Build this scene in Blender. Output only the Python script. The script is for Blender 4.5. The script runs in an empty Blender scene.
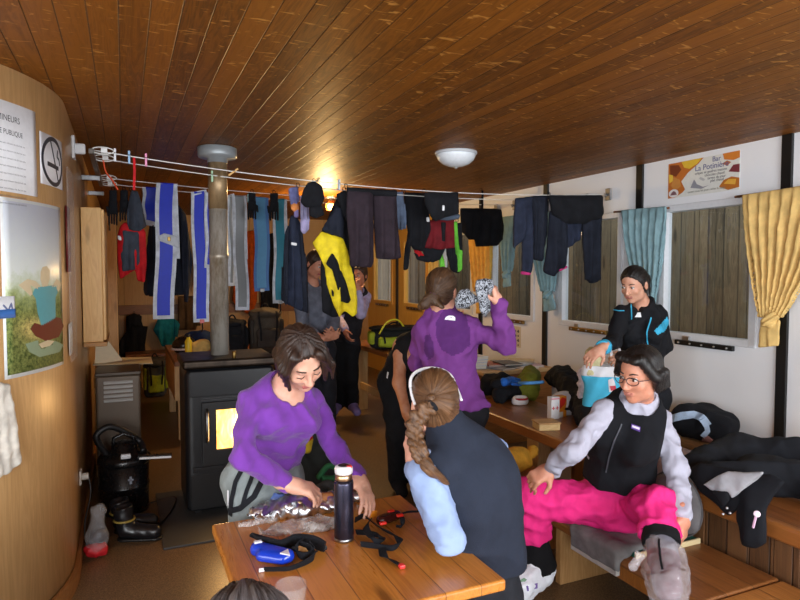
import bpy, bmesh, math, random
import numpy as np
from mathutils import Vector, Matrix

random.seed(7)
SC = bpy.context.scene
COL = SC.collection
# ------------------------------------------------------------------ camera model (metres; X to the window wall, Y into the room)
FPX, CAMH, YAW, PITCH = 620.0, 1.6, math.radians(24.0), math.radians(2.586)
_f = np.array([math.sin(YAW) * math.cos(PITCH), math.cos(YAW) * math.cos(PITCH), -math.sin(PITCH)])
_r = np.array([math.cos(YAW), -math.sin(YAW), 0.0])
_u = np.cross(_r, _f)
CAM = np.array([0, 0, CAMH])
A = lambda *v: np.array(v, float)


def ray(px, py):
    return _f + _r * ((px - 400) / FPX) + _u * (-(py - 300) / FPX)


def P(px, py, d):
    """a point d metres into the room along the direction of a measured bearing"""
    return CAM + ray(px, py) * d


def on(px, py, **k):
    """the point of a plane x=, y= or z= that lies on a measured bearing"""
    (ax, val), = k.items()
    i = 'xyz'.index(ax)
    w = ray(px, py)
    return CAM + w * ((val - CAM[i]) / w[i])


def cv(rx, uy, fz):
    """a direction from right / up / away components"""
    v = _r * rx + A(0, 0, 1) * uy + A(math.sin(YAW), math.cos(YAW), 0) * fz
    return v / np.linalg.norm(v)


def nrm(v):
    v = np.asarray(v, float)
    return v / (np.linalg.norm(v) + 1e-12)


# ------------------------------------------------------------------ objects
LOC = {}


def prop(o, label=None, cat=None, group=None, kind=None):
    for k, v in (('label', label), ('category', cat), ('group', group), ('kind', kind)):
        if v:
            o[k] = v
    return o


def thing(name, label, cat, loc=(0, 0, 0), group=None):
    o = bpy.data.objects.new(name, None)
    COL.objects.link(o)
    o.location = loc
    LOC[o.name] = A(*loc)
    o.empty_display_size = .1
    return prop(o, label, cat, group)


def link(name, me, mats, parent, loc):
    o = bpy.data.objects.new(name, me)
    COL.objects.link(o)
    for m in (mats if isinstance(mats, (list, tuple)) else [mats]):
        me.materials.append(m)
    if parent is not None:
        o.parent = parent
        LOC[o.name] = LOC[parent.name]
    else:
        o.location = loc
        LOC[o.name] = np.asarray(loc, float)
    return o


def mesh_np(name, v, f, mats, parent=None, smooth=True, matfn=None):
    """v in world metres, f an (n,4) or (n,3) array or a list of faces"""
    v = np.asarray(v, float)
    if parent is not None:
        off = LOC[parent.name]
    else:
        lo, hi = v.min(0), v.max(0)
        off = A((lo[0] + hi[0]) / 2, (lo[1] + hi[1]) / 2, lo[2])
    me = bpy.data.meshes.new(name)
    if isinstance(f, np.ndarray):
        n, k = f.shape
        me.vertices.add(len(v))
        me.vertices.foreach_set('co', (v - off).astype(np.float32).ravel())
        me.loops.add(n * k)
        me.loops.foreach_set('vertex_index', f.astype(np.int32).ravel())
        me.polygons.add(n)
        me.polygons.foreach_set('loop_start', np.arange(0, n * k, k, dtype=np.int32))
        me.update(calc_edges=True)
    else:
        me.from_pydata([tuple(p) for p in v - off], [], f)
        me.update()
    o = link(name, me, mats, parent, off)
    n = len(me.polygons)
    if smooth:
        me.polygons.foreach_set('use_smooth', np.ones(n, bool))
    if matfn is not None:
        c = np.empty(n * 3, np.float32)
        me.polygons.foreach_get('center', c)
        me.polygons.foreach_set('material_index', np.asarray(matfn(c.reshape(-1, 3) + off), np.int32))
    return o


class B:
    """collects bevelled boxes, bars, tubes and lathes; obj() links them as one mesh"""

    def __init__(s):
        s.v, s.f, s.sm = [], [], []

    def add(s, v, f, smooth=False):
        b = len(s.v)
        s.v += [tuple(map(float, p)) for p in v]
        s.f += [tuple(b + i for i in q) for q in f]
        s.sm += [smooth] * len(f)
        return s

    def bm(s, m, smooth=False):
        m.verts.index_update()
        s.add([v.co for v in m.verts], [[v.index for v in q.verts] for q in m.faces], smooth)
        m.free()
        return s

    def box(s, lo, hi, bev=.004, rot=None, piv=None, seg=2):
        lo, hi = np.minimum(lo, hi), np.maximum(lo, hi)
        m = bmesh.new()
        bmesh.ops.create_cube(m, size=1)
        c, d = (lo + hi) / 2, hi - lo
        for v in m.verts:
            v.co = Vector((v.co.x * d[0], v.co.y * d[1], v.co.z * d[2]))
        bev = min(bev, d.min() * .45)
        if bev > 0:
            bmesh.ops.bevel(m, geom=m.edges[:], offset=bev, segments=seg, affect='EDGES', profile=.5)
        R = Matrix.Identity(3) if rot is None else rot
        pv = Vector(c if piv is None else piv)
        for v in m.verts:
            v.co = R @ (v.co + Vector(c) - pv) + pv
        return s.bm(m)

    def bar(s, a, b, w, h, up=(0, 0, 1), bev=.003):
        """box from a to b, w across, h along up"""
        a, b = np.asarray(a, float), np.asarray(b, float)
        x = nrm(b - a)
        y = nrm(np.cross(up, x)) if abs(np.dot(nrm(up), x)) < .99 else nrm(np.cross((1, 0, 0), x))
        z = np.cross(x, y)
        L = np.linalg.norm(b - a)
        R = Matrix((x, y, z)).transposed()
        c = (a + b) / 2
        return s.box(c - A(L / 2, w / 2, h / 2), c + A(L / 2, w / 2, h / 2), bev, R)

    def tube(s, path, r, n=8, closed=False, flat=None):
        """swept circle; flat=(w,h,up): swept ribbon cross-section"""
        path = [np.asarray(p, float) for p in path]
        m = len(path)
        rs = r if hasattr(r, '__len__') else [r] * m
        vs, fs = [], []
        ref = None
        for i, p in enumerate(path):
            t = nrm((path[(i + 1) % m] if (closed or i < m - 1) else p) - (path[i - 1] if (closed or i > 0) else p))
            if flat:
                ref = np.asarray(flat[2], float)
            elif ref is None:
                ref = A(0, 0, 1) if abs(t[2]) < .9 else A(1, 0, 0)
            x = nrm(np.cross(t, ref))
            y = np.cross(x, t)
            if not flat:
                ref = y
            if flat:
                w, h = flat[0] / 2, flat[1] / 2
                vs += [p + x * w + y * h, p - x * w + y * h, p - x * w - y * h, p + x * w - y * h]
            else:
                vs += [p + rs[i] * (math.cos(2 * math.pi * k / n) * x + math.sin(2 * math.pi * k / n) * y) for k in range(n)]
        k = 4 if flat else n
        for i in range(m if closed else m - 1):
            j = (i + 1) % m
            fs += [(i * k + q, i * k + (q + 1) % k, j * k + (q + 1) % k, j * k + q) for q in range(k)]
        if not closed:
            fs += [tuple(range(k))[::-1], tuple((m - 1) * k + q for q in range(k))]
        return s.add(vs, fs, not flat)

    def lathe(s, prof, c, n=24, axis=(0, 0, 1), sm=True):
        """prof: (radius, height) pairs along axis from c"""
        z = nrm(axis)
        x = nrm(np.cross(z, (0, 1, 0) if abs(z[1]) < .9 else (1, 0, 0)))
        y = np.cross(z, x)
        vs, fs = [], []
        for r, h in prof:
            vs += [np.asarray(c) + z * h + max(r, 1e-4) * (math.cos(2 * math.pi * k / n) * x + math.sin(2 * math.pi * k / n) * y) for k in range(n)]
        for i in range(len(prof) - 1):
            fs += [(i * n + k, i * n + (k + 1) % n, (i + 1) * n + (k + 1) % n, (i + 1) * n + k) for k in range(n)]
        if prof[0][0] > 1e-3:
            fs.append(tuple(range(n))[::-1])
        if prof[-1][0] > 1e-3:
            fs.append(tuple((len(prof) - 1) * n + k for k in range(n)))
        return s.add(vs, fs, sm)

    def cyl(s, a, b, r, r2=None, n=20):
        a, b = np.asarray(a, float), np.asarray(b, float)
        L = np.linalg.norm(b - a)
        r2 = r if r2 is None else r2
        e = min(.003, r * .2, L * .2)
        return s.lathe([(r - e, 0), (r, e), (r2, L - e), (r2 - e, L)], a, n, b - a)

    def prism(s, pts, ext):
        """flat polygon pts (world) pushed along ext"""
        n = len(pts)
        pts = [np.asarray(p, float) for p in pts]
        vs = pts + [p + np.asarray(ext) for p in pts]
        fs = [tuple(range(n))[::-1], tuple(range(n, 2 * n))] + [(i, (i + 1) % n, n + (i + 1) % n, n + i) for i in range(n)]
        return s.add(vs, fs)

    def obj(s, name, mats, parent=None, matfn=None):
        o = mesh_np(name, s.v, s.f, mats, parent, False, matfn)
        o.data.polygons.foreach_set('use_smooth', np.array(s.sm, bool))
        bm_ = bmesh.new()
        bm_.from_mesh(o.data)
        bmesh.ops.recalc_face_normals(bm_, faces=bm_.faces)
        bm_.to_mesh(o.data)
        bm_.free()
        return o


# ------------------------------------------------------------------ rounded volumes: distance field -> quads
def smin(a, b, k):
    if k <= 0:
        return np.minimum(a, b)
    h = np.clip(.5 + .5 * (b - a) / k, 0, 1)
    return b + (a - b) * h - k * h * (1 - h)


class Fd:
    def __init__(s, res=.008, k=.02):
        s.res, s.k, s.ops = res, k, []

    def _o(s, op, lo, hi, fn, k):
        s.ops.append((op, np.asarray(lo, float), np.asarray(hi, float), fn, s.k if k is None else k))
        return s

    def cap(s, a, b, ra, rb=None, k=None, op='+', flat=None):
        a, b = np.asarray(a, float), np.asarray(b, float)
        rb = ra if rb is None else rb
        R = max(ra, rb) * (max(1, flat[1]) if flat else 1)
        ab = b - a
        L2 = ab @ ab + 1e-12

        def fn(X, Y, Z):
            q = [X - a[0], Y - a[1], Z - a[2]]
            d0 = ab
            if flat:
                n, sc = flat
                w = (q[0] * n[0] + q[1] * n[1] + q[2] * n[2]) * (1 / sc - 1)
                q = [q[i] + w * n[i] for i in range(3)]
                d0 = ab + (ab @ n) * (1 / sc - 1) * n
            t = np.clip((q[0] * d0[0] + q[1] * d0[1] + q[2] * d0[2]) / (d0 @ d0 + 1e-12), 0, 1)
            d = np.sqrt(sum((q[i] - t * d0[i]) ** 2 for i in range(3))) - (ra + (rb - ra) * t)
            return d * (min(1, flat[1]) if flat else 1)
        return s._o(op, np.minimum(a, b) - R, np.maximum(a, b) + R, fn, k)

    def ell(s, c, r, fr=None, k=None, op='+'):
        """fr: rows = local axes"""
        c, r = np.asarray(c, float), np.asarray(r, float)
        M = np.eye(3) if fr is None else np.asarray(fr, float)
        ext = np.sqrt(((M * r[:, None]) ** 2).sum(0))

        def fn(X, Y, Z):
            x, y, z = X - c[0], Y - c[1], Z - c[2]
            l = [(x * M[i, 0] + y * M[i, 1] + z * M[i, 2]) / r[i] for i in range(3)]
            k0 = np.sqrt(l[0] ** 2 + l[1] ** 2 + l[2] ** 2)
            k1 = np.sqrt(sum((l[i] / r[i]) ** 2 for i in range(3))) + 1e-9
            return k0 * (k0 - 1) / k1
        return s._o(op, c - ext, c + ext, fn, k)

    def box(s, c, h, fr=None, rad=.01, k=None, op='+'):
        c, h = np.asarray(c, float), np.asarray(h, float)
        M = np.eye(3) if fr is None else np.asarray(fr, float)
        ext = (np.abs(M) * h[:, None]).sum(0)

        def fn(X, Y, Z):
            x, y, z = X - c[0], Y - c[1], Z - c[2]
            q = [np.abs(x * M[i, 0] + y * M[i, 1] + z * M[i, 2]) - (h[i] - rad) for i in range(3)]
            return np.sqrt(sum(np.maximum(a, 0) ** 2 for a in q)) + np.minimum(np.maximum(q[0], np.maximum(q[1], q[2])), 0) - rad
        return s._o(op, c - ext, c + ext, fn, k)

    def cut(s, p, n, k=.006):
        """removes what lies on the side n points to"""
        p, n = np.asarray(p, float), nrm(n)
        return s._o('c', p, p, lambda X, Y, Z: -((X - p[0]) * n[0] + (Y - p[1]) * n[1] + (Z - p[2]) * n[2]), k)

    def cutl(s, p, n, r, k=.006):
        """like cut, but only within r of p"""
        p, n = np.asarray(p, float), nrm(n)
        return s._o('c', p, p, lambda X, Y, Z: np.maximum(-((X - p[0]) * n[0] + (Y - p[1]) * n[1] + (Z - p[2]) * n[2]), np.sqrt((X - p[0]) ** 2 + (Y - p[1]) ** 2 + (Z - p[2]) ** 2) - r), k)

    def fn(s, lo, hi, fn, k=None, op='+'):
        return s._o(op, lo, hi, fn, k)

    def nets(s):
        res = s.res
        adds = [o for o in s.ops if o[0] == '+']
        lo = np.min([o[1] for o in adds], 0) - 3 * res
        hi = np.max([o[2] for o in adds], 0) + 3 * res
        n = np.ceil((hi - lo) / res).astype(int) + 1
        F = np.full(n, .3, np.float32)
        ax = [(lo[i] + np.arange(n[i]) * res).astype(np.float32) for i in range(3)]
        for op, l, h, fn, k in s.ops:
            m = k + 2.5 * res
            if op == 'c':
                i0, i1 = np.zeros(3, int), n
            else:
                i0 = np.clip(np.floor((l - m - lo) / res).astype(int), 0, n)
                i1 = np.clip(np.ceil((h + m - lo) / res).astype(int) + 1, 0, n)
            sl = tuple(slice(i0[i], i1[i]) for i in range(3))
            if any(i1[i] <= i0[i] for i in range(3)):
                continue
            d = fn(ax[0][sl[0]][:, None, None], ax[1][sl[1]][None, :, None], ax[2][sl[2]][None, None, :])
            F[sl] = smin(F[sl], d, k) if op == '+' else -smin(-F[sl], d, k)
        return nets(F, lo, res)

    def obj(s, name, mats, parent=None, disp=None, matfn=None, relax=1, rot=None):
        v, f = s.nets()
        v = smooth_np(v, f, relax)
        if disp is not None:
            v = v + normals(v, f) * disp(v)[:, None]
        if rot is not None:
            v = rot(v)
        return mesh_np(name, v, f, mats, parent, True, matfn)


def nets(F, lo, res):
    ins = F < 0
    c = [(i, j, k) for i in (0, 1) for j in (0, 1) for k in (0, 1)]
    sh = tuple(x - 1 for x in F.shape)
    cnt = np.zeros(sh, np.int8)
    for i, j, k in c:
        cnt += ins[i:i + sh[0], j:j + sh[1], k:k + sh[2]]
    ce = np.argwhere((cnt > 0) & (cnt < 8))
    idx = np.full(sh, -1, np.int32)
    idx[tuple(ce.T)] = np.arange(len(ce))
    acc, num = np.zeros((len(ce), 3)), np.zeros(len(ce))
    vals = {q: F[ce[:, 0] + q[0], ce[:, 1] + q[1], ce[:, 2] + q[2]] for q in c}
    for a in c:
        for d in range(3):
            if a[d]:
                continue
            b = tuple(1 if i == d else a[i] for i in range(3))
            va, vb = vals[a], vals[b]
            m = (va < 0) != (vb < 0)
            t = np.where(m, va / np.where(m, va - vb, 1), 0)
            p = np.array(a, float)[None] + t[:, None] * (np.array(b) - np.array(a))[None]
            acc += p * m[:, None]
            num += m
    v = lo + (ce + acc / num[:, None]) * res
    faces = []
    for d in range(3):
        a, b = (d + 1) % 3, (d + 2) % 3
        s0 = [slice(None)] * 3
        s1 = [slice(None)] * 3
        s0[d], s1[d] = slice(0, -1), slice(1, None)
        e = ins[tuple(s0)] != ins[tuple(s1)]
        w = np.argwhere(e)
        w = w[(w[:, a] > 0) & (w[:, b] > 0) & (w[:, a] < F.shape[a] - 1) & (w[:, b] < F.shape[b] - 1)]
        if not len(w):
            continue
        q = []
        for da, db in ((1, 1), (0, 1), (0, 0), (1, 0)):
            g = w.copy()
            g[:, a] -= da
            g[:, b] -= db
            q.append(idx[tuple(g.T)])
        q = np.stack(q, 1)
        fl = ins[tuple(w.T)]
        q[~fl] = q[~fl][:, ::-1]
        faces.append(q)
    f = np.concatenate(faces)
    return v, f[(f >= 0).all(1)]


def smooth_np(v, f, it):
    for _ in range(it):
        acc, n = np.zeros_like(v), np.zeros(len(v))
        k = f.shape[1]
        for i in range(k):
            j = (i + 1) % k
            np.add.at(acc, f[:, i], v[f[:, j]])
            np.add.at(n, f[:, i], 1)
        v = v * .5 + .5 * acc / np.maximum(n, 1)[:, None]
    return v


def normals(v, f):
    fn = np.cross(v[f[:, 2]] - v[f[:, 0]], v[f[:, 3 if f.shape[1] > 3 else 1]] - v[f[:, 1]])
    n = np.zeros_like(v)
    for i in range(f.shape[1]):
        np.add.at(n, f[:, i], fn)
    return n / (np.linalg.norm(n, axis=1)[:, None] + 1e-12)


def wob(v, sc, seed=0, oct=2):
    """cheap smooth noise, about -1..1"""
    rs = np.random.RandomState(seed)
    out, amp = np.zeros(len(v)), 1.0
    for o in range(oct):
        for _ in range(4):
            w = rs.randn(3)
            w = w / np.linalg.norm(w) * (2 * math.pi / sc) * (2 ** o) * rs.uniform(.6, 1.3)
            out += amp * .3 * np.sin(v @ w + rs.uniform(0, 6.28) + 1.3 * np.sin(v @ (w[[1, 2, 0]] * .6) + rs.uniform(0, 6.28)))
        amp *= .5
    return out


def cloth_disp(amp=.005, sc=.12, seed=0):
    """rumpled cloth: sharpened waves"""
    return lambda v: amp * (.45 - 2 * np.abs(wob(v, sc * 2, seed, 1))) + amp * .5 * wob(v, sc, seed + 1)


def poly_sd(X, Z, pts):
    """signed distance to a closed outline, negative inside"""
    pts = np.asarray(pts, float)
    d = np.full(np.broadcast(X, Z).shape, 1e9)
    s = np.ones(d.shape)
    n = len(pts)
    for i in range(n):
        a, b = pts[i], pts[i - 1]
        ex, ez = b - a
        wx, wz = X - a[0], Z - a[1]
        t = np.clip((wx * ex + wz * ez) / (ex * ex + ez * ez + 1e-12), 0, 1)
        d = np.minimum(d, (wx - ex * t) ** 2 + (wz - ez * t) ** 2)
        c1, c2, c3 = Z >= a[1], Z < b[1], ex * wz > ez * wx
        fl = (c1 & c2 & c3) | (~c1 & ~c2 & ~c3)
        s = np.where(fl, -s, s)
    return s * np.sqrt(d)


def drape(name, pts, y, mat, parent=None, T=.02, fold=.012, nf=5., seed=0, res=.009, puff=.04, lump=.004, plane='y', matfn=None, edge=.006, fan=None):
    """hanging cloth of real thickness in the plane Y=y (or X=y): pts is its outline in measured bearings"""
    ax = 0 if plane == 'y' else 1
    q = [on(px, py, **{plane: y}) for px, py in pts]
    q = np.array([(p[ax], p[2]) for p in q])
    lo2, hi2 = q.min(0), q.max(0)
    rs = random.Random(seed)
    ph, ph2 = rs.uniform(0, 6), rs.uniform(0, 6)
    W = max(hi2[0] - lo2[0], .05)
    top = hi2[1]
    M = T + fold + .01
    lo = A(lo2[0], y - M, lo2[1]) if ax == 0 else A(y - M, lo2[0], lo2[1])
    hi = A(hi2[0], y + M, hi2[1]) if ax == 0 else A(y + M, hi2[0], hi2[1])

    def fn(X, Y, Z):
        U, Wd = (X, Y) if ax == 0 else (Y, X)
        U0 = U
        if ax == 0:
            d2 = poly_sd(U[:, :, 0], Z[0], q)[:, None, :]
        else:
            d2 = poly_sd(U[0, :, :1], Z[0], q)[None, :, :]
        dn = np.clip((top - Z) / .25, .15, 1)
        if fan is not None:
            a0, a1 = np.interp(Z, fan[0], fan[1]), np.interp(Z, fan[0], fan[2])
            U = lo2[0] + (U - a0) / np.maximum(a1 - a0, .02) * W
        wv = fold * dn * (np.sin((U - lo2[0]) / W * 2 * math.pi * nf / 2 + ph + 1.5 * (top - Z)) + .4 * np.sin((U - lo2[0]) / W * 2 * math.pi * nf + ph2 - 2.5 * (top - Z)))
        if fan is not None:
            wv = wv * np.clip((a1 - a0) / W * 1.5, .25, 1)
        wv = wv + lump * np.sin(U0 * 31 + Z * 23 + ph) * np.sin(Z * 37 - U0 * 17 + ph2)
        th = T * (1 - np.exp(np.minimum(d2, 0) / puff)) + edge * .3
        r = edge
        a, b = d2 + r, np.abs(Wd - y - wv) - th
        return np.minimum(np.maximum(a, b), 0) + np.sqrt(np.maximum(a, 0) ** 2 + np.maximum(b, 0) ** 2) - r
    F = Fd(res, 0.0).fn(lo, hi, fn)
    return F.obj(name, mat, parent, relax=2, matfn=matfn)


def copy_tree(o, parent=None, loc=None):
    c = o.copy()
    COL.objects.link(c)
    if parent is not None:
        c.parent = parent
    if loc is not None:
        c.location = loc
    LOC[c.name] = LOC[o.name] if loc is None else np.asarray(loc, float)
    for ch in [x for x in bpy.data.objects if x.parent == o]:
        copy_tree(ch, c)
    return c
# ------------------------------------------------------------------ materials
def srgb(r, g, b):
    f = lambda c: ((c / 255 + .055) / 1.055) ** 2.4 if c > 10 else c / 255 / 12.92
    return (f(r), f(g), f(b), 1)


class N:
    def __init__(s, name):
        s.m = bpy.data.materials.new(name)
        s.m.use_nodes = True
        s.t = s.m.node_tree
        s.b = s.t.nodes['Principled BSDF']
        s.tc = None

    def n(s, typ, **k):
        o = s.t.nodes.new('ShaderNode' + typ)
        ins = k.pop('i', {})
        for a, v in k.items():
            setattr(o, a, v)
        for a, v in ins.items():
            s.set(o.inputs[a], v)
        return o

    def set(s, sock, v):
        if isinstance(v, bpy.types.NodeSocket):
            s.t.links.new(v, sock)
        else:
            sock.default_value = v

    def obj(s, scale=(1, 1, 1), rot=(0, 0, 0)):
        tc = s.n('TexCoord')
        mp = s.n('Mapping', i={'Vector': tc.outputs['Object'], 'Scale': scale, 'Rotation': rot})
        return mp.outputs[0]

    def noise(s, v, scale=5, detail=4, rough=.55, dist=0):
        return s.n('TexNoise', i={'Vector': v, 'Scale': scale, 'Detail': detail, 'Roughness': rough, 'Distortion': dist}).outputs[0]

    def ramp(s, fac, *stops):
        r = s.n('ValToRGB', i={'Fac': fac})
        e = r.color_ramp.elements
        while len(e) < len(stops):
            e.new(.5)
        for x, (p, c) in zip(e, stops):
            x.position, x.color = p, c if len(c) == 4 else (*c, 1)
        return r.outputs[0]

    def math(s, op, a, b=0.0):
        return s.n('Math', operation=op, i={0: a, 1: b}).outputs[0]

    def mix(s, f, a, b, blend='MIX'):
        x = s.n('Mix', data_type='RGBA', blend_type=blend)
        s.set(x.inputs[0], f)
        s.set(x.inputs[6], a)
        s.set(x.inputs[7], b)
        return x.outputs[2]

    def bump(s, h, strength=.3, dist=.01):
        b = s.n('Bump', i={'Height': h, 'Strength': strength, 'Distance': dist})
        s.set(s.b.inputs['Normal'], b.outputs[0])

    def base(s, c=None, rough=None, metal=None, **k):
        if c is not None:
            s.set(s.b.inputs['Base Color'], c)
        if rough is not None:
            s.set(s.b.inputs['Roughness'], rough)
        if metal is not None:
            s.set(s.b.inputs['Metallic'], metal)
        for a, v in k.items():
            s.set(s.b.inputs[a.replace('_', ' ')], v)
        return s.m


_mc = {}


def fabric(c, rough=.9, var=.25, fine=900, sheen=.0, bump=.25):
    """woven or brushed cloth of one colour"""
    key = ('fab', c, rough, var, fine, sheen)
    if key in _mc:
        return _mc[key]
    m = N('fabric')
    v = m.obj()
    col = srgb(*c)
    dk = tuple(x * (1 - var) for x in col[:3]) + (1,)
    lt = tuple(min(1, x * (1 + var)) for x in col[:3]) + (1,)
    n = m.noise(v, 14, 3)
    w = m.noise(v, fine, 2)
    m.bump(m.math('ADD', m.math('MULTIPLY', n, .4), m.math('MULTIPLY', w, .25)), bump * 1.6, .012)
    _mc[key] = m.base(m.ramp(n, (.3, dk), (.7, lt)), rough, Sheen_Weight=sheen, Specular_IOR_Level=.25)
    return _mc[key]


def plain(c, rough=.5, metal=0., emit=0, alpha=None, spec=.5):
    key = ('pl', c, rough, metal, emit, alpha, spec)
    if key in _mc:
        return _mc[key]
    m = N('plain')
    col = srgb(*c)
    v = m.obj()
    n = m.noise(v, 40, 3)
    dk = tuple(x * .95 for x in col[:3]) + (1,)
    m.base(m.ramp(n, (.35, dk), (.6, col)), m.math('ADD', m.math('MULTIPLY', n, .12), max(rough - .06, 0)), metal, Specular_IOR_Level=spec)
    if emit:
        m.base(Emission_Color=col, Emission_Strength=emit)
    if alpha is not None:
        m.base(Alpha=alpha)
    _mc[key] = m.m
    return m.m


def wood(light, dark, axis='y', plank=0.0, pax='x', rough=.35, knots=True, kcol=None, spec=.5, groove=.05, ring=1.0, coat=0., gbump=.6, world=False):
    """grain along axis; plank = board width measured along pax"""
    key = ('wd', light, dark, axis, plank, pax, rough, knots, groove, ring, coat, kcol)
    if key in _mc:
        return _mc[key]
    m = N('wood')
    tc = m.n('TexCoord')
    src = m.n('NewGeometry').outputs['Position']
    sep = m.n('SeparateXYZ', i={0: src})
    L, D = srgb(*light), srgb(*dark)
    u = sep.outputs['XYZ'.index(pax.upper())]
    seed = 0.0
    h = None
    if plank:
        q = m.math('DIVIDE', u, plank)
        seed = m.math('FLOOR', q)
        fr = m.math('FRACT', q)
        ed = m.math('MINIMUM', fr, m.math('SUBTRACT', 1.0, fr))
        h = m.math('MINIMUM', m.math('DIVIDE', ed, groove), 1.0)
    rnd = m.n('TexWhiteNoise', noise_dimensions='1D', i={'W': seed}).outputs[0]
    off = m.n('CombineXYZ', i={0: m.math('MULTIPLY', rnd, 31.0), 1: m.math('MULTIPLY', rnd, 17.0), 2: m.math('MULTIPLY', rnd, 9.0)}).outputs[0]
    pos = m.n('VectorMath', operation='ADD', i={0: src, 1: off}).outputs[0]
    st = {'x': (1.2, 14, 14), 'y': (14, 1.2, 14), 'z': (14, 14, 1.2)}[axis]
    mp = m.n('Mapping', i={'Vector': pos, 'Scale': st}).outputs[0]
    g = m.noise(mp, 1.0 * ring, 4, .6, 1.2)
    fine = m.noise(m.n('Mapping', i={'Vector': pos, 'Scale': tuple(x * 9 for x in st)}).outputs[0], 1.0, 2)
    ringv = m.math('FRACT', m.math('MULTIPLY', g, 7.0))
    ringv = m.math('PINGPONG', ringv, .5)
    f = m.math('ADD', m.math('MULTIPLY', ringv, .7), m.math('ADD', m.math('MULTIPLY', fine, .35), m.math('MULTIPLY', m.math('SUBTRACT', rnd, .5), .5 if plank else 0.0)))
    col = m.ramp(f, (.12, L), (.85, D))
    if knots:
        kst = {'x': (2.2, 9, 9), 'y': (9, 2.2, 9), 'z': (9, 9, 2.2)}[axis]
        km = m.n('Mapping', i={'Vector': pos, 'Scale': kst}).outputs[0]
        vo = m.n('TexVoronoi', i={'Vector': km, 'Scale': .8})
        kn = m.ramp(vo.outputs['Distance'], (.06, (1, 1, 1)), (.17, (0, 0, 0)))
        kd = tuple(x * .35 for x in D[:3]) + (1,)
        if kcol:
            kd = srgb(*kcol)
            fl = m.noise(m.n('Mapping', i={'Vector': pos, 'Scale': (9, 28, 1)}).outputs[0], 1.0, 2, .5, 1.6)
            kn = m.ramp(fl, (.63, (0, 0, 0)), (.7, (1, 1, 1)))  # glints off dents and knots, painted as pale flecks across the grain
        col = m.mix(m.math('MULTIPLY', kn, .75), col, kd)
    if h is not None:
        col = m.mix(m.math('MULTIPLY', m.math('SUBTRACT', 1.0, h), .8), col, tuple(x * .12 for x in D[:3]) + (1,))
        m.bump(m.math('ADD', h, m.math('MULTIPLY', g, .15)), gbump, .006)
    else:
        m.bump(g, .12, .004)
    m.base(col, m.math('ADD', m.math('MULTIPLY', g, .2), rough - .1), Specular_IOR_Level=spec, Coat_Weight=coat, Coat_Roughness=.25)
    _mc[key] = m.m
    return m.m


def speckle(c1, c2, scale=160, rough=.5):
    m = N('speckle')
    v = m.obj()
    n = m.noise(v, scale, 3, .7)
    b = m.noise(v, 2.2, 4)
    col = m.ramp(n, (.38, srgb(*c1)), (.62, srgb(*c2)))
    col = m.mix(m.math('MULTIPLY', b, .5), col, srgb(*c1))
    m.bump(n, .1, .003)
    return m.base(col, rough)


def metal(c, rough=.3, stain=None, scale=6):
    m = N('metal')
    v = m.obj((1, 1, .35))
    n = m.noise(v, scale, 5, .65)
    col = m.ramp(n, (.35, srgb(*c)), (.65, srgb(*(stain or tuple(int(x * .8) for x in c)))))
    m.bump(n, .1, .004)
    return m.base(col, m.math('ADD', m.math('MULTIPLY', n, .25), rough), 1.0)


def glassy(tint=(1, 1, 1, 1), rough=.02, keep=.85):
    """thin clear sheet: lets light straight through and mirrors at glancing angles"""
    m = N('clear')
    t = m.t
    tr = m.n('BsdfTransparent', i={'Color': tint})
    gl = m.n('BsdfGlossy', i={'Roughness': rough, 'Color': (1, 1, 1, 1)})
    fr = m.n('LayerWeight', i={'Blend': .5})
    mx = m.n('MixShader', i={0: m.math('ADD', m.math('MULTIPLY', m.math('POWER', fr.outputs['Facing'], 5.0), .5), .025), 1: tr.outputs[0], 2: gl.outputs[0]})
    t.links.new(mx.outputs[0], t.nodes['Material Output'].inputs['Surface'])
    return m.m


def film(opac=.35, col=(235, 235, 235), rough=.15):
    """crumpled translucent plastic"""
    m = N('film')
    v = m.obj()
    n = m.noise(v, 16, 3, .6, 1.5)
    m.bump(n, .7, .015)
    return m.base(srgb(*col), rough, Alpha=m.math('ADD', m.math('MULTIPLY', n, opac), opac * .5), Specular_IOR_Level=.8)


def hair(c, c2, flow=None):
    m = N('hair')
    v = m.n('Attribute', attribute_name='strand').outputs['Vector']
    n = m.noise(v, 3.2, 4, .65, .2)
    n2 = m.noise(v, .7, 2)
    f = m.math('ADD', m.math('MULTIPLY', n, .7), m.math('MULTIPLY', n2, .3))
    m.bump(n, .55, .006)
    return m.base(m.ramp(f, (.36, srgb(*c)), (.64, srgb(*c2))), .4, Specular_IOR_Level=.45)


def skin(c=(214, 160, 132)):
    m = N('skin')
    v = m.obj()
    n = m.noise(v, 30, 3)
    d = (c[0] - 14, c[1] - 20, c[2] - 20)
    m.bump(m.noise(v, 260, 2), .06, .003)
    return m.base(m.ramp(n, (.3, srgb(*d)), (.7, srgb(*c))), .5, Subsurface_Weight=.12, Subsurface_Radius=(.012, .005, .003), Subsurface_Scale=.5)


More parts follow.
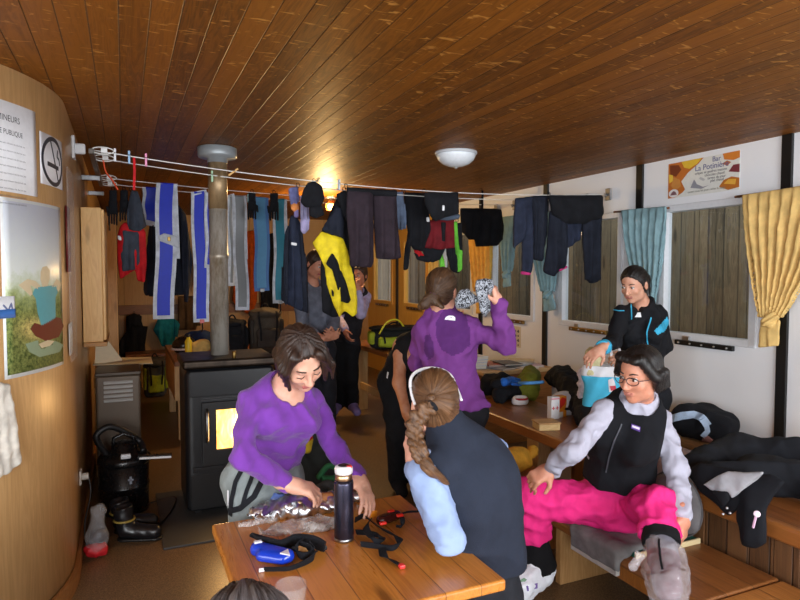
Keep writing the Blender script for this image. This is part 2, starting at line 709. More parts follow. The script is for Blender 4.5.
M_BLACK = fabric((24, 25, 30))
M_CEIL = wood((134, 80, 19), (76, 42, 7), 'y', .095, 'x', rough=.5, kcol=(196, 140, 68), spec=.2, groove=.035, coat=.0)
M_CURVE = wood((212, 170, 116), (182, 136, 84), 'z', 0, rough=.38, knots=False, ring=.7)
M_PINE = wood((222, 178, 112), (196, 142, 74), 'z', 0, rough=.45)
M_PINEX = wood((222, 178, 112), (196, 142, 74), 'x', 0, rough=.45)
M_TABLE = wood((214, 142, 62), (176, 104, 36), 'y', .118, 'x', rough=.3, groove=.02, coat=.3, gbump=.25)
M_TABLEB = wood((150, 92, 44), (112, 62, 26), 'y', .13, 'x', rough=.35, groove=.02, coat=.2, gbump=.25)
M_BENCH = wood((146, 92, 46), (106, 62, 28), 'y', .15, 'x', rough=.4, groove=.02, coat=.15, gbump=.3)
M_BOARD = wood((112, 76, 46), (70, 46, 28), 'z', .1, 'y', rough=.5, groove=.05)
M_FENCE = wood((134, 116, 88), (58, 46, 30), 'z', .14, 'y', rough=.8, groove=.07, knots=True)
M_BACKW = wood((206, 164, 108), (182, 136, 80), 'z', .6, 'x', rough=.5, knots=False, groove=.006)
m = N('painted_panel')
n_ = m.noise(m.obj(), 3, 3)
M_WHITEW = m.base(m.ramp(n_, (.3, srgb(234, 236, 240)), (.7, srgb(238, 239, 242))), .55)
M_BLACKM = plain((16, 16, 17), .45)
M_FLOOR = speckle((76, 58, 40), (146, 116, 82), 140, .38)
# ------------------------------------------------------------------ the room shell
XR, XL, YB, YF, XF, ZC = 3.77, -.26, 9.8, -1.7, -3.2, 2.45
ST = [2.56 + 1.2 * n for n in range(-3, 7)]


def struct(b, name, m, parent=None, **k):
    o = b.obj(name, m, parent, **k)
    if parent is None:
        o['kind'] = 'structure'
    return o


struct(B().box((XF - .1, YF - .1, -.08), (XR + .1, YB + .1, 0), 0), 'floor', M_FLOOR)
struct(B().box((XF - .1, YF - .1, ZC), (XR + .1, YB + .1, ZC + .08), 0), 'ceiling', M_CEIL)
# window wall: panels with an opening between the black joint strips
b = B()
WZ0, WZ1 = 1.12, 2.08
brear = B()
for i, y0 in enumerate(ST):
    y1 = y0 + 1.2
    t = brear if y0 > 7.3 else b
    yy0, yy1 = max(y0, YF), min(y1, YB)
    if y0 < YF:
        continue
    if i < 2 or y1 > YB + .1:
        t.box((XR, yy0, 0), (XR + .07, yy1, ZC), 0)
        continue
    a, c = y0 + .2, y0 + .97
    t.box((XR, y0, 0), (XR + .07, y1, WZ0), 0).box((XR, y0, WZ1), (XR + .07, y1, ZC), 0)
    t.box((XR, y0, WZ0), (XR + .07, a, WZ1), 0).box((XR, c, WZ0), (XR + .07, y1, WZ1), 0)
b.box((XR, YF, 0), (XR + .07, ST[0], ZC), 0)
wr = struct(b, 'wall_right', M_WHITEW)
M_YPANEL = wood((236, 186, 92), (218, 158, 64), 'z', 0, rough=.5, knots=False, ring=.6)  # rear panels and frames, yellow where the nearer ones are white
struct(brear, 'wall_right_rear', M_YPANEL)
for i, y in enumerate(ST[1:] if ST[0] < YF else ST):
    if y < YB - .05:
        struct(B().box((XR - .018, y - .034, .0), (XR + .004, y + .034, ZC), .003), 'trim_%d' % (i + 1), M_BLACKM)
M_GLASS = glassy((.93, .95, .95, 1))
M_FRAME = plain((222, 224, 228), .4)
M_BRASS = metal((150, 122, 70), .35)
k = 0
for i, y0 in enumerate(ST):
    if i < 2 or y0 + 1.2 > YB + .1:
        continue
    k += 1
    a, c = y0 + .2, y0 + .97
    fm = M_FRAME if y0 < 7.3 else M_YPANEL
    w = thing('window_%d' % k, None, None, (XR, (a + c) / 2, WZ0))
    w['kind'] = 'structure'
    b = B()
    for (ya, yb, za, zb) in ((a + .034, c - .034, WZ0 - .02, WZ0 + .03), (a + .034, c - .034, WZ1 - .03, WZ1 + .02), (a - .02, a + .034, WZ0 - .02, WZ1 + .02), (c - .034, c + .02, WZ0 - .02, WZ1 + .02)):
        b.box((XR - .014, ya, za), (XR + .06, yb, zb), .005)
    b.obj('frame', fm, w)
    B().box((XR + .028, a + .03, WZ0 + .03), (XR + .033, c - .03, WZ1 - .03), 0).obj('pane', M_GLASS, w)
    b = B().box((XR - .04, (a + c) / 2 - .26, WZ0 - .055), (XR - .012, (a + c) / 2 + .22, WZ0 - .02), .004)
    lb = b.obj('latch_bar', M_BLACKM if k == 2 else M_BRASS, w)
    b = B()
    for q in range(5):
        yq = (a + c) / 2 - .22 + q * .1
        b.cyl((XR - .05, yq, WZ0 - .038), (XR - .038, yq, WZ0 - .038), .007, n=10)
    b.obj('rivet', metal((200, 200, 200), .3), lb)
    if y0 < 5:
        B().box((XR - .03, (a + c) / 2 + .1, WZ0 - .02), (XR - .012, (a + c) / 2 + .16, WZ0 + .012), .004).obj('latch', metal((190, 190, 192), .3), lb)
# weathered board screen a hand's width outside the windows
b = B()
y = 1.6
j = 0
rr = random.Random(3)
while y < 15.5:
    wd = rr.uniform(.12, .17)
    b.box((XR + .62 + rr.uniform(0, .012), y, -.3), (XR + .645 + rr.uniform(0, .012), y + wd - .006, 2.45), .003)
    y += wd
struct(b, 'exterior_screen', M_FENCE)
struct(B().box((XF - 3, YF - 6, -.45), (XR + 6, YB + 3, -.4), 0), 'ground_snow', plain((236, 240, 246), .8))
# rear wall, left wall with its big rounded corner
struct(B().box((XL - .1, YB, 0), (XR + .07, YB + .08, ZC), 0), 'wall_back', M_BACKW)
n = 28
path = [(XF, 2.6)] + [(-1.26 + math.cos(t), 3.6 + math.sin(t)) for t in np.linspace(-math.pi / 2, 0, n)] + [(XL, YB)]
vs = [(x, y, 0) for x, y in path] + [(x, y, ZC) for x, y in path]
m = len(path)
fs = [(i, i + 1, m + i + 1, m + i) for i in range(m - 1)]
o = mesh_np('wall_left', vs, fs, M_CURVE)
o['kind'] = 'structure'
sol = o.modifiers.new('thick', 'SOLIDIFY')
sol.thickness, sol.offset = .05, -1
vb = [(x, y) for x, y in path]
b = B().tube([A(x + .012 * (1 if i > n // 2 else .2), y - .012, .045) for i, (x, y) in enumerate(vb)], 1, flat=(.02, .09, (0, 0, 1)))
struct(b, 'baseboard_left', wood((150, 100, 52), (110, 66, 30), 'y', 0, rough=.5, knots=False))
# the wall behind the viewer and the side wall of the front part, both with large openings that let the snow light in
b = B()
for x0, x1, z0, z1 in ((XF, XR, 0, .85), (XF, XR, 2.25, ZC), (XF, -2.9, .85, 2.25), (-.1, .5, .85, 2.25), (3.3, XR, .85, 2.25)):
    b.box((x0, YF - .08, z0), (x1, YF, z1), 0)
struct(b, 'wall_front', M_WHITEW)
b = B()
for y0, y1, z0, z1 in ((YF, 2.6, 0, .85), (YF, 2.6, 2.25, ZC), (YF, -1.2, .85, 2.25), (1.4, 2.6, .85, 2.25)):
    b.box((XF - .08, y0, z0), (XF, y1, z1), 0)
struct(b, 'wall_side', M_WHITEW)
for k, (lo, hi) in enumerate((((-2.9, YF - .06, .85), (-.1, YF - .02, 2.25)), ((.5, YF - .06, .85), (3.3, YF - .02, 2.25)), ((XF - .06, -1.2, .85), (XF - .02, 1.4, 2.25)))):
    b = B()
    lo, hi = A(*lo), A(*hi)
    ax = 0 if hi[0] - lo[0] > .5 else 1
    for z in (lo[2], hi[2] - .06):
        p, q = lo.copy(), hi.copy()
        p[2], q[2] = z, z + .06
        b.box(p, q, .004)
    for t in (0, .48, .96):
        p, q = lo.copy(), hi.copy()
        p[ax] = lo[ax] + (hi[ax] - lo[ax]) * t
        q[ax] = p[ax] + .06
        b.box(p, q, .004)
    struct(b, 'window_%d' % (k + 11), M_FRAME)

# ------------------------------------------------------------------ light
def light(name, typ, loc, energy, color=(1, 1, 1), size=None, rot=None, **k):
    d = bpy.data.lights.new(name, typ)
    d.energy, d.color = energy, color
    if size:
        d.shape = 'RECTANGLE'
        d.size, d.size_y = size
    for a, v in k.items():
        setattr(d, a, v)
    o = bpy.data.objects.new(name, d)
    COL.objects.link(o)
    o.location = loc
    if rot:
        o.rotation_euler = rot
    return o


R90 = math.pi / 2
light('daylight_window_a', 'AREA', (-1.5, YF - .12, 1.55), 140, (.93, .97, 1.0), (2.7, 1.35), (R90, 0, 0))
light('daylight_window_b', 'AREA', (1.9, YF - .12, 1.55), 150, (.93, .97, 1.0), (2.7, 1.35), (R90, 0, 0))
light('daylight_window_c', 'AREA', (XF - .12, .1, 1.55), 72, (.93, .97, 1.0), (2.5, 1.35), (R90, 0, -R90))
wd = bpy.data.worlds.new('sky')
SC.world = wd
wd.use_nodes = True
wd.node_tree.nodes['Background'].inputs[0].default_value = (.82, .9, 1, 1)
wd.node_tree.nodes['Background'].inputs[1].default_value = 2.2

# lamps
cl = on(456, 152, z=ZC)[:2] if False else on(456, 152, z=ZC)
t = thing('ceiling_lamp', 'white domed glass lamp on the brown plank ceiling', 'lamp', (cl[0], cl[1], ZC))
B().lathe([(0, 0), (.148, 0), (.15, -.012), (.144, -.02), (0, -.02)], (cl[0], cl[1], ZC - .0005), 32).obj('lamp_base', plain((196, 200, 206), .4), t)
B().lathe([(.138, 0), (.139, -.012), (.125, -.04), (.095, -.066), (.05, -.084), (0, -.089)], (cl[0], cl[1], ZC - .018), 32).obj('glass_dome', plain((226, 232, 238), .22), t)
B().lathe([(.012, 0), (.012, -.008), (.006, -.014), (0, -.015)], (cl[0], cl[1], ZC - .105), 12).obj('cap_nut', metal((190, 190, 190), .3), t)
bp = P(331, 200, 7.0)
t = thing('spot_lamp', 'lit warm spot lamp under the far end of the ceiling', 'lamp', (bp[0], bp[1], ZC))
B().cyl((bp[0], bp[1], ZC), (bp[0], bp[1], ZC - .02), .05).obj('lamp_base', plain((230, 228, 220), .5), t)
B().cyl((bp[0], bp[1], ZC - .02), (bp[0], bp[1], ZC - .07), .012).obj('stem', metal((170, 160, 140), .4), t)
hd = bp + A(0, 0, .03)
ax = nrm(A(-.35, -.55, -.6))
B().lathe([(.028, -.06), (.04, -.05), (.062, .03), (.058, .03), (.036, -.045)], A(bp[0], bp[1], ZC - .1), 20, ax).obj('lamp_shade', plain((190, 110, 50), .5), t)
em = plain((255, 200, 120), .5, emit=8)
B().lathe([(.02, -.03), (.035, -.005), (.04, .02), (.025, .045), (0, .052)], A(bp[0], bp[1], ZC - .1), 16, ax).obj('bulb', em, t)
light('spot_lamp_glow', 'POINT', A(bp[0], bp[1], ZC - .1) + ax * .3, 52, (1, .64, .26), shadow_soft_size=.05)
light('spot_lamp_beam', 'SPOT', A(bp[0], bp[1], ZC - .1) + ax * .14, 22, (1, .62, .26), spot_size=2.4, spot_blend=.8, shadow_soft_size=.05, rot=Vector(ax).to_track_quat('-Z', 'Y').to_euler())

cam = bpy.data.cameras.new('camera')
co = bpy.data.objects.new('camera', cam)
COL.objects.link(co)
co.location = CAM
co.rotation_euler = (math.pi / 2 - PITCH, 0, -YAW)
cam.sensor_fit = 'HORIZONTAL'
cam.sensor_width = 36
cam.lens = 36 * FPX / 800
cam.clip_start = .05
SC.camera = co
SC.view_settings.view_transform = 'Standard'
SC.view_settings.look = 'None'
SC.view_settings.gamma = 1
SC.view_settings.use_curve_mapping = False
SC.view_settings.exposure = 0.14
# ------------------------------------------------------------------ furniture and fixed things
def plank_table(name, label, cat, x0, x1, y0, y1, z, th, mat, legmat, leg=.07, apron=True, inset=.05, group=None):
    t = thing(name, label, cat, ((x0 + x1) / 2, (y0 + y1) / 2, 0), group)
    B().box((x0, y0, z - th), (x1, y1, z), .008, seg=3).obj('tabletop' if z > .5 else 'seat_board', mat, t)
    for sx in (x0 + inset, x1 - inset - leg):
        for sy in (y0 + inset, y1 - inset - leg):
            B().box((sx, sy, 0), (sx + leg, sy + leg, z - th), .006).obj('leg', legmat, t)
    if apron:
        b = B()
        for sx in (x0 + inset + .01, x1 - inset - .03):
            b.box((sx, y0 + inset + leg, z - th - .09), (sx + .022, y1 - inset - leg, z - th), .003)
        for sy in (y0 + inset + .01, y1 - inset - .03):
            b.box((x0 + inset + leg, sy, z - th - .09), (x1 - inset - leg, sy + .022, z - th), .003)
        b.obj('apron_frame', legmat, t)
    return t


W_LEG = wood((176, 112, 52), (136, 80, 32), 'z', 0, rough=.45)
TZ = .68
plank_table('table', 'varnished orange pine table under the black thermos flask', 'table', .277, 1.03, 1.53, 2.31, TZ, .035, M_TABLE, W_LEG, apron=False, inset=.14)
t = thing('bench', 'pine bench beside the thermos table, under the woman with a braid', 'bench', (1.07, 1.5, 0))
B().box((.91, .75, .41), (1.245, 2.08, .45), .008).obj('seat_board', M_TABLE, t)
for y in (.85, 1.98):
    B().box((.94, y, 0), (1.2, y + .045, .41), .004).obj('leg', W_LEG, t)
B().box((1.05, .9, .2), (1.08, 1.99, .27), .004).obj('stretcher', W_LEG, t)
t = thing('stool', 'low wooden stool under the grey-haired person at the front', 'stool', (.12, .78, 0))
B().box((-.08, .6, .36), (.32, .96, .4), .01).obj('seat_board', M_TABLE, t)
for x in (-.05, .25):
    for y in (.63, .89):
        B().box((x, y, 0), (x + .04, y + .04, .36), .004).obj('leg', W_LEG, t)

BZ = .36
t = thing('bench', 'low wooden bench with a broad seat under the woman in pink trousers', 'bench', (2.18, 2.1, 0))
B().box((1.955, 1.62, BZ - .045), (2.405, 2.58, BZ), .01, seg=3).obj('seat_board', M_BENCH, t)
for y in (1.75, 2.5):
    B().box((2.01, y, 0), (2.36, y + .04, BZ - .045), .003).obj('end_panel', wood((190, 148, 96), (156, 108, 58), 'z', 0, rough=.5), t)
B().box((2.16, 1.79, .12), (2.2, 2.5, .2), .003).obj('stretcher', W_LEG, t)
t = thing('bench', 'low wooden bench nearest the viewer, end to end with the pink-trousered woman\'s', 'bench', (2.18, 1.1, 0))
B().box((1.955, .55, BZ - .047), (2.405, 1.612, BZ - .002), .01, seg=3).obj('seat_board', wood((186, 124, 62), (142, 86, 38), 'y', .225, 'x', rough=.4, groove=.015, coat=.1), t)
for y in (.65, 1.5):
    B().box((2.01, y, 0), (2.36, y + .04, BZ - .047), .003).obj('end_panel', W_LEG, t)
t = thing('bench', 'dark low bench with a yellow bag on it, beside the window table', 'bench', (2.18, 3.45, 0))
B().box((1.99, 2.72, BZ - .045), (2.38, 3.8, BZ), .01).obj('seat_board', M_TABLEB, t)
for y in (2.85, 3.65):
    B().box((2.03, y, 0), (2.34, y + .04, BZ - .045), .003).obj('end_panel', W_LEG, t)
TB = .57
t = thing('table', 'long brown plank table under the windows heaped with clothes', 'table', (2.75, 2.4, 0))
B().box((2.43, .55, TB - .075), (2.99, 4.3, TB), .014, seg=3).obj('tabletop', M_TABLEB, t)
for y in (3.35, 2.15, .8):
    B().box((2.5, y, 0), (2.6, y + .13, TB - .075), .004).obj('leg', wood((196, 156, 104), (160, 112, 62), 'z', 0, rough=.5), t)
for y in (3.35, 2.15, .8):
    B().box((2.88, y, 0), (2.98, y + .13, TB - .075), .004).obj('leg', W_LEG, t)
b = B()
for i in range(11):
    y = .9 + i * .112
    b.box((2.452 + .004 * (i % 2), y, 0), (2.474, y + .108, TB - .075), .003)
b.obj('plank_panel', M_BOARD, t)
t = thing('bench', 'plain wooden wall bench between the window table and the white wall', 'bench', (3.55, 2, 0))
B().box((3.385, .4, .43), (3.745, 3.45, .47), .006).obj('seat_board', wood((176, 134, 88), (150, 104, 58), 'y', .2, 'x', rough=.5, groove=.012), t)
for y in (.6, 2.0, 3.3):
    B().box((3.4, y, 0), (3.72, y + .04, .43), .003).obj('leg', W_LEG, t)
t = thing('sideboard', 'low pine bookcase by the window wall with magazines lying on top', 'bookcase', (3.35, 5.1, 0))
B().box((2.95, 4.78, .655), (3.745, 5.45, .69), .006).obj('top_board', wood((214, 182, 134), (190, 150, 96), 'x', 0, rough=.5), t)
b = B().box((2.98, 4.81, 0), (3.74, 4.83, .655), .003)
b.obj('front_panel', wood((176, 118, 60), (140, 84, 36), 'x', 0, rough=.45), t)
for x in (2.98, 3.71):
    B().box((x, 4.83, 0), (x + .03, 5.43, .655), .003).obj('side_panel', W_LEG, t)
# rear tables
M_PALE = wood((214, 176, 122), (184, 138, 80), 'z', 0, rough=.5)
t = thing('table', 'rough pale table in the rear with a lime and black rucksack on top', 'table', (2.9, 6.3, 0))
B().box((2.41, 5.72, .73), (3.4, 6.95, .78), .006).obj('tabletop', M_TABLEB, t)
for x in (2.43, 3.22):
    for y in (5.76, 6.72):
        B().box((x, y, 0), (x + .15, y + .06, .73), .004).obj('leg', M_PALE, t)
b = B().box((2.48, 5.84, .25), (2.51, 6.7, .33), .003)
b.obj('stretcher', M_PALE, t)
t = thing('table', 'pale pine table behind the black stove', 'table', (1.0, 6.5, 0))
B().box((.42, 6.15, .71), (1.75, 7.6, .76), .006).obj('tabletop', M_TABLEB, t)
for x in (.42, 1.66):
    B().box((x, 6.17, .38), (x + .12, 7.56, .71), .004).obj('side_panel', M_PALE, t)
    for y in (6.19, 7.48):
        B().box((x + .03, y, 0), (x + .1, y + .06, .38), .004).obj('leg', M_PALE, t)
t = thing('bench', 'wooden bench along the rear wall under the coats', 'bench', (1.6, 9.4, 0))
B().box((.0, 9.2, .43), (3.2, 9.65, .47), .006).obj('seat_board', M_TABLEB, t)
for x in (.2, 1.6, 3.0):
    B().box((x, 9.25, 0), (x + .06, 9.6, .43), .003).obj('leg', M_PALE, t)
b = B().box((-.1, 9.755, .98), (3.4, 9.79, 1.12), .004)
o = b.obj('coat_rail', wood((150, 98, 48), (116, 70, 30), 'x', 0, rough=.45))
prop(o, 'brown wooden rail fixed along the rear wall above the bench', 'rail')

# ---- stove
t = thing('pellet_stove', 'black pellet stove with a glowing fire behind its door', 'stove', (.62, 4.4, 0))
x0, x1, y0, y1, z1 = .345, .93, 4.17, 4.64, 1.0
M_STOVE = plain((20, 21, 24), .38)
F = Fd(.011, .0)
F.box(((x0 + x1) / 2, (y0 + y1) / 2, .5), ((x1 - x0) / 2, (y1 - y0) / 2, .47), rad=.045)
F.obj('body', M_STOVE, t, relax=1)
B().box((x0 - .012, y0 - .015, z1 - .03), (x1 + .012, y1 + .01, z1 + .03), .02, seg=4).obj('top_plate', metal((74, 64, 56), .35, (52, 46, 42)), t)
B().box((x0 + .04, y0 - .012, .3), (x1 - .04, y0 - .001, .33), .003).obj('lower_trim', M_STOVE, t)
B().box((x0 + .03, y0 - .006, .05), (x1 - .03, y0 + .006, .28), .004).obj('lower_panel', plain((18, 19, 21), .4), t)
B().box((x0 + .03, y0 - .006, .79), (x1 - .03, y0 + .006, .955), .004).obj('upper_panel', plain((24, 25, 28), .35), t)
b = B()
for q in range(2):
    b.box((x0 + .1, y0 - .01, .765 + q * .012), (x1 - .1, y0 - .002, .769 + q * .012), .001)
b.obj('vent_grille', plain((70, 70, 72), .4), t)
d = B()
dx0, dx1, dz0, dz1 = x0 + .1, x1 - .09, .335, .755
gx0, gx1, gz0, gz1 = dx0 + .09, dx1 - .06, .44, .70
d.box((dx0, y0 - .028, dz0), (dx1, y0 - .002, gz0), .006).box((dx0, y0 - .028, gz1), (dx1, y0 - .002, dz1), .006)
d.box((dx0, y0 - .028, gz0 - .01), (gx0, y0 - .002, gz1 + .01), .006).box((gx1, y0 - .028, gz0 - .01), (dx1, y0 - .002, gz1 + .01), .006)
door = d.obj('door', plain((24, 25, 27), .4), t)
B().tube([(dx0 + .028, y0 - .03, .5), (dx0 + .028, y0 - .058, .52), (dx0 + .028, y0 - .06, .6), (dx0 + .028, y0 - .058, .69), (dx0 + .028, y0 - .03, .71)], .011).obj('door_handle', metal((150, 150, 152), .25), door)
m = N('fire')
v = m.obj((9, 9, 4))
n = m.noise(v, 1.0, 4, .6, 1.2)
m.base(m.ramp(n, (.2, (1, .3, .04)), (.42, (1, .66, .25)), (.6, (1, .93, .7))), .6)
m.base(Emission_Color=m.ramp(n, (.3, (1, .28, .03)), (.45, (1, .6, .13)), (.62, (1, .82, .36))), Emission_Strength=2.6)
B().box((gx0 - .005, y0 - .012, gz0 - .005), (gx1 + .005, y0 - .007, gz1 + .005), 0).obj('fire_window', m.m, door)
B().cyl((.66, y0 + .02, z1 + .028), (.66, y0 + .02, z1 + .075), .014).obj('knob', M_BRASS, t)
b = B()
for x in (x0 + .06, x1 - .1):
    for y in (y0 + .06, y1 - .1):
        b = B().box((x, y, 0), (x + .04, y + .04, .035), .003)
        b.obj('foot', M_BLACKM, t)
light('stove_fire_glow', 'AREA', ((gx0 + gx1) / 2, y0 - .04, .57), 5, (1, .55, .2), (.3, .24), (R90, 0, math.pi))
pc = A(.60, 4.42, 0)
t = thing('stove_pipe', 'soot-stained grey metal flue pipe rising from the stove to the ceiling', 'pipe', (pc[0], pc[1], z1 + .03))
m = N('flue')
n_ = m.noise(m.obj((1, 1, .3)), 7, 5, .7)
M_PIPE = m.base(m.ramp(n_, (.32, srgb(120, 106, 86)), (.55, srgb(186, 180, 170))), .4, .45)
B().lathe([(.062, 0), (.062, .66), (.066, .665), (.066, .69), (.062, .695), (.062, 1.0)], pc + A(0, 0, z1 + .03), 28).obj('lower_pipe', M_PIPE, t)
m = N('flue')
n_ = m.noise(m.obj((1, 1, .3)), 7, 5, .7)
M_PIPE2 = m.base(m.ramp(n_, (.32, srgb(96, 74, 48)), (.6, srgb(166, 140, 104))), .4, .45)
B().lathe([(.064, 1.0), (.064, ZC - z1 - .09)], pc + A(0, 0, z1 + .03), 28).obj('upper_pipe', M_PIPE2, t)
B().lathe([(.066, 0), (.07, .03), (.125, .035), (.13, .05), (.13, .1), (.12, .105)], pc + A(0, 0, ZC - .106), 32).obj('ceiling_collar', plain((150, 156, 160), .4, .3), t)
o = B().box((.18, 3.75, .0), (1.15, 4.72, .012), .003).obj('floor_plate', plain((62, 62, 62), .5))
prop(o, 'dark grey fireproof plate on the floor under the stove', 'floor plate')
# ---- wall cupboard on the left
t = thing('wall_cupboard', 'narrow pine cupboard fixed high on the rounded wall', 'cupboard', (XL + .08, 5, 1.12))
B().box((XL + .006, 4.62, 1.13), (XL + .128, 5.35, 2.03), .004).obj('body', M_PINE, t)
B().box((XL + .128, 4.63, 1.14), (XL + .146, 5.34, 2.02), .004).obj('door', M_PINE, t)
B().box((XL + .006, 4.6, 1.1), (XL + .15, 5.36, 1.13), .004).obj('base_board', wood((180, 130, 70), (150, 100, 46), 'y', 0, rough=.5), t)
# ---- heater
t = thing('cabinet_heater', 'brown metal cabinet heater with chrome louvres beside the rounded wall', 'heater', (-.04, 5, 0))
x0, x1, y0, y1 = -.195, .095, 4.82, 5.2
M_HEAT = plain((104, 88, 72), .45, .1)
B().box((x0, y0, .03), (x1, y1, .86), .014, seg=3).obj('body', M_HEAT, t)
B().box((x0 - .006, y0 - .008, .86), (x1 + .006, y1, .89), .01, seg=3).obj('lid', plain((80, 66, 52), .4, .1), t)
b = B()
for q in range(5):
    z = .68 + q * .032
    b.box((x0 + .05, y0 - .016, z), (x1 - .05, y0 + .004, z + .016), .004, Matrix.Rotation(.5, 3, 'X'))
b.obj('louvre_grille', plain((196, 194, 190), .35), t)
for x in (x0 + .03, x1 - .07):
    for y in (y0 + .03, y1 - .07):
        B().cyl((x + .02, y + .02, 0), (x + .02, y + .02, .035), .018).obj('caster', M_BLACKM, t)
# ---- ash vacuum
vx, vy = -.02, 4.5
t = thing('ash_vacuum', 'round black ash vacuum in front of the brown heater', 'vacuum cleaner', (vx, vy, 0))
M_VAC = plain((18, 18, 20), .28)
B().lathe([(.13, .0), (.15, .012), (.152, .17), (.157, .175), (.157, .19), (.152, .195), (.155, .33), (.14, .335)], (vx, vy, 0), 32).obj('drum', M_VAC, t)
B().lathe([(.162, .33), (.166, .34), (.166, .365), (.15, .385), (.09, .40), (.075, .45), (.05, .47), (0, .475)], (vx, vy, 0), 32).obj('lid', M_VAC, t)
B().tube([(vx - .07, vy - .02, .4), (vx - .06, vy - .02, .5), (vx + .0, vy - .02, .525), (vx + .06, vy - .02, .5), (vx + .07, vy - .02, .4)], .012).obj('carry_handle', M_VAC, t)
pts = [A(vx - .1, vy, .38), A(vx - .16, vy - .03, .5), A(vx - .15, vy - .03, .55), A(vx - .08, vy - .02, .58), A(vx + .01, vy + .0, .53), A(vx + .1, vy + .02, .45), A(vx + .12, vy - .06, .40)]


def spline(pts, n=8):
    pts = [np.asarray(p, float) for p in pts]
    q = [2 * pts[0] - pts[1]] + pts + [2 * pts[-1] - pts[-2]]
    out = []
    for i in range(1, len(q) - 2):
        for t_ in np.linspace(0, 1, n, endpoint=False):
            a, b_, c, d_ = q[i - 1:i + 3]
            out.append(.5 * (2 * b_ + (c - a) * t_ + (2 * a - 5 * b_ + 4 * c - d_) * t_ ** 2 + (3 * b_ - a - 3 * c + d_) * t_ ** 3))
    return out + [pts[-1]]


sp = spline(pts, 14)
B().tube(sp, [.02 + .003 * (i % 2) for i in range(len(sp))], 10).obj('hose', plain((22, 22, 24), .45), t)
B().bar((vx + .08, vy - .16, .395), (vx + .29, vy - .17, .385), .05, .022).obj('nozzle', M_VAC, t)
B().bar((vx + .09, vy - .187, .392), (vx + .285, vy - .197, .382), .005, .014).obj('nozzle_edge', plain((235, 235, 235), .4), t)
B().box((vx - .02, vy - .16, .39), (vx + .04, vy - .13, .42), .006).obj('switch', plain((225, 228, 232), .4), t)
B().box((vx + .03, vy - .158, .22), (vx + .045, vy - .15, .27), .002).box((vx + .02, vy - .158, .242), (vx + .055, vy - .15, .254), .002).obj('clip', plain((150, 156, 170), .4), t)
o = B().tube(spline([(vx + .16, vy + .05, .008), (.3, 4.6, .008), (.27, 4.35, .02), (.2, 4.15, .02), (.1, 4.0, .008), (.02, 4.12, .008)]), .006).obj('power_cord', M_BLACKM)
prop(o, 'thin black power cord on the floor between vacuum and stove', 'cord')
# ---- things on the rounded wall
def curve_pt(t_, z, out=0.0):
    """t_: arc length along the left wall from the tangent point (negative: round the corner)"""
    if t_ >= 0:
        return A(XL + out, 3.6 + t_, z)
    a = t_ / 1.0
    return A(-1.26 + (1 + out) * math.cos(a), 3.6 + (1 + out) * math.sin(a), z)


def curved_sheet(name, t0, t1, z0, z1, mat, parent=None, out=.004, n=14, th=.0015, rz=1):
    vs, fs = [], []
    ts = np.linspace(t0, t1, n)
    for o_ in (out, out + th):
        for a in ts:
            vs += [curve_pt(a, z0, o_), curve_pt(a, z1, o_)]
    for i in range(n - 1):
        a, b_ = 2 * i, 2 * (n + i)
        fs += [(a, a + 1, a + 3, a + 2), (b_, b_ + 2, b_ + 3, b_ + 1), (a, a + 2, b_ + 2, b_), (a + 1, b_ + 1, b_ + 3, a + 3)]
    fs += [(0, 2 * n, 2 * n + 1, 1), (2 * n - 2, 2 * n - 1, 4 * n - 1, 4 * n - 2)]
    return mesh_np(name, vs, fs, mat, parent, True)


def arc_of(px, py):
    """arc position and height on the rounded wall of a measured bearing"""
    w = ray(px, py)
    ox, oy = -CAM[0] - 1.26, 3.6 - CAM[1]
    a = w[0] ** 2 + w[1] ** 2
    bq = -2 * (w[0] * ox + w[1] * oy)
    c = ox ** 2 + oy ** 2 - 1
    D = bq * bq - 4 * a * c
    if D >= 0:
        t_ = (-bq - math.sqrt(D)) / (2 * a)
        p = CAM + w * t_
        ang = math.atan2(p[1] - 3.6, p[0] + 1.26)
        if ang <= 0:
            return ang, p[2]
    t_ = XL / w[0]
    p = CAM + w * t_
    return p[1] - 3.6, p[2]


def txt(name, s, size, mat, org, xdir, zdir, parent=None, th=.0006, align='LEFT'):
    cu = bpy.data.curves.new(name, 'FONT')
    cu.body, cu.size, cu.extrude, cu.align_x = s, size, th, align
    ob = bpy.data.objects.new('tmp', cu)
    COL.objects.link(ob)
    dg = bpy.context.evaluated_depsgraph_get()
    me = bpy.data.meshes.new_from_object(ob.evaluated_get(dg))
    bpy.data.objects.remove(ob)
    x, z = nrm(xdir), nrm(zdir)
    nn = np.cross(x, z)
    off = LOC[parent.name] if parent is not None else A(0, 0, 0)
    M = np.stack([x, z, nn], 1)
    for v in me.vertices:
        v.co = Vector(M @ np.array(v.co) + np.asarray(org) - off)
    o = link(name, me, mat, parent, off)
    return o


def txt_curved(name, s, size, mat, t0, z, parent, out=.006, squeeze=1.0):
    o = txt(name, s, size, mat, (0, 0, 0), (1, 0, 0), (0, 0, 1), None)
    off = LOC[parent.name]
    for v in o.data.vertices:
        p = curve_pt(t0 + v.co.x * squeeze, z + v.co.z, out)
        v.co = Vector(p - off)
    o.parent = parent
    o.location = (0, 0, 0)
    return o


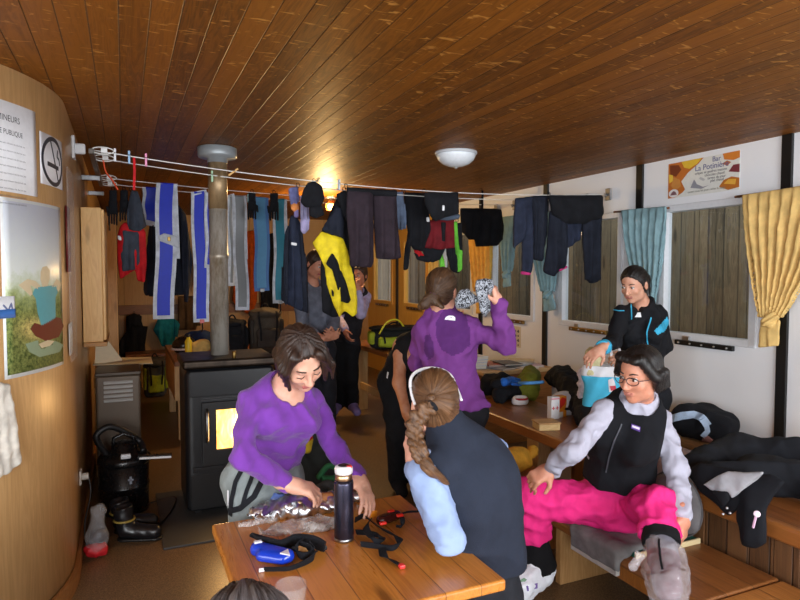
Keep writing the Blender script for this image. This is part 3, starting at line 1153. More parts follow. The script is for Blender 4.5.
def poster_mat():
    """meadow poster: pale sky fading into grass"""
    m = N('poster')
    pos = m.n('NewGeometry').outputs['Position']
    z = m.n('SeparateXYZ', i={0: pos}).outputs[2]
    nz = m.noise(pos, 22, 5, .7)
    n2 = m.noise(pos, 70, 3, .7)
    zz = m.math('ADD', z, m.math('MULTIPLY', m.math('SUBTRACT', nz, .5), .18))
    f = m.n('MapRange', i={0: zz, 1: 1.2, 2: 1.95}).outputs[0]
    grass = m.ramp(n2, (.35, srgb(62, 84, 40)), (.65, srgb(150, 160, 92)))
    sky = m.ramp(f, (.38, srgb(176, 188, 130)), (.55, srgb(222, 228, 222)), (1, srgb(206, 212, 228)))
    g = m.ramp(f, (.3, (0, 0, 0)), (.46, (1, 1, 1)))
    return m.base(m.mix(g, grass, sky), .35)


M_PAPER = plain((236, 238, 242), .6)
M_INK = plain((70, 72, 78), .6)
# meadow poster
(ta, za), (tb, zb) = arc_of(4, 380), arc_of(63, 366)
_, zt = arc_of(4, 197)
t = thing('poster', 'tall poster of a woman sitting in a misty meadow on the rounded wall', 'poster', curve_pt((ta + tb) / 2, za))
curved_sheet('border_sheet', ta, tb, za, zt, plain((232, 236, 236), .35), t, .003)
curved_sheet('picture_sheet', ta + .014, tb - .012, za + .016, zt - .014, poster_mat(), t, .0048)


def on_curve(name, pts, mat, parent, out=.0068):
    """printed shape following the rounded wall; pts in measured bearings"""
    q = [arc_of(*p) for p in pts]
    bm_ = bmesh.new()
    bm_.faces.new([bm_.verts.new((a, 0, z)) for a, z in q])
    bmesh.ops.triangulate(bm_, faces=bm_.faces[:])
    a0, a1 = min(a for a, _ in q), max(a for a, _ in q)
    for c in np.arange(a0 + .01, a1, .015):
        bmesh.ops.bisect_plane(bm_, geom=bm_.verts[:] + bm_.edges[:] + bm_.faces[:], plane_co=(c, 0, 0), plane_no=(1, 0, 0))
    bm_.verts.index_update()
    vs = [curve_pt(v.co.x, v.co.z, out) for v in bm_.verts]
    fs = [[v.index for v in f.verts] for f in bm_.faces]
    bm_.free()
    o = mesh_np(name, vs, fs, mat, parent, False)
    o.modifiers.new('t', 'SOLIDIFY').thickness = .0006
    return o


SK = plain((214, 196, 160), .5)
on_curve('printed_shirt', [(33, 289), (37, 287), (47, 286), (54, 285), (56, 292), (53, 300), (54, 318), (40, 326), (36, 312), (35, 300), (31, 294)], plain((96, 164, 172), .5), t)
on_curve('printed_legs', [(29, 329), (33, 323), (40, 325), (54, 317), (59, 318), (62, 326), (57, 337), (44, 341), (34, 336)], plain((112, 52, 36), .5), t)
on_curve('printed_arm', [(17, 285), (26, 279), (34, 281), (39, 286), (36, 289), (29, 285), (22, 287), (31, 294), (29, 296)], SK, t)
on_curve('printed_arm', [(50, 287), (55, 279), (60, 283), (57, 292), (55, 289), (56, 285), (53, 287)], SK, t)
on_curve('printed_head', [(39, 272), (41, 267), (45, 266), (48, 270), (48, 279), (46, 286), (41, 287), (39, 280)], SK, t)
on_curve('printed_foot', [(37, 344), (46, 340), (53, 341), (48, 346), (40, 348)], SK, t)
on_curve('printed_blanket', [(24, 344), (37, 340), (37, 345), (40, 349), (49, 347), (54, 341), (62, 345), (58, 352), (38, 357), (28, 352)], plain((140, 158, 128), .5), t, .0062)
txt_curved('printed_caption', 'LES PETITS BONHEURS\nen montagne', .016, plain((200, 204, 210), .5), ta + .035, zt - .06, t)
txt_curved('printed_footer', 'prendre le temps de respirer', .013, plain((214, 222, 206), .5), ta + .03, za + .05, t)
txt_curved('printed_footer', 'eau', .04, plain((224, 230, 224), .5), tb - .1, za + .09, t)
# notice
(tc, zc2), (td, zd) = arc_of(-12, 105), arc_of(36, 197)
(_, ze) = arc_of(36, 113)
t = thing('notice', 'white printed notice on minors and alcohol, topmost on the rounded wall', 'notice', curve_pt((tc + td) / 2, zd))
curved_sheet('sheet', tc - .1, td, zd, ze, M_PAPER, t, .0052)
txt_curved('heading', 'PROTECTION DES MINEURS', .036, M_INK, td - .475, ze - .08, t, .0072, .82)
txt_curved('heading', 'ET REPRESSION DE L\'IVRESSE PUBLIQUE', .03, M_INK, td - .5, ze - .135, t, .0072, .78)
for q in range(9):
    txt_curved('small_print', 'vente de boissons alcooliques aux mineurs de dix-huit ans', .011, plain((140, 142, 148), .6), td - .335, ze - .175 - q * .031, t, .0072)
# no smoking sign
(te, _), (tf, _) = arc_of(39, 160), arc_of(61, 160)
_, z0s = arc_of(39, 183)
_, z1s = arc_of(39, 131)
t = thing('no_smoking_sign', 'square white no-smoking sign beside the printed notice', 'sign', curve_pt((te + tf) / 2, z0s))
curved_sheet('plate', te, tf, z0s, z1s, plain((226, 226, 230), .4), t, .004)
mid, mz, R_ = (te + tf) / 2, (z0s + z1s) / 2, min((tf - te), (z1s - z0s)) * .46
rv = (z1s - z0s) * .45
M_DK = plain((42, 44, 54), .5)


def curve_band(name, pts, w, mat, parent, closed=False, out=.0062):
    """printed stroke: pts (arc, z)"""
    vs, fs = [], []
    if not closed:
        pts = [np.array(pts[i]) * (1 - u) + np.array(pts[i + 1]) * u for i in range(len(pts) - 1) for u in (0, .2, .4, .6, .8)] + [np.array(pts[-1])]
    k_ = len(pts)
    pts = np.array(pts)
    for i in range(k_):
        tt = pts[(i + 1) % k_ if closed else min(i + 1, k_ - 1)] - pts[i - 1 if (closed or i) else 0]
        nn = nrm(A(-tt[1], tt[0])) * w / 2
        vs += [curve_pt(*(pts[i] + nn), out), curve_pt(*(pts[i] - nn), out)]
    for i in range(k_ if closed else k_ - 1):
        j = (i + 1) % k_
        fs.append((2 * i, 2 * i + 1, 2 * j + 1, 2 * j))
    o = mesh_np(name, vs, fs, mat, parent, False)
    o.modifiers.new('t', 'SOLIDIFY').thickness = .0006
    return o


curve_band('ring', [(mid + (tf - te) * .43 * math.cos(a), mz + rv * math.sin(a)) for a in np.linspace(0, 2 * math.pi, 40, endpoint=False)], .02, M_DK, t, True)
curve_band('slash', [(mid - (tf - te) * .13, mz + rv * .95), (mid + (tf - te) * .22, mz - rv * .9)], .012, M_DK, t)
curve_band('cigarette', [(mid - (tf - te) * .26, mz - rv * .16), (mid + (tf - te) * .22, mz - rv * .22)], .02, M_DK, t, out=.0068)
curve_band('smoke', [(mid + (tf - te) * .3, mz - rv * .05), (mid + (tf - te) * .26, mz + rv * .2), (mid + (tf - te) * .16, mz + rv * .3), (mid + (tf - te) * .2, mz + rv * .6)], .011, M_DK, t, out=.0068)
# small card, light switch, towel
(tg, zg), (th_, zh) = arc_of(-6, 325), arc_of(13, 317)
_, zi = arc_of(10, 296)
t = thing('card', 'small white card with a blue foot, overlapping the meadow poster', 'card', curve_pt(tg, zh))
curved_sheet('sheet', tg, th_, zh, zi, M_PAPER, t, .0095)
curved_sheet('blue_strip', tg - .001, th_ + .001, zh - .002, zh + .035, plain((64, 116, 190), .5), t, .0115)
curve_band('drawing', [(th_ - .06, zi - .035), (th_ - .035, zi - .06), (th_ - .02, zi - .03), (th_ - .012, zi - .07)], .008, plain((110, 120, 160), .5), t, out=.0122)
p = curve_pt(*arc_of(79, 477))
t = thing('wall_socket', 'white socket low on the rounded wall beside the vacuum', 'socket', p)
B().box(p + A(.002, -.04, -.04), p + A(.014, .04, .04), .004).obj('cover_plate', plain((224, 222, 214), .4), t)
B().cyl(p + A(.012, 0, 0), p + A(.05, 0, 0), .02).obj('plug', plain((210, 208, 200), .4), t)
B().tube(spline([p + A(.05, 0, 0), p + A(.06, -.03, -.1), p + A(.03, -.12, -.25), A(XL + .05, p[1] - .2, .02)]), .005).obj('cord', M_BLACKM, t)
# plastic document pocket with leaflets
(tj, zj), (tk, zk) = arc_of(66, 345), arc_of(77, 150)
t = thing('wall_mounted_pocket', 'clear plastic wall pocket with a dark red leaflet beside the meadow poster', 'holder', curve_pt(tj, zj))
curved_sheet('pocket', tj, tj + .3, 1.15, 2.12, film(.16), t, .02, th=.002)
curved_sheet('red_leaflet', tj + .02, tj + .2, 1.6, 1.93, plain((120, 36, 40), .4), t, .008)
curved_sheet('pale_leaflet', tj + .03, tj + .19, 1.18, 1.34, plain((222, 222, 220), .5), t, .008)
# bare pole and hook board in the rear left
pp = P(116, 300, 6.6)
o = B().cyl((pp[0], pp[1], 0), (pp[0], pp[1], 2.4), .022).obj('post', M_BLACKM)
prop(o, 'thin black upright post beside the hanging red jacket', 'post')
o['kind'] = 'thing'
t = thing('hook_board', 'pale upright board with coat hooks at the far end of the rounded wall', 'coat rack', (XL + .08, 6.9, .8))
B().box((XL + .01, 6.9, .0), (XL + .2, 6.94, 2.18), .004).obj('board', M_PALE, t)
for x in (XL + .05, XL + .14):
    B().tube([(x, 6.9, 2.02), (x, 6.84, 2.02), (x, 6.82, 2.05), (x, 6.83, 2.08)], .008).obj('hook', metal((120, 116, 110), .3), t)
# ------------------------------------------------------------------ clothes lines
class Line:
    def __init__(s, y, l, r, sag, mid=None):
        s.y = y
        s.a, s.b = on(*l, y=y), on(*r, y=y)
        s.a[0], s.b[0] = XL + .1, XR - .05
        s.sag = sag

    def z(s, x):
        t = (x - s.a[0]) / (s.b[0] - s.a[0])
        return s.a[2] + (s.b[2] - s.a[2]) * t - 4 * s.sag * t * (1 - t)

    def pts(s, n=40):
        return [A(x, s.y, s.z(x)) for x in np.linspace(s.a[0], s.b[0], n)]


M_ROPE = plain((226, 224, 220), .6)
LN = [Line(4.08, (80, 149), (604, 194), .09), Line(4.36, (88, 157), (590, 200), .085), Line(5.45, (96, 177), (512, 205), .05), Line(5.8, (99, 183), (496, 209), .05)]
NM = ['nearest of the white washing lines strung across the room', 'second of the white washing lines from the viewer', 'third of the white washing lines, behind the flue pipe', 'farthest of the white washing lines, behind the flue pipe']
for L, lab in zip(LN, NM):
    t = thing('washing_line', lab, 'washing line', (XL, L.y, 2.3), 'washing lines across the room')
    B().tube(L.pts(), .0035, 6).obj('cord', M_ROPE, t)
    a = L.a
    b = B()
    b.tube([a + A(.06 + .06 * math.cos(q), 0, .02 * math.sin(q)) for q in np.linspace(0, 2 * math.pi, 16, endpoint=False)], .004, 6, True)
    b.obj('loop', M_ROPE, t)
    B().box(a + A(.05, -.012, -.014), a + A(.085, .012, .014), .003).obj('tensioner', plain((235, 235, 235), .4), t)
    B().box(L.b + A(.005, -.03, -.05), L.b + A(.022, .03, .05), .004).obj('end_bracket', metal((170, 172, 176), .35), t)
    B().tube([L.b + A(.012, 0, 0), L.b + A(-.02, 0, -.02), L.b + A(-.03, 0, 0), L.b], .006).obj('end_hook', metal((170, 172, 176), .35), t)
t = thing('line_bracket', 'white wall bracket and dark rail holding the washing lines', 'bracket', (XL, 4.9, 2.3))
za = LN[0].a[2]
B().box((XL, 4.04, za - .06), (XL + .016, 4.12, za + .07), .004).box((XL + .01, 4.06, za - .03), (XL + .07, 4.1, za + .03), .01).obj('plate', plain((205, 206, 208), .4), t)
B().bar((XL + .1, 4.06, za - .01), (XL + .1, 5.84, LN[3].a[2] - .01), .03, .03).obj('rail', plain((92, 84, 76), .4), t)
b = B()
for y in (4.9, 5.84):
    bb = B().box((XL, y - .012, za - .07), (XL + .12, y + .012, za - .035), .004)
    bb.obj('arm', metal((170, 170, 172), .35), t)


def peg(px, py, L, colr, lab, h=.075, tilt=0.0):
    p = on(px, py, y=LN[L].y)
    z = LN[L].z(p[0])
    t = thing('clothes_peg', lab, 'peg', (p[0], LN[L].y, z - h * .6), 'clothes pegs')
    m = plain(colr, .45)
    R = Matrix.Rotation(tilt, 3, 'Y')
    for s in (-1, 1):
        B().box((p[0] - .006, LN[L].y + s * .004, z - h * .6), (p[0] + .006, LN[L].y + s * .013, z + h * .4), .002, R, (p[0], LN[L].y, z)).obj('jaw', m, t)
    B().tube([(p[0], LN[L].y - .014, z + .004), (p[0], LN[L].y + .014, z + .004)], .005, 8).obj('spring', metal((180, 180, 180), .3), t)


peg(115, 157, 0, (232, 234, 240), 'white peg near the rounded wall, clipped to the nearest line')
peg(129, 153, 0, (150, 190, 226), 'pale blue peg between the white and pink pegs')
peg(146, 164, 0, (236, 150, 190), 'pink peg clipped to the nearest washing line')
peg(212, 176, 1, (170, 206, 170), 'pale green peg just beside the flue pipe')
peg(234, 166, 0, (206, 160, 90), 'wooden peg just past the flue pipe collar', tilt=.9)
peg(317, 184, 0, (214, 176, 120), 'wooden peg holding the black beanie', tilt=.5)
peg(339, 188, 0, (200, 204, 210), 'pale grey peg above the yellow and black jacket')
peg(248, 200, 3, (150, 196, 206), 'turquoise peg between the grey and blue climbing skins')
peg(276, 195, 3, (150, 140, 130), 'greyish peg holding a single black glove')


def hang_loop(x, y, z, t):
    """the little loop a thing hangs by"""
    B().tube([A(x + .012 * math.cos(a), y, z + .016 * math.sin(a)) for a in np.linspace(0, 6.283, 12, endpoint=False)], .0025, 5, True).obj('hanging_loop', M_BLACK, t)


# ---- climbing skins: long strips folded over a line
def skin_strip(name, lab, pxc, wpx, top, bot, L, colr, edge, lean=0.0, back=None, clip=None, dy=0.0, stripe=.62, group=True):
    ln = LN[L]
    c, e = on(pxc, top, y=ln.y), on(pxc + lean, bot, y=ln.y)
    w = abs(on(pxc + wpx / 2, top, y=ln.y)[0] - on(pxc - wpx / 2, top, y=ln.y)[0])
    zt = ln.z(c[0])
    y = ln.y + dy
    t = thing(name, lab, 'climbing skin', (c[0], y, e[2]), 'climbing skins hung to dry')
    bz = back if back is not None else e[2] + (zt - e[2]) * .45
    rs = random.Random(int(pxc))

    def path(off, z0, z1b):
        p = []
        for q in np.linspace(0, 1, 22):
            z = z0 + (zt - z0) * q
            p.append(A(c[0] + (e[0] - c[0]) * (1 - q) + .006 * math.sin(q * 9 + pxc), y - .008 - off - .006 * math.sin(q * 7 + pxc), z))
        for q in np.linspace(0, math.pi, 7)[1:-1]:
            p.append(A(c[0], y - (.008 + off) * math.cos(q), zt + (.008 + off) * math.sin(q)))
        for q in np.linspace(0, 1, 12):
            p.append(A(c[0] + .012 * q, y + .008 + off + .004 * math.sin(q * 6), zt - (zt - z1b) * q))
        return p
    B().tube(path(0, e[2], bz), 1, flat=(w, .005, (0, 1, 0))).obj('plush_strip', edge, t)
    hang_loop(c[0], y, zt - .01, t)
    B().tube(path(.0035, e[2] + .03, bz + .03), 1, flat=(w * stripe, .003, (0, 1, 0))).obj('glue_stripe', colr, t)
    if clip:
        b = B()
        b.box((e[0] - .02, y - .02, e[2] - .01), (e[0] + .02, y - .006, e[2] + .025), .004)
        b.obj('tip_clip', clip, t)
        B().tube([(e[0], y - .012, e[2]), (e[0] + .004, y - .012, e[2] - .06), (e[0] - .008, y - .012, e[2] - .09)], .006, 6).obj('tail_strap', M_BLACK, t)
    return t


M_PLUSH = fabric((206, 212, 222), .9)
M_BLUE = plain((30, 52, 196), .45, spec=.25)
M_SBLUE = plain((96, 160, 206), .45, spec=.3)
M_TEAL = plain((44, 132, 156), .45, spec=.3)
M_GREY = plain((122, 126, 130), .36)
M_MET = metal((190, 190, 192), .3)
skin_strip('climbing_skin', 'long white and royal blue climbing skin nearest the dark jacket', 167, 21, 187, 319, 2, M_BLUE, M_PLUSH, -3, clip=None)
q_ = LN[2].y - .03
sk_ = [o for o in bpy.data.objects if o.get('category') == 'climbing skin'][-1]
drape('folded_tip', [(158, 236), (164, 233), (177, 236), (180, 249), (170, 245), (159, 241)], q_, M_PLUSH, sk_, T=.006, fold=.003, res=.007)
B().box(on(169, 239, y=q_ - .02) - A(.012, .006, .018), on(169, 239, y=q_ - .02) + A(.012, .0, .018), .003).obj('tip_clip', M_BRASS, sk_)
skin_strip('climbing_skin', 'short white and blue skin partly behind the red jacket', 151, 17, 192, 226, 3, M_BLUE, M_PLUSH, 0)
skin_strip('climbing_skin', 'white and blue skin beside the flue pipe ending in a pink tip', 199, 16, 195, 322, 3, M_BLUE, M_PLUSH, 3, clip=plain((216, 110, 110), .5))
skin_strip('climbing_skin', 'white and blue skin half hidden by the flue pipe', 212, 15, 195, 268, 3, M_BLUE, M_PLUSH, 0, dy=-.04)
skin_strip('climbing_skin', 'grey and white climbing skin just past the flue pipe', 239, 14, 199, 310, 3, M_GREY, M_PLUSH, 3)
skin_strip('climbing_skin', 'narrow white skin edge beside the grey climbing skin', 231, 9, 199, 286, 3, M_GREY, M_PLUSH, 2, dy=.04, stripe=.3)
skin_strip('climbing_skin', 'pale blue climbing skin with a metal tip hook', 261, 15, 202, 291, 3, M_SBLUE, plain((70, 122, 190), .5), 1, clip=M_MET)
skin_strip('climbing_skin', 'teal and white climbing skin beside the dark softshell jacket', 280, 14, 204, 303, 3, M_TEAL, M_PLUSH, 0, clip=M_MET)


def glove(name, lab, px, py0, py1, L, m, w=10, thumb=1, group=None, dy=0):
    y = LN[L].y + dy
    t = thing(name, lab, 'glove', tuple(on(px, py1, y=y)), group or 'gloves hung to dry')
    hgt = py1 - py0
    q = on(px, py0, y=y)
    hang_loop(q[0], y, q[2] + .008, t)
    c = px
    drape('cuff', [(c - w * .42, py0), (c + w * .42, py0), (c + w * .4, py0 + hgt * .35), (c - w * .4, py0 + hgt * .35)], y, m, t, T=.016, fold=.003, res=.007)
    drape('palm', [(c - w * .45, py0 + hgt * .3), (c + w * .45, py0 + hgt * .3), (c + w * .5, py0 + hgt * .68), (c - w * .5, py0 + hgt * .68)], y, m, t, T=.02, fold=.003, res=.007)
    for q in range(4):
        x = c - w * .38 + q * w * .25
        drape('finger', [(x - w * .12, py0 + hgt * .62), (x + w * .12, py0 + hgt * .62), (x + w * .11, py1 - (0, 2, 1, 0)[q] * .8), (x - w * .11, py1 - (0, 2, 1, 0)[q] * .8)], y, m, t, T=.014, fold=.002, res=.006)
    x = c + thumb * w * .55
    drape('thumb', [(x - w * .2, py0 + hgt * .42), (x + w * .12, py0 + hgt * .48), (x + w * .2, py0 + hgt * .75), (x - w * .05, py0 + hgt * .72)], y, m, t, T=.014, fold=.002, res=.006)


glove('glove', 'black glove on the third line, nearest the rounded wall', 113, 190, 226, 2, M_BLACK, 10, -1)
glove('glove', 'black glove on the third line, against the red jacket', 124, 190, 222, 2, M_BLACK, 10, 1, dy=.05)
glove('glove', 'black glove pegged between the blue and teal skins', 274, 193, 221, 2, M_BLACK, 10, -1)
glove('glove', 'black glove above the grey skin, behind the lines', 252, 192, 220, 2, M_BLACK, 9, 1, dy=.04)

# ---- garments
M_RED = fabric((190, 24, 32), .7)
M_DGREY = fabric((62, 68, 80), .8)
M_NAVY = fabric((30, 34, 46), .85)
M_NAVY2 = fabric((38, 44, 62), .85)
M_YEL = fabric((240, 208, 36), .6)
M_PLUM = fabric((48, 38, 46), .85)
M_SLATE = fabric((96, 110, 134), .85)
M_WINE = fabric((110, 24, 32), .8)
M_GREEN = fabric((104, 190, 60), .7)
M_REFL = plain((240, 242, 246), .3)
o = B().tube([on(134, 157, y=4.08), on(134.5, 170, y=4.07), on(134, 190, y=4.08)], 1, flat=(.014, .003, (0, 1, 0))).obj('hanging_strap', M_RED)
prop(o, 'thin red strap dangling from the nearest washing line above the red jacket', 'strap')
o = B().tube(spline([on(103, 160, y=4.36), on(106, 172, y=4.36), on(112, 180, y=4.36), on(118, 190, y=4.36)]), .005).obj('orange_cord', plain((214, 74, 30), .5))
prop(o, 'orange cord dangling near the rounded wall end of the lines', 'cord')


def garment(name, lab, cat, y, parts, base=None):
    pts = parts[0][1]
    bx = sum(p[0] for p in pts) / len(pts)
    by = max(p[1] for p in pts)
    t = thing(name, lab, cat, tuple(on(bx, by, y=y)))
    tp_ = min((p for pr in parts for p in pr[1]), key=lambda p: p[1])
    q = on(*tp_, y=y)
    hang_loop(q[0], y, q[2] + .006, t)
    for i, pr in enumerate(parts):
        nm, outline, m = pr[:3]
        kw = dict(pr[3]) if len(pr) > 3 else {}
        drape(nm, outline, y + kw.pop('dy', 0), m, t, seed=i * 7 + int(bx), **kw)
    return t


garment('hooded_jacket', 'red and dark grey hooded jacket beside the gloves', 'jacket', 5.5, [
    ('body', [(124, 222), (140, 224), (146, 232), (147, 262), (145, 283), (137, 281), (135, 270), (120, 280), (117, 262), (117, 236), (120, 226)], M_RED, dict(T=.035)),
    ('dark_panel', [(122, 230), (139, 232), (140, 262), (136, 270), (122, 272), (120, 255), (123, 242)], M_DGREY, dict(dy=-.03, T=.025)),
    ('hood', [(131, 190), (138, 191), (142, 204), (147, 226), (139, 232), (128, 230), (126, 214), (129, 198)], M_DGREY, dict(dy=-.04, T=.035)),
    ('reflective_patch', [(117, 235), (121, 236), (122, 241), (118, 240)], M_REFL, dict(dy=-.04, T=.006, fold=0, res=.006))])
garment('jacket', 'dark charcoal jacket hanging behind the long blue skin', 'jacket', 5.87, [
    ('body', [(158, 205), (164, 200), (172, 200), (180, 206), (188, 232), (190, 262), (189, 295), (148, 297), (150, 262), (152, 230)], M_NAVY, dict(T=.04)),
    ('sleeve', [(158, 206), (151, 214), (147, 240), (143, 290), (145, 296), (154, 296), (157, 262), (158, 232)], M_NAVY, dict(dy=-.05, T=.04)),
    ('sleeve', [(178, 204), (186, 214), (190, 240), (193, 262), (188, 303), (184, 302), (181, 262), (178, 232)], M_NAVY, dict(dy=-.05, T=.04)),
    ('collar', [(160, 199), (178, 199), (177, 206), (162, 206)], M_BLACK, dict(dy=-.02, T=.035))])
garment('softshell_jacket', 'dark softshell jacket with a small white logo beside the teal skin', 'jacket', 4.4, [
    ('body', [(290, 216), (296, 214), (301, 224), (304, 250), (307, 285), (307, 312), (300, 311), (284, 303), (284, 270), (286, 240)], M_NAVY2, dict(T=.04)),
    ('sleeve', [(289, 222), (285, 232), (282, 262), (281, 300), (287, 307), (289, 262)], M_NAVY, dict(dy=-.05, T=.035)),
    ('sleeve', [(299, 222), (303, 234), (308, 275), (309, 314), (303, 312), (301, 268)], M_NAVY, dict(dy=-.05, T=.035)),
    ('logo', [(291, 242), (297, 243), (297, 246), (291, 245)], M_REFL, dict(dy=-.047, T=.006, fold=0, res=.004, lump=0))])
hat = thing('beanie', 'black beanie pegged to the nearest washing line', 'hat', tuple(on(313, 208, y=4.08)))
q = on(314, 182, y=4.08)
hang_loop(q[0], 4.08, q[2] + .006, hat)
drape('crown', [(303, 190), (308, 182), (315, 181), (322, 186), (325, 198), (321, 207), (306, 208), (300, 202)], 4.08, M_BLACK, hat, T=.06, puff=.06, fold=.004)
drape('brim', [(309, 206), (322, 205), (325, 215), (316, 219), (309, 216)], 4.09, M_BLACK, hat, T=.04)
garment('sock', 'lilac sock drooping below the beanie', 'sock', 4.3, [
    ('leg', [(300, 196), (306, 192), (309, 205), (310, 222), (300, 222)], fabric((150, 146, 180), .9), dict(T=.025)),
    ('foot', [(300, 218), (310, 218), (309, 230), (304, 235), (300, 231)], fabric((160, 152, 190), .9), dict(T=.025))])
garment('sock', 'multicoloured blue and orange sock pegged beside the lilac one', 'sock', 4.33, [
    ('leg', [(288, 188), (298, 186), (300, 200), (297, 206), (290, 205)], fabric((120, 124, 176), .9), dict(T=.022)),
    ('orange_heel', [(291, 200), (298, 200), (300, 210), (294, 213), (290, 208)], fabric((220, 140, 80), .9), dict(T=.024)),
    ('toe', [(293, 209), (299, 208), (299, 218), (294, 218)], fabric((130, 120, 168), .9), dict(T=.02))])
garment('ski_jacket', 'yellow and black ski jacket hanging by its hem', 'jacket', 4.215, [
    ('body', [(338, 196), (346, 191), (352, 196), (352, 225), (353, 250), (356, 298), (350, 313), (333, 318), (322, 312), (320, 272), (322, 250), (318, 238), (326, 222), (333, 205)], M_BLACK, dict(T=.035)),
    ('yellow_panel', [(321, 231), (312, 243), (319, 256), (325, 268), (327, 285), (333, 305), (339, 318), (345, 311), (352, 317), (357, 314), (357, 298), (353, 275), (348, 250), (343, 238), (331, 234)], M_YEL, dict(dy=-.045, T=.03)),
    ('black_sleeve', [(332, 252), (338, 261), (345, 280), (352, 300), (348, 304), (341, 302), (336, 285), (332, 270), (325, 264)], M_BLACK, dict(dy=-.085, T=.028)),
    ('yoke', [(336, 206), (321, 230), (330, 235), (343, 238), (345, 222), (341, 208)], M_NAVY, dict(dy=-.06, T=.03)),
    ('pocket_zip', [(331, 288), (334, 292), (334, 297), (332, 297)], M_BLACK, dict(dy=-.085, T=.006, fold=0, res=.006)),
    ('top_flap', [(336, 194), (344, 190), (353, 194), (354, 216), (348, 226), (341, 210)], M_BLACK, dict(dy=-.07, T=.03))])
garment('trousers', 'dark plum trousers folded over the nearest line', 'trousers', 4.06, [
    ('leg', [(347, 188), (373, 190), (374, 230), (374, 262), (372, 268), (350, 267), (349, 240), (346, 210)], M_PLUM, dict(T=.045, fold=.01)),
    ('leg', [(372, 190), (396, 191), (398, 222), (401, 258), (394, 260), (376, 259), (374, 225)], M_PLUM, dict(dy=.035, T=.045, fold=.01)),
    ('waistband', [(346, 187), (397, 190), (397, 197), (347, 195)], M_BLACK, dict(T=.05, fold=.004))])
garment('towel', 'slate blue cloth just beside the plum trousers', 'cloth', 4.38, [
    ('front_fold', [(394, 192), (403, 191), (406, 212), (406, 229), (399, 231), (396, 212)], M_SLATE, dict(T=.014))])
garment('jacket', 'black jacket with a small bright tag beside the slate blue cloth', 'jacket', 4.42, [
    ('body', [(404, 192), (427, 193), (430, 230), (424, 252), (414, 250), (408, 240), (405, 215)], M_BLACK, dict(T=.045)),
    ('sleeve', [(408, 230), (412, 232), (410, 258), (407, 271), (402, 270), (404, 255)], M_BLACK, dict(T=.03)),
    ('bright_tag', [(426.5, 217), (429.5, 217), (429.5, 222), (426.5, 222)], M_REFL, dict(dy=-.06, T=.006, fold=0, res=.005))])
garment('mitten', 'bright red and black mitten under the black jacket', 'mitten', 4.5, [
    ('hand', [(411, 236), (423, 238), (421, 250), (424, 256), (416, 258), (413, 248)], M_RED, dict(T=.03)),
    ('cuff', [(413, 252), (424, 256), (432, 254), (436, 260), (428, 263), (417, 260)], M_BLACK, dict(T=.03))])
garment('shirt', 'dark wine red shirt hanging behind the black fleece', 'shirt', 4.48, [
    ('body', [(426, 220), (454, 219), (454, 248), (440, 250), (423, 248), (424, 236)], M_WINE, dict(T=.03)),
    ('black_hem', [(422, 246), (446, 248), (440, 260), (432, 263), (424, 258)], M_BLACK, dict(dy=.02, T=.025)),
    ('drawcord', [(441, 222), (446, 222), (445, 242), (441, 242)], M_BLACK, dict(dy=-.035, T=.012, fold=0, res=.006))])
garment('fleece', 'black fleece with a white print on the nearest line', 'fleece', 4.08, [
    ('body', [(424, 192), (458, 192), (459, 214), (444, 218), (436, 222), (430, 216), (425, 205)], M_BLACK, dict(T=.045)),
    ('print', [(442, 205), (444.5, 205), (444.5, 211), (442, 211)], M_REFL, dict(dy=-.055, T=.006, fold=0, res=.005))])
garment('cap', 'slate grey cap brim showing under the black fleece', 'cap', 4.2, [
    ('brim', [(436, 220), (444, 213), (450, 214), (460, 214), (459, 219), (448, 221)], fabric((80, 92, 110), .8), dict(T=.03))])
garment('trousers', 'black trousers with lime green side stripes behind the wine shirt', 'trousers', 4.56, [
    ('leg', [(446, 226), (462, 222), (462, 256), (459, 274), (452, 272), (446, 255)], M_BLACK, dict(T=.03)),
    ('green_stripe', [(452, 222), (457, 221), (460, 250), (463, 250), (462, 270), (458, 273), (455, 250)], M_GREEN, dict(dy=-.035, T=.012)),
    ('green_hem', [(438, 252), (442, 250), (446, 270), (440, 268)], M_GREEN, dict(T=.015))])
garment('shorts', 'black shorts hanging on the third line by a strap', 'shorts', 5.45, [
    ('leg', [(460, 208), (480, 208), (482, 230), (476, 240), (469, 240), (462, 232)], M_BLACK, dict(T=.05)),
    ('leg', [(478, 208), (501, 209), (504, 226), (503, 240), (497, 246), (477, 247), (474, 238)], M_BLACK, dict(T=.05)),
    ('strap', [(481, 190), (483.5, 190), (483.5, 210), (481, 210)], M_BLACK, dict(T=.008, fold=0))])
garment('trousers', 'dark navy trousers with a pink hem beside the window', 'trousers', 4.12, [
    ('leg', [(515, 198), (532, 196), (533, 230), (534, 262), (531, 274), (522, 273), (523, 240), (513, 250)], M_NAVY2, dict(T=.045)),
    ('leg', [(530, 196), (548, 195), (547, 230), (543, 262), (533, 260), (532, 225)], M_NAVY, dict(dy=.03, T=.04)),
    ('pink_hem', [(521, 271), (531, 272), (530, 275.5), (521, 274.5)], fabric((206, 60, 130), .8), dict(T=.048, res=.007))])
garment('trousers', 'black trousers with one long leg nearest the line bracket', 'trousers', 4.06, [
    ('seat', [(549, 195), (602, 195), (603, 214), (600, 219), (585, 224), (565, 224), (552, 215)], M_BLACK, dict(T=.055)),
    ('leg', [(550, 210), (566, 218), (568, 250), (566, 266), (553, 277), (543, 272), (548, 245)], M_NAVY, dict(dy=.03, T=.05)),
    ('leg', [(582, 216), (602, 212), (601, 250), (601, 280), (592, 284), (585, 280), (584, 250)], M_NAVY, dict(dy=.03, T=.05)),
    ('lining', [(566, 222), (584, 222), (580, 240), (566, 250)], M_NAVY2, dict(dy=.07, T=.02)),
    ('pink_hem', [(558, 269), (567, 265), (567, 268), (559, 272)], fabric((206, 60, 130), .8), dict(dy=.02, T=.05, res=.007))])
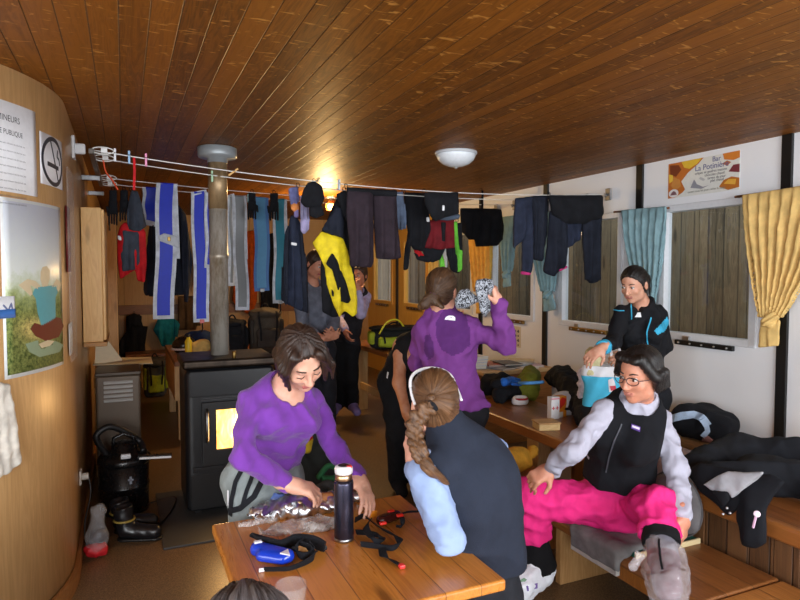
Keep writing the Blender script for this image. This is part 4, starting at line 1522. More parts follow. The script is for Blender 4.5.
# ---- curtains on the window wall (hung on short rods, knotted at the bottom)
def curtain(lab, top, knot, tail, colr, nf=9, x=XR - .075, rod=None):
    (ax, ay), (bx, by) = top
    (kx, ky, kw), (tx0, tx1, ty) = knot, tail
    pa = on((ax + bx) / 2, ky, x=x)
    t = thing('curtain', lab, 'curtain', tuple(on((tx0 + tx1) / 2, ty, x=x)), 'knotted curtains')
    L_, R_ = [], []
    for q in np.linspace(0, 1, 9):
        e = q ** 1.35
        L_.append((ax + (kx - kw / 2 - ax) * e, ay + (ky - ay) * q))
        R_.append((bx + (kx + kw / 2 - bx) * e, by + (ky - by) * q))
    wl, wr = [on(*q, x=x) for q in L_], [on(*q, x=x) for q in R_]
    zz = np.array([(a[2] + b_[2]) / 2 for a, b_ in zip(wl, wr)])[::-1]
    ya = np.array([min(a[1], b_[1]) for a, b_ in zip(wl, wr)])[::-1]
    yb = np.array([max(a[1], b_[1]) for a, b_ in zip(wl, wr)])[::-1]
    drape('drop', L_ + R_[::-1], x, colr, t, T=.01, fold=.02, nf=nf * 1.6, plane='x', puff=.02, res=.007, fan=(zz, ya, yb))
    k3 = on(kx, ky + 2, x=x)
    F = Fd(.006, .015)
    F.ell(k3, (.035, .045, .04)).ell(k3 + A(-.02, .01, -.02), (.025, .04, .03)).ell(k3 + A(-.01, -.015, .025), (.025, .04, .03))
    F.obj('knot', colr, t, disp=lambda v: .006 * np.sin(v[:, 2] * 160 + v[:, 1] * 120))
    drape('tail', [(kx - kw * .4, ky + 2), (kx + kw * .4, ky + 2), (tx1, ty), (tx0, ty + 2)], x, colr, t, T=.018, fold=.01, nf=5, plane='x', res=.007)
    pr0, pr1 = on(ax - 7, ay + 2, x=XR - .045), on(bx + 2, by + 2, x=XR - .045)
    B().tube([pr0, pr1], .008, 8).obj('rod', plain((120, 72, 40), .5), t)
    B().bar(pr0 + A(.04, -.01, 0), pr0 + A(-.01, -.01, 0), .012, .012).obj('rod_bracket', plain((120, 72, 40), .5), t)


M_CURY = fabric((226, 190, 120), .85, .15, bump=.15)
M_CURT = fabric((132, 164, 172), .85, .15, bump=.15)
curtain('honey yellow curtain knotted at the bottom beside the nearest window', ((742, 195), (850, 178)), (771, 318, 24), (757, 778, 346), M_CURY, 11)
curtain('blue-grey curtain behind the standing woman in black', ((621, 210), (667, 206)), (646, 306, 16), (640, 654, 326), M_CURT, 8)
curtain('blue-grey curtain mostly hidden behind the navy trousers', ((528, 213), (560, 211)), (548, 292, 12), (543, 556, 310), M_CURT, 6)
curtain('narrow blue-grey curtain edge beside the black shorts', ((500, 217), (516, 215)), (507, 272, 8), (503, 511, 286), M_CURT, 4)
curtain('yellow curtain in the rear behind the shorts, lit by the lamp', ((468, 222), (492, 219)), (482, 292, 14), (476, 488, 312), fabric((226, 176, 84), .85, .15, bump=.15), 6)
curtain('pale yellow curtain between the two farthest windows', ((428, 226), (440, 225)), (434, 284, 8), (430, 438, 298), fabric((206, 180, 110), .85, .15, bump=.15), 4)
# ---- pictures on the window wall
def wall_quad(x, pts):
    return [on(px, py, x=x) for px, py in pts]


c0, c1 = on(668, 198, x=XR - .004), on(740, 153, x=XR - .004)
ya, yb, za, zb = c0[1], c1[1], c0[2], c1[2]
ya, yb = max(ya, yb), min(ya, yb)
za = on(704, 194, x=XR)[2]
zb = on(704, 157.5, x=XR)[2]
t = thing('menu_poster', 'landscape poster with pancakes and a mountain drawing above the nearest window', 'poster', (XR - .003, (ya + yb) / 2, za))
W_, H_ = ya - yb, zb - za
q3 = lambda u, v, o_=.004: A(XR - o_, ya - u * W_, za + v * H_)
B().box((XR - .003, yb, za), (XR - .0005, ya, zb), 0).obj('sheet', plain((226, 226, 220), .4), t)
def blot(name, pts, m, o_=.0036):
    return B().prism([q3(u, v, o_) for u, v in pts], A(-.0006, 0, 0)).obj(name, m, t)


blot('food_border', [(0, 1), (.52, 1), (.45, .86), (.3, .66), (.2, .44), (.26, .2), (.22, .12), (.1, 0), (0, 0)], plain((196, 112, 44), .5))
blot('yellow_blotch', [(.2, 1), (.5, 1), (.43, .86), (.32, .76), (.24, .82)], plain((232, 190, 60), .5), .0043)
blot('brown_blotch', [(.02, .96), (.16, .92), (.2, .78), (.12, .6), (.03, .68)], plain((120, 56, 30), .5), .0043)
blot('yellow_blotch', [(.01, .7), (.07, .66), (.08, .5), (.02, .44)], plain((236, 196, 70), .5), .005)
blot('tan_blotch', [(.08, .6), (.18, .5), (.2, .3), (.1, .2), (.05, .36)], plain((206, 140, 70), .5), .005)
blot('pancake', [(.78, 1), (1, 1), (1, .82), (.92, .78), (.8, .84)], plain((216, 130, 50), .5))
blot('pancake', [(.77, .74), (.84, .8), (.89, .74), (.84, .66)], plain((184, 110, 60), .5))
blot('red_fruit', [(.86, .5), (.92, .66), (1, .66), (1, .44)], plain((122, 50, 60), .5))
blot('waffle', [(.74, .14), (.8, .3), (.9, .36), (1, .3), (1, .06), (.86, .02)], plain((190, 112, 40), .5))
blot('waffle_top', [(.8, .2), (.86, .3), (.96, .28), (.95, .14)], plain((232, 176, 70), .5), .0043)
blot('round_badge', [(.09 + .075 * math.cos(a), .13 + .12 * math.sin(a)) for a in np.linspace(0, 6.28, 20, endpoint=False)], plain((228, 222, 220), .5), .0056)
blot('badge_drawing', [(.04, .08), (.06, .16), (.09, .2), (.12, .17), (.14, .08)], plain((130, 90, 96), .5), .0062)
blot('mountain_drawing', [(.34, .22), (.39, .44), (.41, .38), (.43, .3), (.52, .2), (.6, .22), (.5, .15)], plain((150, 150, 158), .5))
blot('house_drawing', [(.46, .44), (.52, .36), (.55, .38), (.52, .44), (.48, .48)], plain((190, 190, 190), .5))
M_SCR = plain((90, 92, 140), .5)
txt('title', 'La Potinière', .056, M_SCR, q3(.4, .66), (0, -1, 0), (0, 0, 1), t)
txt('title', 'Bar', .05, M_SCR, q3(.64, .84), (0, -1, 0), (0, 0, 1), t)
for k, s in enumerate(('crêpes et gaufres maison', 'chocolat chaud', 'tartes du jour', 'plat chaud')):
    txt('small_print', s, .026, plain((110, 110, 112), .5), q3((.4, .54, .58, .62)[k], (.56, .47, .38, .3)[k]), (0, -1, 0), (0, 0, 1), t)
txt('small_print', 'ouvert tous les jours selon la neige', .022, plain((140, 140, 130), .5), q3(.3, .08), (0, -1, 0), (0, 0, 1), t)
c0 = wall_quad(XR, [(511, 346), (521, 327)])
t = thing('wall_mounted_sheet', 'cream sheet with rows of black symbols below the window', 'paper', (XR - .002, (c0[0][1] + c0[1][1]) / 2, c0[0][2]))
ya, yb, za, zb = c0[0][1], c0[1][1], c0[0][2], c0[1][2]
W_, H_ = ya - yb, zb - za
B().box((XR - .0025, yb, za), (XR - .0005, ya, zb), 0).obj('sheet', plain((216, 204, 180), .6), t)
for i in range(3):
    for j in range(4):
        u, v = .2 + i * .28, .12 + j * .22
        r_ = .06 + .03 * ((i + j) % 2)
        blot('symbol', [(u + r_ * math.cos(a) * (1 + .4 * math.cos(3 * a + i)), v + r_ * .8 * math.sin(a)) for a in np.linspace(0, 6.28, 12, endpoint=False)], M_INK)
# ------------------------------------------------------------------ people
from mathutils.bvhtree import BVHTree


def frame(f, u):
    f = nrm(f)
    r = nrm(np.cross(f, u))
    return r, f, np.cross(r, f)


def rodr(v, ax, a):
    ax = nrm(ax)
    return v * math.cos(a) + np.cross(ax, v) * math.sin(a) + ax * (ax @ v) * (1 - math.cos(a))


def strand(o, fn):
    """stores the direction the hair is combed in"""
    v = np.array([q.co for q in o.data.vertices]) + LOC[o.name]
    a = o.data.attributes.new('strand', 'FLOAT_VECTOR', 'POINT')
    a.data.foreach_set('vector', fn(v).astype(np.float32).ravel())


class Person:
    def __init__(s, label, base, **J):
        s.__dict__.update(J)
        s.t = thing('person', label, 'person', base)
        s.bf = nrm(s.bf)
        s.br = nrm(np.cross(s.bf, s.neck - s.pel))
        s.hr, s.hf, s.hu = frame(s.hf, s.hu)
        s.H = np.stack([s.hr, s.hf, s.hu])
        for a, sg in (('R', 1), ('L', -1)):
            if not hasattr(s, 'h' + a):
                setattr(s, 'h' + a, s.pel + s.br * .085 * sg)
        s.k = getattr(s, 'k', 1.0)
        s.female = getattr(s, 'female', True)

    def hp(s, x, y, z):
        return s.head + s.hr * x + s.hf * y + s.hu * z

    def torso(s, F, t=0., low=True, sh=True, pull=.08):
        n = s.bf
        hw = np.linalg.norm(s.sR - s.sL) / 2
        up = s.chest + (s.neck - s.chest) * .62
        F.cap(s.pel, s.waist, .142 + t, .12 + t, flat=(n, .74)) if low else None
        F.cap(s.waist, s.chest, .12 + t, .142 + t, flat=(n, .74))
        F.cap(s.chest, up, .142 + t, .1 + t, flat=(n, .72))
        if sh:
            ins = .16 / max(hw, .1) * .25
            F.cap(s.sR + (s.sL - s.sR) * pull, s.sL + (s.sR - s.sL) * pull, .052 * s.k + t)
            F.cap(up, s.neck, .085 + t, .062 + t, flat=(n, .8))
        if low:
            F.cap(s.hR - s.bf * .02, s.hL - s.bf * .02, .098 + t)
        if s.female:
            r = nrm(np.cross(s.bf, s.neck - s.chest))
            for q in (-1, 1):
                F.ell(s.chest + s.bf * (.075 + t * .6) + r * .068 * q + (s.neck - s.chest) * .05, A(.062, .055, .06) + t, np.stack([r, s.bf, np.cross(r, s.bf)]))

    def arm(s, F, a, t=0., end=1., taper=0.):
        S, E, W = getattr(s, 's' + a), getattr(s, 'e' + a), getattr(s, 'w' + a)
        k = s.k
        F.cap(S, E, .05 * k + t, .04 * k + t)
        if end > 0:
            F.cap(E, E + (W - E) * end, .041 * k + t, .029 + t + taper)

    def leg(s, F, a, t=0., end=1., loose=0.):
        Hh, K, An = getattr(s, 'h' + a), getattr(s, 'k' + a), getattr(s, 'a' + a)
        F.cap(Hh, K, .086 + t, .056 + t + loose)
        e = K + (An - K) * end
        F.cap(K, e, .056 + t + loose, .04 + t + loose * 1.3)
        if not loose:
            F.ell(K + (An - K) * .3 - s.bf * .015, (.045, .05, .1), frame(s.bf, K - An))

    def foot(s, F, a, t=0.):
        An, T = getattr(s, 'a' + a), getattr(s, 't' + a)
        d = nrm(T - An)
        F.cap(An, An + (T - An) * .15 - A(0, 0, .01), .042 + t, .045 + t)
        F.cap(An - d * .03 + (T - An) * .1, T, .042 + t, .034 + t, k=.03)

    def hand(s, F, a, d, n, curl=.5, spread=.1, sc=1.0):
        """d: wrist to knuckles, n: the way the palm faces"""
        w = getattr(s, 'w' + a)
        d = nrm(d)
        n = nrm(n - (n @ d) * d)
        x = np.cross(d, n)
        th = 1 if a == 'R' else -1
        x = x * th  # points to the thumb side
        F.cap(w - d * .03, w + d * .03, .027, .03, k=.02)
        F.box(w + d * .052 * sc, A(.037, .042, .0135) * sc, np.stack([x, d, n]), .012, k=.018)
        for i, (o, L) in enumerate(((.029, .074), (.0095, .082), (-.0105, .076), (-.0295, .06))):
            p = w + d * .09 * sc + x * o * sc - d * abs(o - .01) * .25
            ang, fd = 0, nrm(d + x * (o * 4 * spread / .1))
            for j, (fr, c) in enumerate(((.46, .8), (.3, 1.1), (.24, .8))):
                ang = curl * c + (0 if j == 0 else .0)
                fd = rodr(fd, np.cross(fd, n), ang)
                q = p + fd * L * fr * sc
                F.cap(p, q, (.0088, .0082, .0075)[j] * sc, (.0082, .0075, .0068)[j] * sc, k=.004 if j else .01)
                p = q
                n = rodr(n, np.cross(fd, n), 0)
        p = w + d * .022 * sc + x * .03 * sc + n * .006
        td = nrm(d * .62 + x * .7 + n * .35)
        q = p + td * .04 * sc
        F.cap(p, q, .0135 * sc, .0105 * sc, k=.014)
        td = nrm(d * .85 + x * .25 + n * .45)
        F.cap(q, q + td * .034 * sc, .0102 * sc, .0085 * sc, k=.005)

    def headf(s, F):
        p, H = s.hp, s.H
        F.cap(s.neck, p(0, -.012, -.05), .055, .05, k=.03)
        F.ell(p(0, -.008, .03), (.0735, .092, .084), H, k=.02)
        F.ell(p(0, .026, -.035), (.056, .062, .08), H, k=.03)
        F.cap(p(-.035, .02, -.07), p(.035, .02, -.07), .028, k=.03)
        F.ell(p(0, .066, -.096), (.02, .017, .015), H, k=.025)
        for q in (-1, 1):
            F.ell(p(.034 * q, .062, -.028), (.024, .02, .02), H, k=.022)
            F.ell(p(.031 * q, .096, .006), (.0165, .016, .0125), H, k=.014, op='c2') if False else F._o('c', p(0, 0, 0), p(0, 0, 0), s._eye(q), .012)
            F.ell(p(.077 * q, -.012, -.012), (.009, .02, .031), H, k=.008)
        F.cap(p(-.03, .083, .022), p(.03, .083, .022), .0085, k=.016)
        F.cap(p(0, .09, .01), p(0, .109, -.03), .0075, .0115, k=.012)
        for q in (-1, 1):
            F.ell(p(.011 * q, .099, -.034), (.0085, .0095, .007), H, k=.008)
        F.ell(p(0, .083, -.063), (.023, .011, .0085), H, k=.01)

    def _eye(s, q):
        c, H, r = s.hp(.031 * q, .1, .007), s.H, A(.018, .017, .0115)

        def fn(X, Y, Z):
            x, y, z = X - c[0], Y - c[1], Z - c[2]
            l = [(x * H[i, 0] + y * H[i, 1] + z * H[i, 2]) / r[i] for i in range(3)]
            return (np.sqrt(l[0] ** 2 + l[1] ** 2 + l[2] ** 2) - 1) * .0115
        return fn

    def body(s, res=.0065, hands=None, m=None, feet=True, under=-.015):
        F = Fd(res, .03)
        s.torso(F, under * 1.35)
        for a in 'RL':
            s.arm(F, a, under, 1., .006 if under else 0)
            s.leg(F, a, under)
            if feet:
                s.foot(F, a, -.004)
        for a, (d, n, c) in (hands or {}).items():
            s.hand(F, a, d, n, c)
        s.headf(F)
        m = m or skin()
        o = F.obj('body', m, s.t, relax=1)
        return o

    def face(s, lip=(176, 96, 92), brow=(44, 30, 24), open_eyes=True):
        H = s.H
        F = Fd(.0028, .004)
        F.cap(s.hp(-.02, .0875, -.058), s.hp(.02, .0875, -.058), .0045).cap(s.hp(-.017, .087, -.067), s.hp(.017, .087, -.067), .0055)
        F.cap(s.hp(-.006, .0945, -.0575), s.hp(.006, .0945, -.0575), .004)
        F.obj('lips', plain(lip, .45), s.t)
        for q in (-1, 1):
            B().tube([s.hp(.014 * q, .0925, .026), s.hp(.03 * q, .0925, .0325), s.hp(.046 * q, .078, .028)], [.003, .0034, .0018], 6).obj('eyebrow', plain(brow, .8), s.t)
            if open_eyes:
                F = Fd(.0025, 0)
                F.ell(s.hp(.031 * q, .0815, .006), (.0125, .0115, .009), H)
                e = F.obj('eye', plain((226, 220, 214), .25), s.t)
                B().lathe([(0, .0012), (.0052, .0006), (.0054, -.002)], s.hp(.031 * q, .0927, .005), 14, s.hf).obj('iris', plain((52, 34, 24), .2), e)
            B().tube([s.hp(.018 * q, .0905, .006 + (.006 if open_eyes else -.002)), s.hp(.031 * q, .0955, .013 if open_eyes else .0), s.hp(.045 * q, .083, .007 if open_eyes else -.002)], .0016, 5).obj('eyelash', plain((30, 22, 20), .7), s.t)

    def cap_hair(s, m, extra=None, thick=.01, cutp=(0, .06, .055), cutn=(0, .85, -.52), res=.005, streak=26, amp=.0025, name='hair', axis=(0, 0, 1)):
        F = Fd(res, .018)
        F.ell(s.hp(0, -.012, .032), A(.0745, .094, .085) + thick, s.H)
        F.ell(s.hp(0, -.035, -.02), A(.07, .066, .07) + thick * .8, s.H)
        F.cut(s.hp(*cutp), s.hr * cutn[0] + s.hf * cutn[1] + s.hu * cutn[2], .012)
        if extra:
            extra(F)
        c, H, ax = s.hp(0, 0, .03), s.H, nrm(axis)
        q0 = nrm(np.cross(ax, (1, .1, 0)))
        q1 = np.cross(ax, q0)

        def disp(v):
            l = (v - c) @ H.T
            an = np.arctan2(l @ q0, l @ q1)
            return amp * np.sin(an * streak + 2.5 * np.sin(an * 7) + 2 * (l @ ax) * 12) + amp * .7 * wob(v, .09, 5)
        o = F.obj(name, m, s.t, disp=disp, relax=1)
        strand(o, lambda v: np.stack([np.arctan2(((v - c) @ H.T) @ q0, ((v - c) @ H.T) @ q1) * 9, ((v - c) @ H.T) @ ax * 6, np.linalg.norm(v - c, axis=1) * 4], 1))
        return o

    def top(s, name, m, t=.014, sleeves=.93, hem=None, neck=.078, res=.008, amp=.006, sc=.1, seed=0, matfn=None, taper=.004, extra=None, collar=0., low=True):
        F = Fd(res, .03)
        s.torso(F, t, low, True, .08 if sleeves is not None else .17)
        if sleeves is not None:
            for a in 'RL':
                s.arm(F, a, t * .9, sleeves, taper)
        if extra:
            extra(F)
        nd = nrm(s.head - s.neck)
        if collar:
            F.cap(s.neck - nd * .02, s.neck + nd * collar, .068 + t * .6, .064 + t * .5, k=.02)
            F.cutl(s.neck + nd * collar, nd, .125, .004)
            F._o('c', s.neck, s.neck, s._ball(s.neck + nd * (collar + .035), .06), .006)
        elif neck:
            F._o('c', s.neck, s.neck, s._ball(s.neck + nd * .035 + s.bf * .03, neck), .006)
        if hem is not None:
            F.cutl(*hem, .34)
        return F.obj(name, m, s.t, disp=cloth_disp(amp, sc, seed), matfn=matfn)

    @staticmethod
    def _ball(c, r):
        return lambda X, Y, Z: np.sqrt((X - c[0]) ** 2 + (Y - c[1]) ** 2 + (Z - c[2]) ** 2) - r

    def trousers(s, m, t=.012, end=.93, loose=.012, top=None, res=.009, amp=.006, sc=.11, seed=1, name='trousers', extra=None, matfn=None):
        F = Fd(res, .03)
        F.cap(s.pel, s.waist, .142 + t, .124 + t, flat=(s.bf, .76))
        F.cap(s.hR - s.bf * .02, s.hL - s.bf * .02, .1 + t)
        for a in 'RL':
            s.leg(F, a, t, end, loose)
            K, An = getattr(s, 'k' + a), getattr(s, 'a' + a)
        if extra:
            extra(F)
        if top is not None:
            F.cutl(top, s.waist - s.pel, .2)
        return F.obj(name, m, s.t, disp=cloth_disp(amp, sc, seed), matfn=matfn)

    def shoes(s, m, t=.01, sole=None):
        for a in 'RL':
            F = Fd(.008, .025)
            s.foot(F, a, t)
            F.cut(getattr(s, 'a' + a) + A(0, 0, .035), (0, 0, 1))
            F.cut(A(0, 0, .006), (0, 0, -1))
            F.obj('shoe', m, s.t)


def bvh_of(o):
    off = LOC[o.name]
    return BVHTree.FromPolygons([Vector(np.array(v.co) + off) for v in o.data.vertices], [tuple(p.vertices) for p in o.data.polygons])


def stick(o, pix, out=.004):
    """points of a garment's surface along measured bearings, lifted off it"""
    tr = bvh_of(o)
    res = []
    for px, py in pix:
        w = ray(px, py)
        h = tr.ray_cast(Vector(CAM), Vector(nrm(w)))
        if h[0] is None:
            continue
        n = np.array(h[1])
        n = n if n @ w < 0 else -n
        res.append((np.array(h[0]) + n * out, n))
    return res


def strip_on(o, name, pix, w, m, parent, th=.003, out=.003):
    """sewn-on strip following a garment"""
    d = []
    for i in range(len(pix) - 1):
        for q in np.linspace(0, 1, 6, endpoint=False):
            d.append((pix[i][0] * (1 - q) + pix[i + 1][0] * q, pix[i][1] * (1 - q) + pix[i + 1][1] * q))
    pts = stick(o, d + [pix[-1]], out)
    if len(pts) < 2:
        return
    vs, fs = [], []
    for i, (p, n) in enumerate(pts):
        t_ = nrm(pts[min(i + 1, len(pts) - 1)][0] - pts[max(i - 1, 0)][0])
        x = nrm(np.cross(t_, n))
        vs += [p + x * w / 2, p + x * w / 2 + n * th, p - x * w / 2 + n * th, p - x * w / 2]
    for i in range(len(pts) - 1):
        fs += [(4 * i + q, 4 * i + (q + 1) % 4, 4 * i + 4 + (q + 1) % 4, 4 * i + 4 + q) for q in range(4)]
    fs += [(0, 1, 2, 3), tuple(4 * len(pts) - 4 + q for q in (3, 2, 1, 0))]
    return B().add(vs, fs).obj(name, m, parent)


def patch_on(o, name, pix, m, parent, out=.003, th=.002):
    pts = stick(o, pix, out)
    if len(pts) < 3:
        return
    n = nrm(sum(q for _, q in pts))
    return B().prism([p for p, _ in pts], n * th).obj(name, m, parent)


def in_pix(polys):
    """which faces of a garment lie inside patches given in measured bearings (for sewn or darker areas)"""
    def fn(c):
        w = c - CAM
        d = w @ _f
        px, py = 400 + FPX * (w @ _r) / d, 300 - FPX * (w @ _u) / d
        out = np.zeros(len(c), np.int32)
        for i, pl in enumerate(polys):
            out[poly_sd(px, py, pl) < 0] = i + 1
        return out
    return fn


UP = A(0, 0, 1)
H_DK = hair((34, 24, 20), (82, 60, 46))
# ---- the woman in the purple top unwrapping food at the table
W = Person('woman in a purple long-sleeved top bowing over foil at the table', tuple(A(1, 1, 0) * P(266, 480, 2.52)),
           k=.86, pel=P(264, 479, 2.52), waist=P(270, 452, 2.48), chest=P(279, 414, 2.43), neck=P(287, 386, 2.42), head=P(301, 358, 2.3),
           bf=cv(.52, -.12, -.83), hf=cv(.42, -.62, -.62), hu=cv(.12, .8, -.6),
           sR=P(251, 400, 2.35), sL=P(313, 402, 2.5), eR=P(243, 457, 2.18), wR=P(288, 484, 2.25), eL=P(337, 453, 2.52), wL=P(359, 479, 2.38),
           hR=P(249, 483, 2.48), hL=P(280, 480, 2.57), kR=A(.46, 2.5, .42), aR=A(.45, 2.58, .08), tR=A(.52, 2.44, .04), kL=A(.63, 2.56, .42), aL=A(.65, 2.64, .08), tL=A(.73, 2.5, .04))
W.body(hands={'R': (cv(.85, -.25, .1), cv(-.2, -.85, .2), .6), 'L': (cv(.3, -.38, -.6), cv(-.6, -.5, .3), .35)}, m=skin((226, 176, 152)))
W.face(open_eyes=False, brow=(60, 42, 32))
M_PUR = fabric((112, 54, 154), .8, .12, sheen=.2)
top = W.top('purple_top', M_PUR, .006, .95, hem=(W.pel + (W.waist - W.pel) * .74, -(W.waist - W.pel)), neck=.082, amp=.008, sc=.07, seed=3, res=.007)
W.trousers(fabric((128, 136, 136), .75), .006, .95, .018, top=W.waist, seed=9)
tr = [o for o in W.t.children if o.name.startswith('trousers')][0]
strip_on(tr, 'black_strap', [(243, 468), (236, 482), (232, 500), (231, 515)], .018, M_BLACK, tr)
strip_on(tr, 'black_strap', [(253, 474), (247, 490), (243, 504)], .016, M_BLACK, tr)
strip_on(tr, 'black_strap', [(262, 480), (254, 496), (240, 508), (224, 512)], .022, M_BLACK, tr)
strip_on(tr, 'pocket_zip', [(279, 462), (281, 468), (283, 474)], .008, M_BLACK, tr)
strip_on(tr, 'zip_pull', [(229, 490), (229, 505)], .008, plain((210, 210, 214), .3), tr)
strip_on(tr, 'waistband', [(255, 452), (270, 453), (285, 448), (296, 443)], .022, M_BLACK, tr)


def locks(F, W=W):
    for q in (-1, 1):
        for i in range(5):
            o = i * .012
            F.cap(W.hp(.05 * q, .07 - o, .085), W.hp(.078 * q, .065 - o * 1.3, .02), .016, .014)
            F.cap(W.hp(.078 * q, .065 - o * 1.3, .02), W.hp(.07 * q + .004 * i * q, .078 - o * 1.6, -.065 + .006 * i), .014, .006)
    F.cap(W.hp(0, -.09, -.02), W.hp(0, -.1, -.08), .045, .03)
    F.cap(W.hp(-.05, -.06, -.03), W.hp(-.06, -.05, -.1), .04, .02)
    F.cap(W.hp(.05, -.06, -.03), W.hp(.06, -.03, -.11), .04, .015)
    F.cap(W.hp(-.03, .08, .1), W.hp(-.085, .088, .03), .012, .01)
    F.cap(W.hp(-.085, .088, .03), W.hp(-.09, .1, -.04), .011, .004)


W.cap_hair(hair((24, 16, 13), (66, 46, 36)), locks, streak=24, amp=.003)

# ---- the seated woman with a plait, seen from behind
W = Person('woman in a dark navy fleece vest with a long braid, seated with her back turned', (1.18, 1.9, 0),
           k=.92, pel=P(470, 600, 2.22), waist=P(485, 545, 2.19), chest=P(471, 486, 2.13), neck=P(452, 437, 2.14), head=P(434, 403, 2.17),
           bf=cv(-.12, 0, 1), hf=cv(-.26, -.14, .95), hu=cv(-.06, 1, .12),
           sL=P(424, 470, 2.04), sR=P(494, 456, 2.2), eL=P(449, 538, 1.97), wL=P(416, 468, 2.12), eR=P(480, 505, 2.46), wR=P(445, 520, 2.5),
           kL=A(1.04, 2.29, .48), aL=A(1.03, 2.24, .08), tL=A(1.02, 2.4, .04), kR=A(1.21, 2.32, .48), aR=A(1.22, 2.27, .08), tR=A(1.23, 2.43, .04))
W.body(hands={'L': (cv(-.2, .9, .1), cv(.8, .1, .5), .55), 'R': (cv(-1, 0, .2), cv(0, -1, 0), .4)}, m=skin((222, 170, 146)))
W.face()
sl = W.top('blue_shirt', fabric((150, 172, 214), .8, .1), .013, .97, hem=(W.pel + (W.waist - W.pel) * .9, -(W.waist - W.pel)), neck=.07, amp=.009, sc=.07, seed=5, low=False)
M_VEST = fabric((40, 46, 60), .95, .12, fine=420, bump=.35)


def vest_hem(F, W=W):
    F.cap(W.pel + A(0, 0, .08), W.chest - A(0, 0, .05), .152, .15, flat=(W.bf, .9))


vest = W.top('fleece_vest', M_VEST, .03, None, hem=(A(1, 1, 0) * W.pel + A(0, 0, .555), A(-.05, 0, -1)), collar=.075, amp=.007, sc=.16, seed=2, extra=vest_hem)
W.trousers(fabric((34, 36, 42), .85), .012, .95, .012, top=W.waist)
W.shoes(M_BLACK)
H_LB = hair((52, 33, 20), (124, 88, 58), (50, 50, 30))
tie = W.hp(-.045, -.112, .005)


def pull(F, W=W):
    F.cap(W.hp(0, -.09, .0), tie, .045, .022)


W.cap_hair(H_LB, pull, thick=.007, streak=26, amp=.0016, cutp=(0, .045, .055), axis=(-.35, -.93, .0))
F = Fd(.004, .0025)
bp_ = [tie, P(416, 420, 2.02), P(415, 436, 2.0), P(419, 451, 1.97), P(424, 461, 1.97)]
sp = spline(bp_, 4)
for i, p in enumerate(sp):
    u_ = i / (len(sp) - 1)
    d_ = nrm(sp[min(i + 1, len(sp) - 1)] - sp[max(i - 1, 0)])
    x = nrm(np.cross(d_, cv(0, 0, 1)))
    sd = 1 if i % 2 else -1
    if i % 2 == 0 or True:
        F.cap(p + x * .017 * sd - d_ * .012, p - x * .006 * sd + d_ * .016, .0165 - .004 * u_, .0125 - .003 * u_)
br = F.obj('braid', H_LB, W.t, disp=lambda v: .0008 * np.sin(v[:, 2] * 260 + v[:, 0] * 200))
strand(br, lambda v: np.stack([v[:, 0] * 60 + v[:, 2] * 40, v[:, 2] * 6, v[:, 1] * 60], 1))
B().lathe([(.02, -.008), (.026, -.004), (.026, .004), (.02, .008)], tie + A(0, 0, -.004), 14, nrm(bp_[1] - tie)).obj('hair_tie', M_BLACK, W.t)
B().lathe([(.013, -.006), (.018, -.003), (.018, .003), (.013, .006)], bp_[-1], 14, nrm(bp_[-1] - bp_[-2])).obj('hair_tie', M_BLACK, br)
F = Fd(.005, .01)
q = spline([bp_[-1], P(431, 470, 1.96), P(441, 478, 1.98), P(449, 485, 2.0)], 5)
for i in range(len(q) - 1):
    F.cap(q[i], q[i + 1], .017 - .0008 * i + .004 * math.sin(i / 3.0), .016 - .0009 * i)
bt = F.obj('braid_tuft', H_LB, br, disp=lambda v: .002 * np.sin(v[:, 2] * 300 + v[:, 0] * 300))
strand(bt, lambda v: np.stack([v[:, 0] * 70 + v[:, 2] * 90, v[:, 2] * 4, v[:, 1] * 30], 1))
# sunglasses pushed up on her hair
t = thing('sunglasses', 'white-framed sunglasses pushed up on the braided woman\'s hair', 'sunglasses', W.hp(0, .0, .125))
M_WP = plain((236, 238, 242), .3)
arc = [W.hp(x, y, z) for x, y, z in ((-.082, .0, .06), (-.076, .012, .085), (-.06, .026, .104), (-.035, .034, .116), (0, .036, .121), (.035, .034, .116), (.06, .026, .104), (.076, .012, .085), (.082, .0, .06))]
B().tube(spline(arc, 4), .0062, 8).obj('frame', M_WP, t)
for q in (-1, 1):
    B().tube(spline([W.hp(.082 * q, .0, .06), W.hp(.085 * q, -.025, .03), W.hp(.084 * q, -.05, .005)], 5), .005, 8).obj('temple', M_WP, t)
    B().lathe([(.0, .002), (.024, .001), (.026, -.001), (0, -.002)], W.hp(.042 * q, .052, .1), 18, nrm(W.hf * .6 + W.hu * .8)).obj('lens', plain((30, 30, 34), .1), t)

# ---- the standing woman in the purple fleece, back turned
W = Person('woman in a purple fleece jacket standing with her back turned, holding a scarf', tuple(A(1, 1, 0) * P(452, 400, 3.45)),
           k=.88, pel=P(456, 412, 3.45), waist=P(453, 378, 3.43), chest=P(447, 342, 3.41), neck=P(441, 314, 3.4), head=P(442, 290, 3.36),
           bf=cv(.08, 0, 1), hf=cv(.4, -.1, .9), hu=cv(.05, 1, .06),
           sL=P(422, 331, 3.43), sR=P(469, 327, 3.4), eR=P(507, 345, 3.3), wR=P(498, 304, 3.22), eL=P(417, 362, 3.56), wL=P(450, 330, 3.72),
           kL=P(447, 500, 3.45) * A(1, 1, 0) + A(0, .02, .45), aL=P(446, 500, 3.45) * A(1, 1, 0) + A(0, 0, .08), tL=P(447, 500, 3.6) * A(1, 1, 0) + A(0, 0, .04),
           kR=P(466, 500, 3.45) * A(1, 1, 0) + A(0, .02, .45), aR=P(467, 500, 3.45) * A(1, 1, 0) + A(0, 0, .08), tR=P(469, 500, 3.6) * A(1, 1, 0) + A(0, 0, .04))
W.body(hands={'R': (cv(-.25, .95, -.1), cv(-.9, -.2, .3), .95), 'L': (cv(.5, .6, .3), cv(0, 0, -1), .7)}, m=skin((226, 172, 148)))
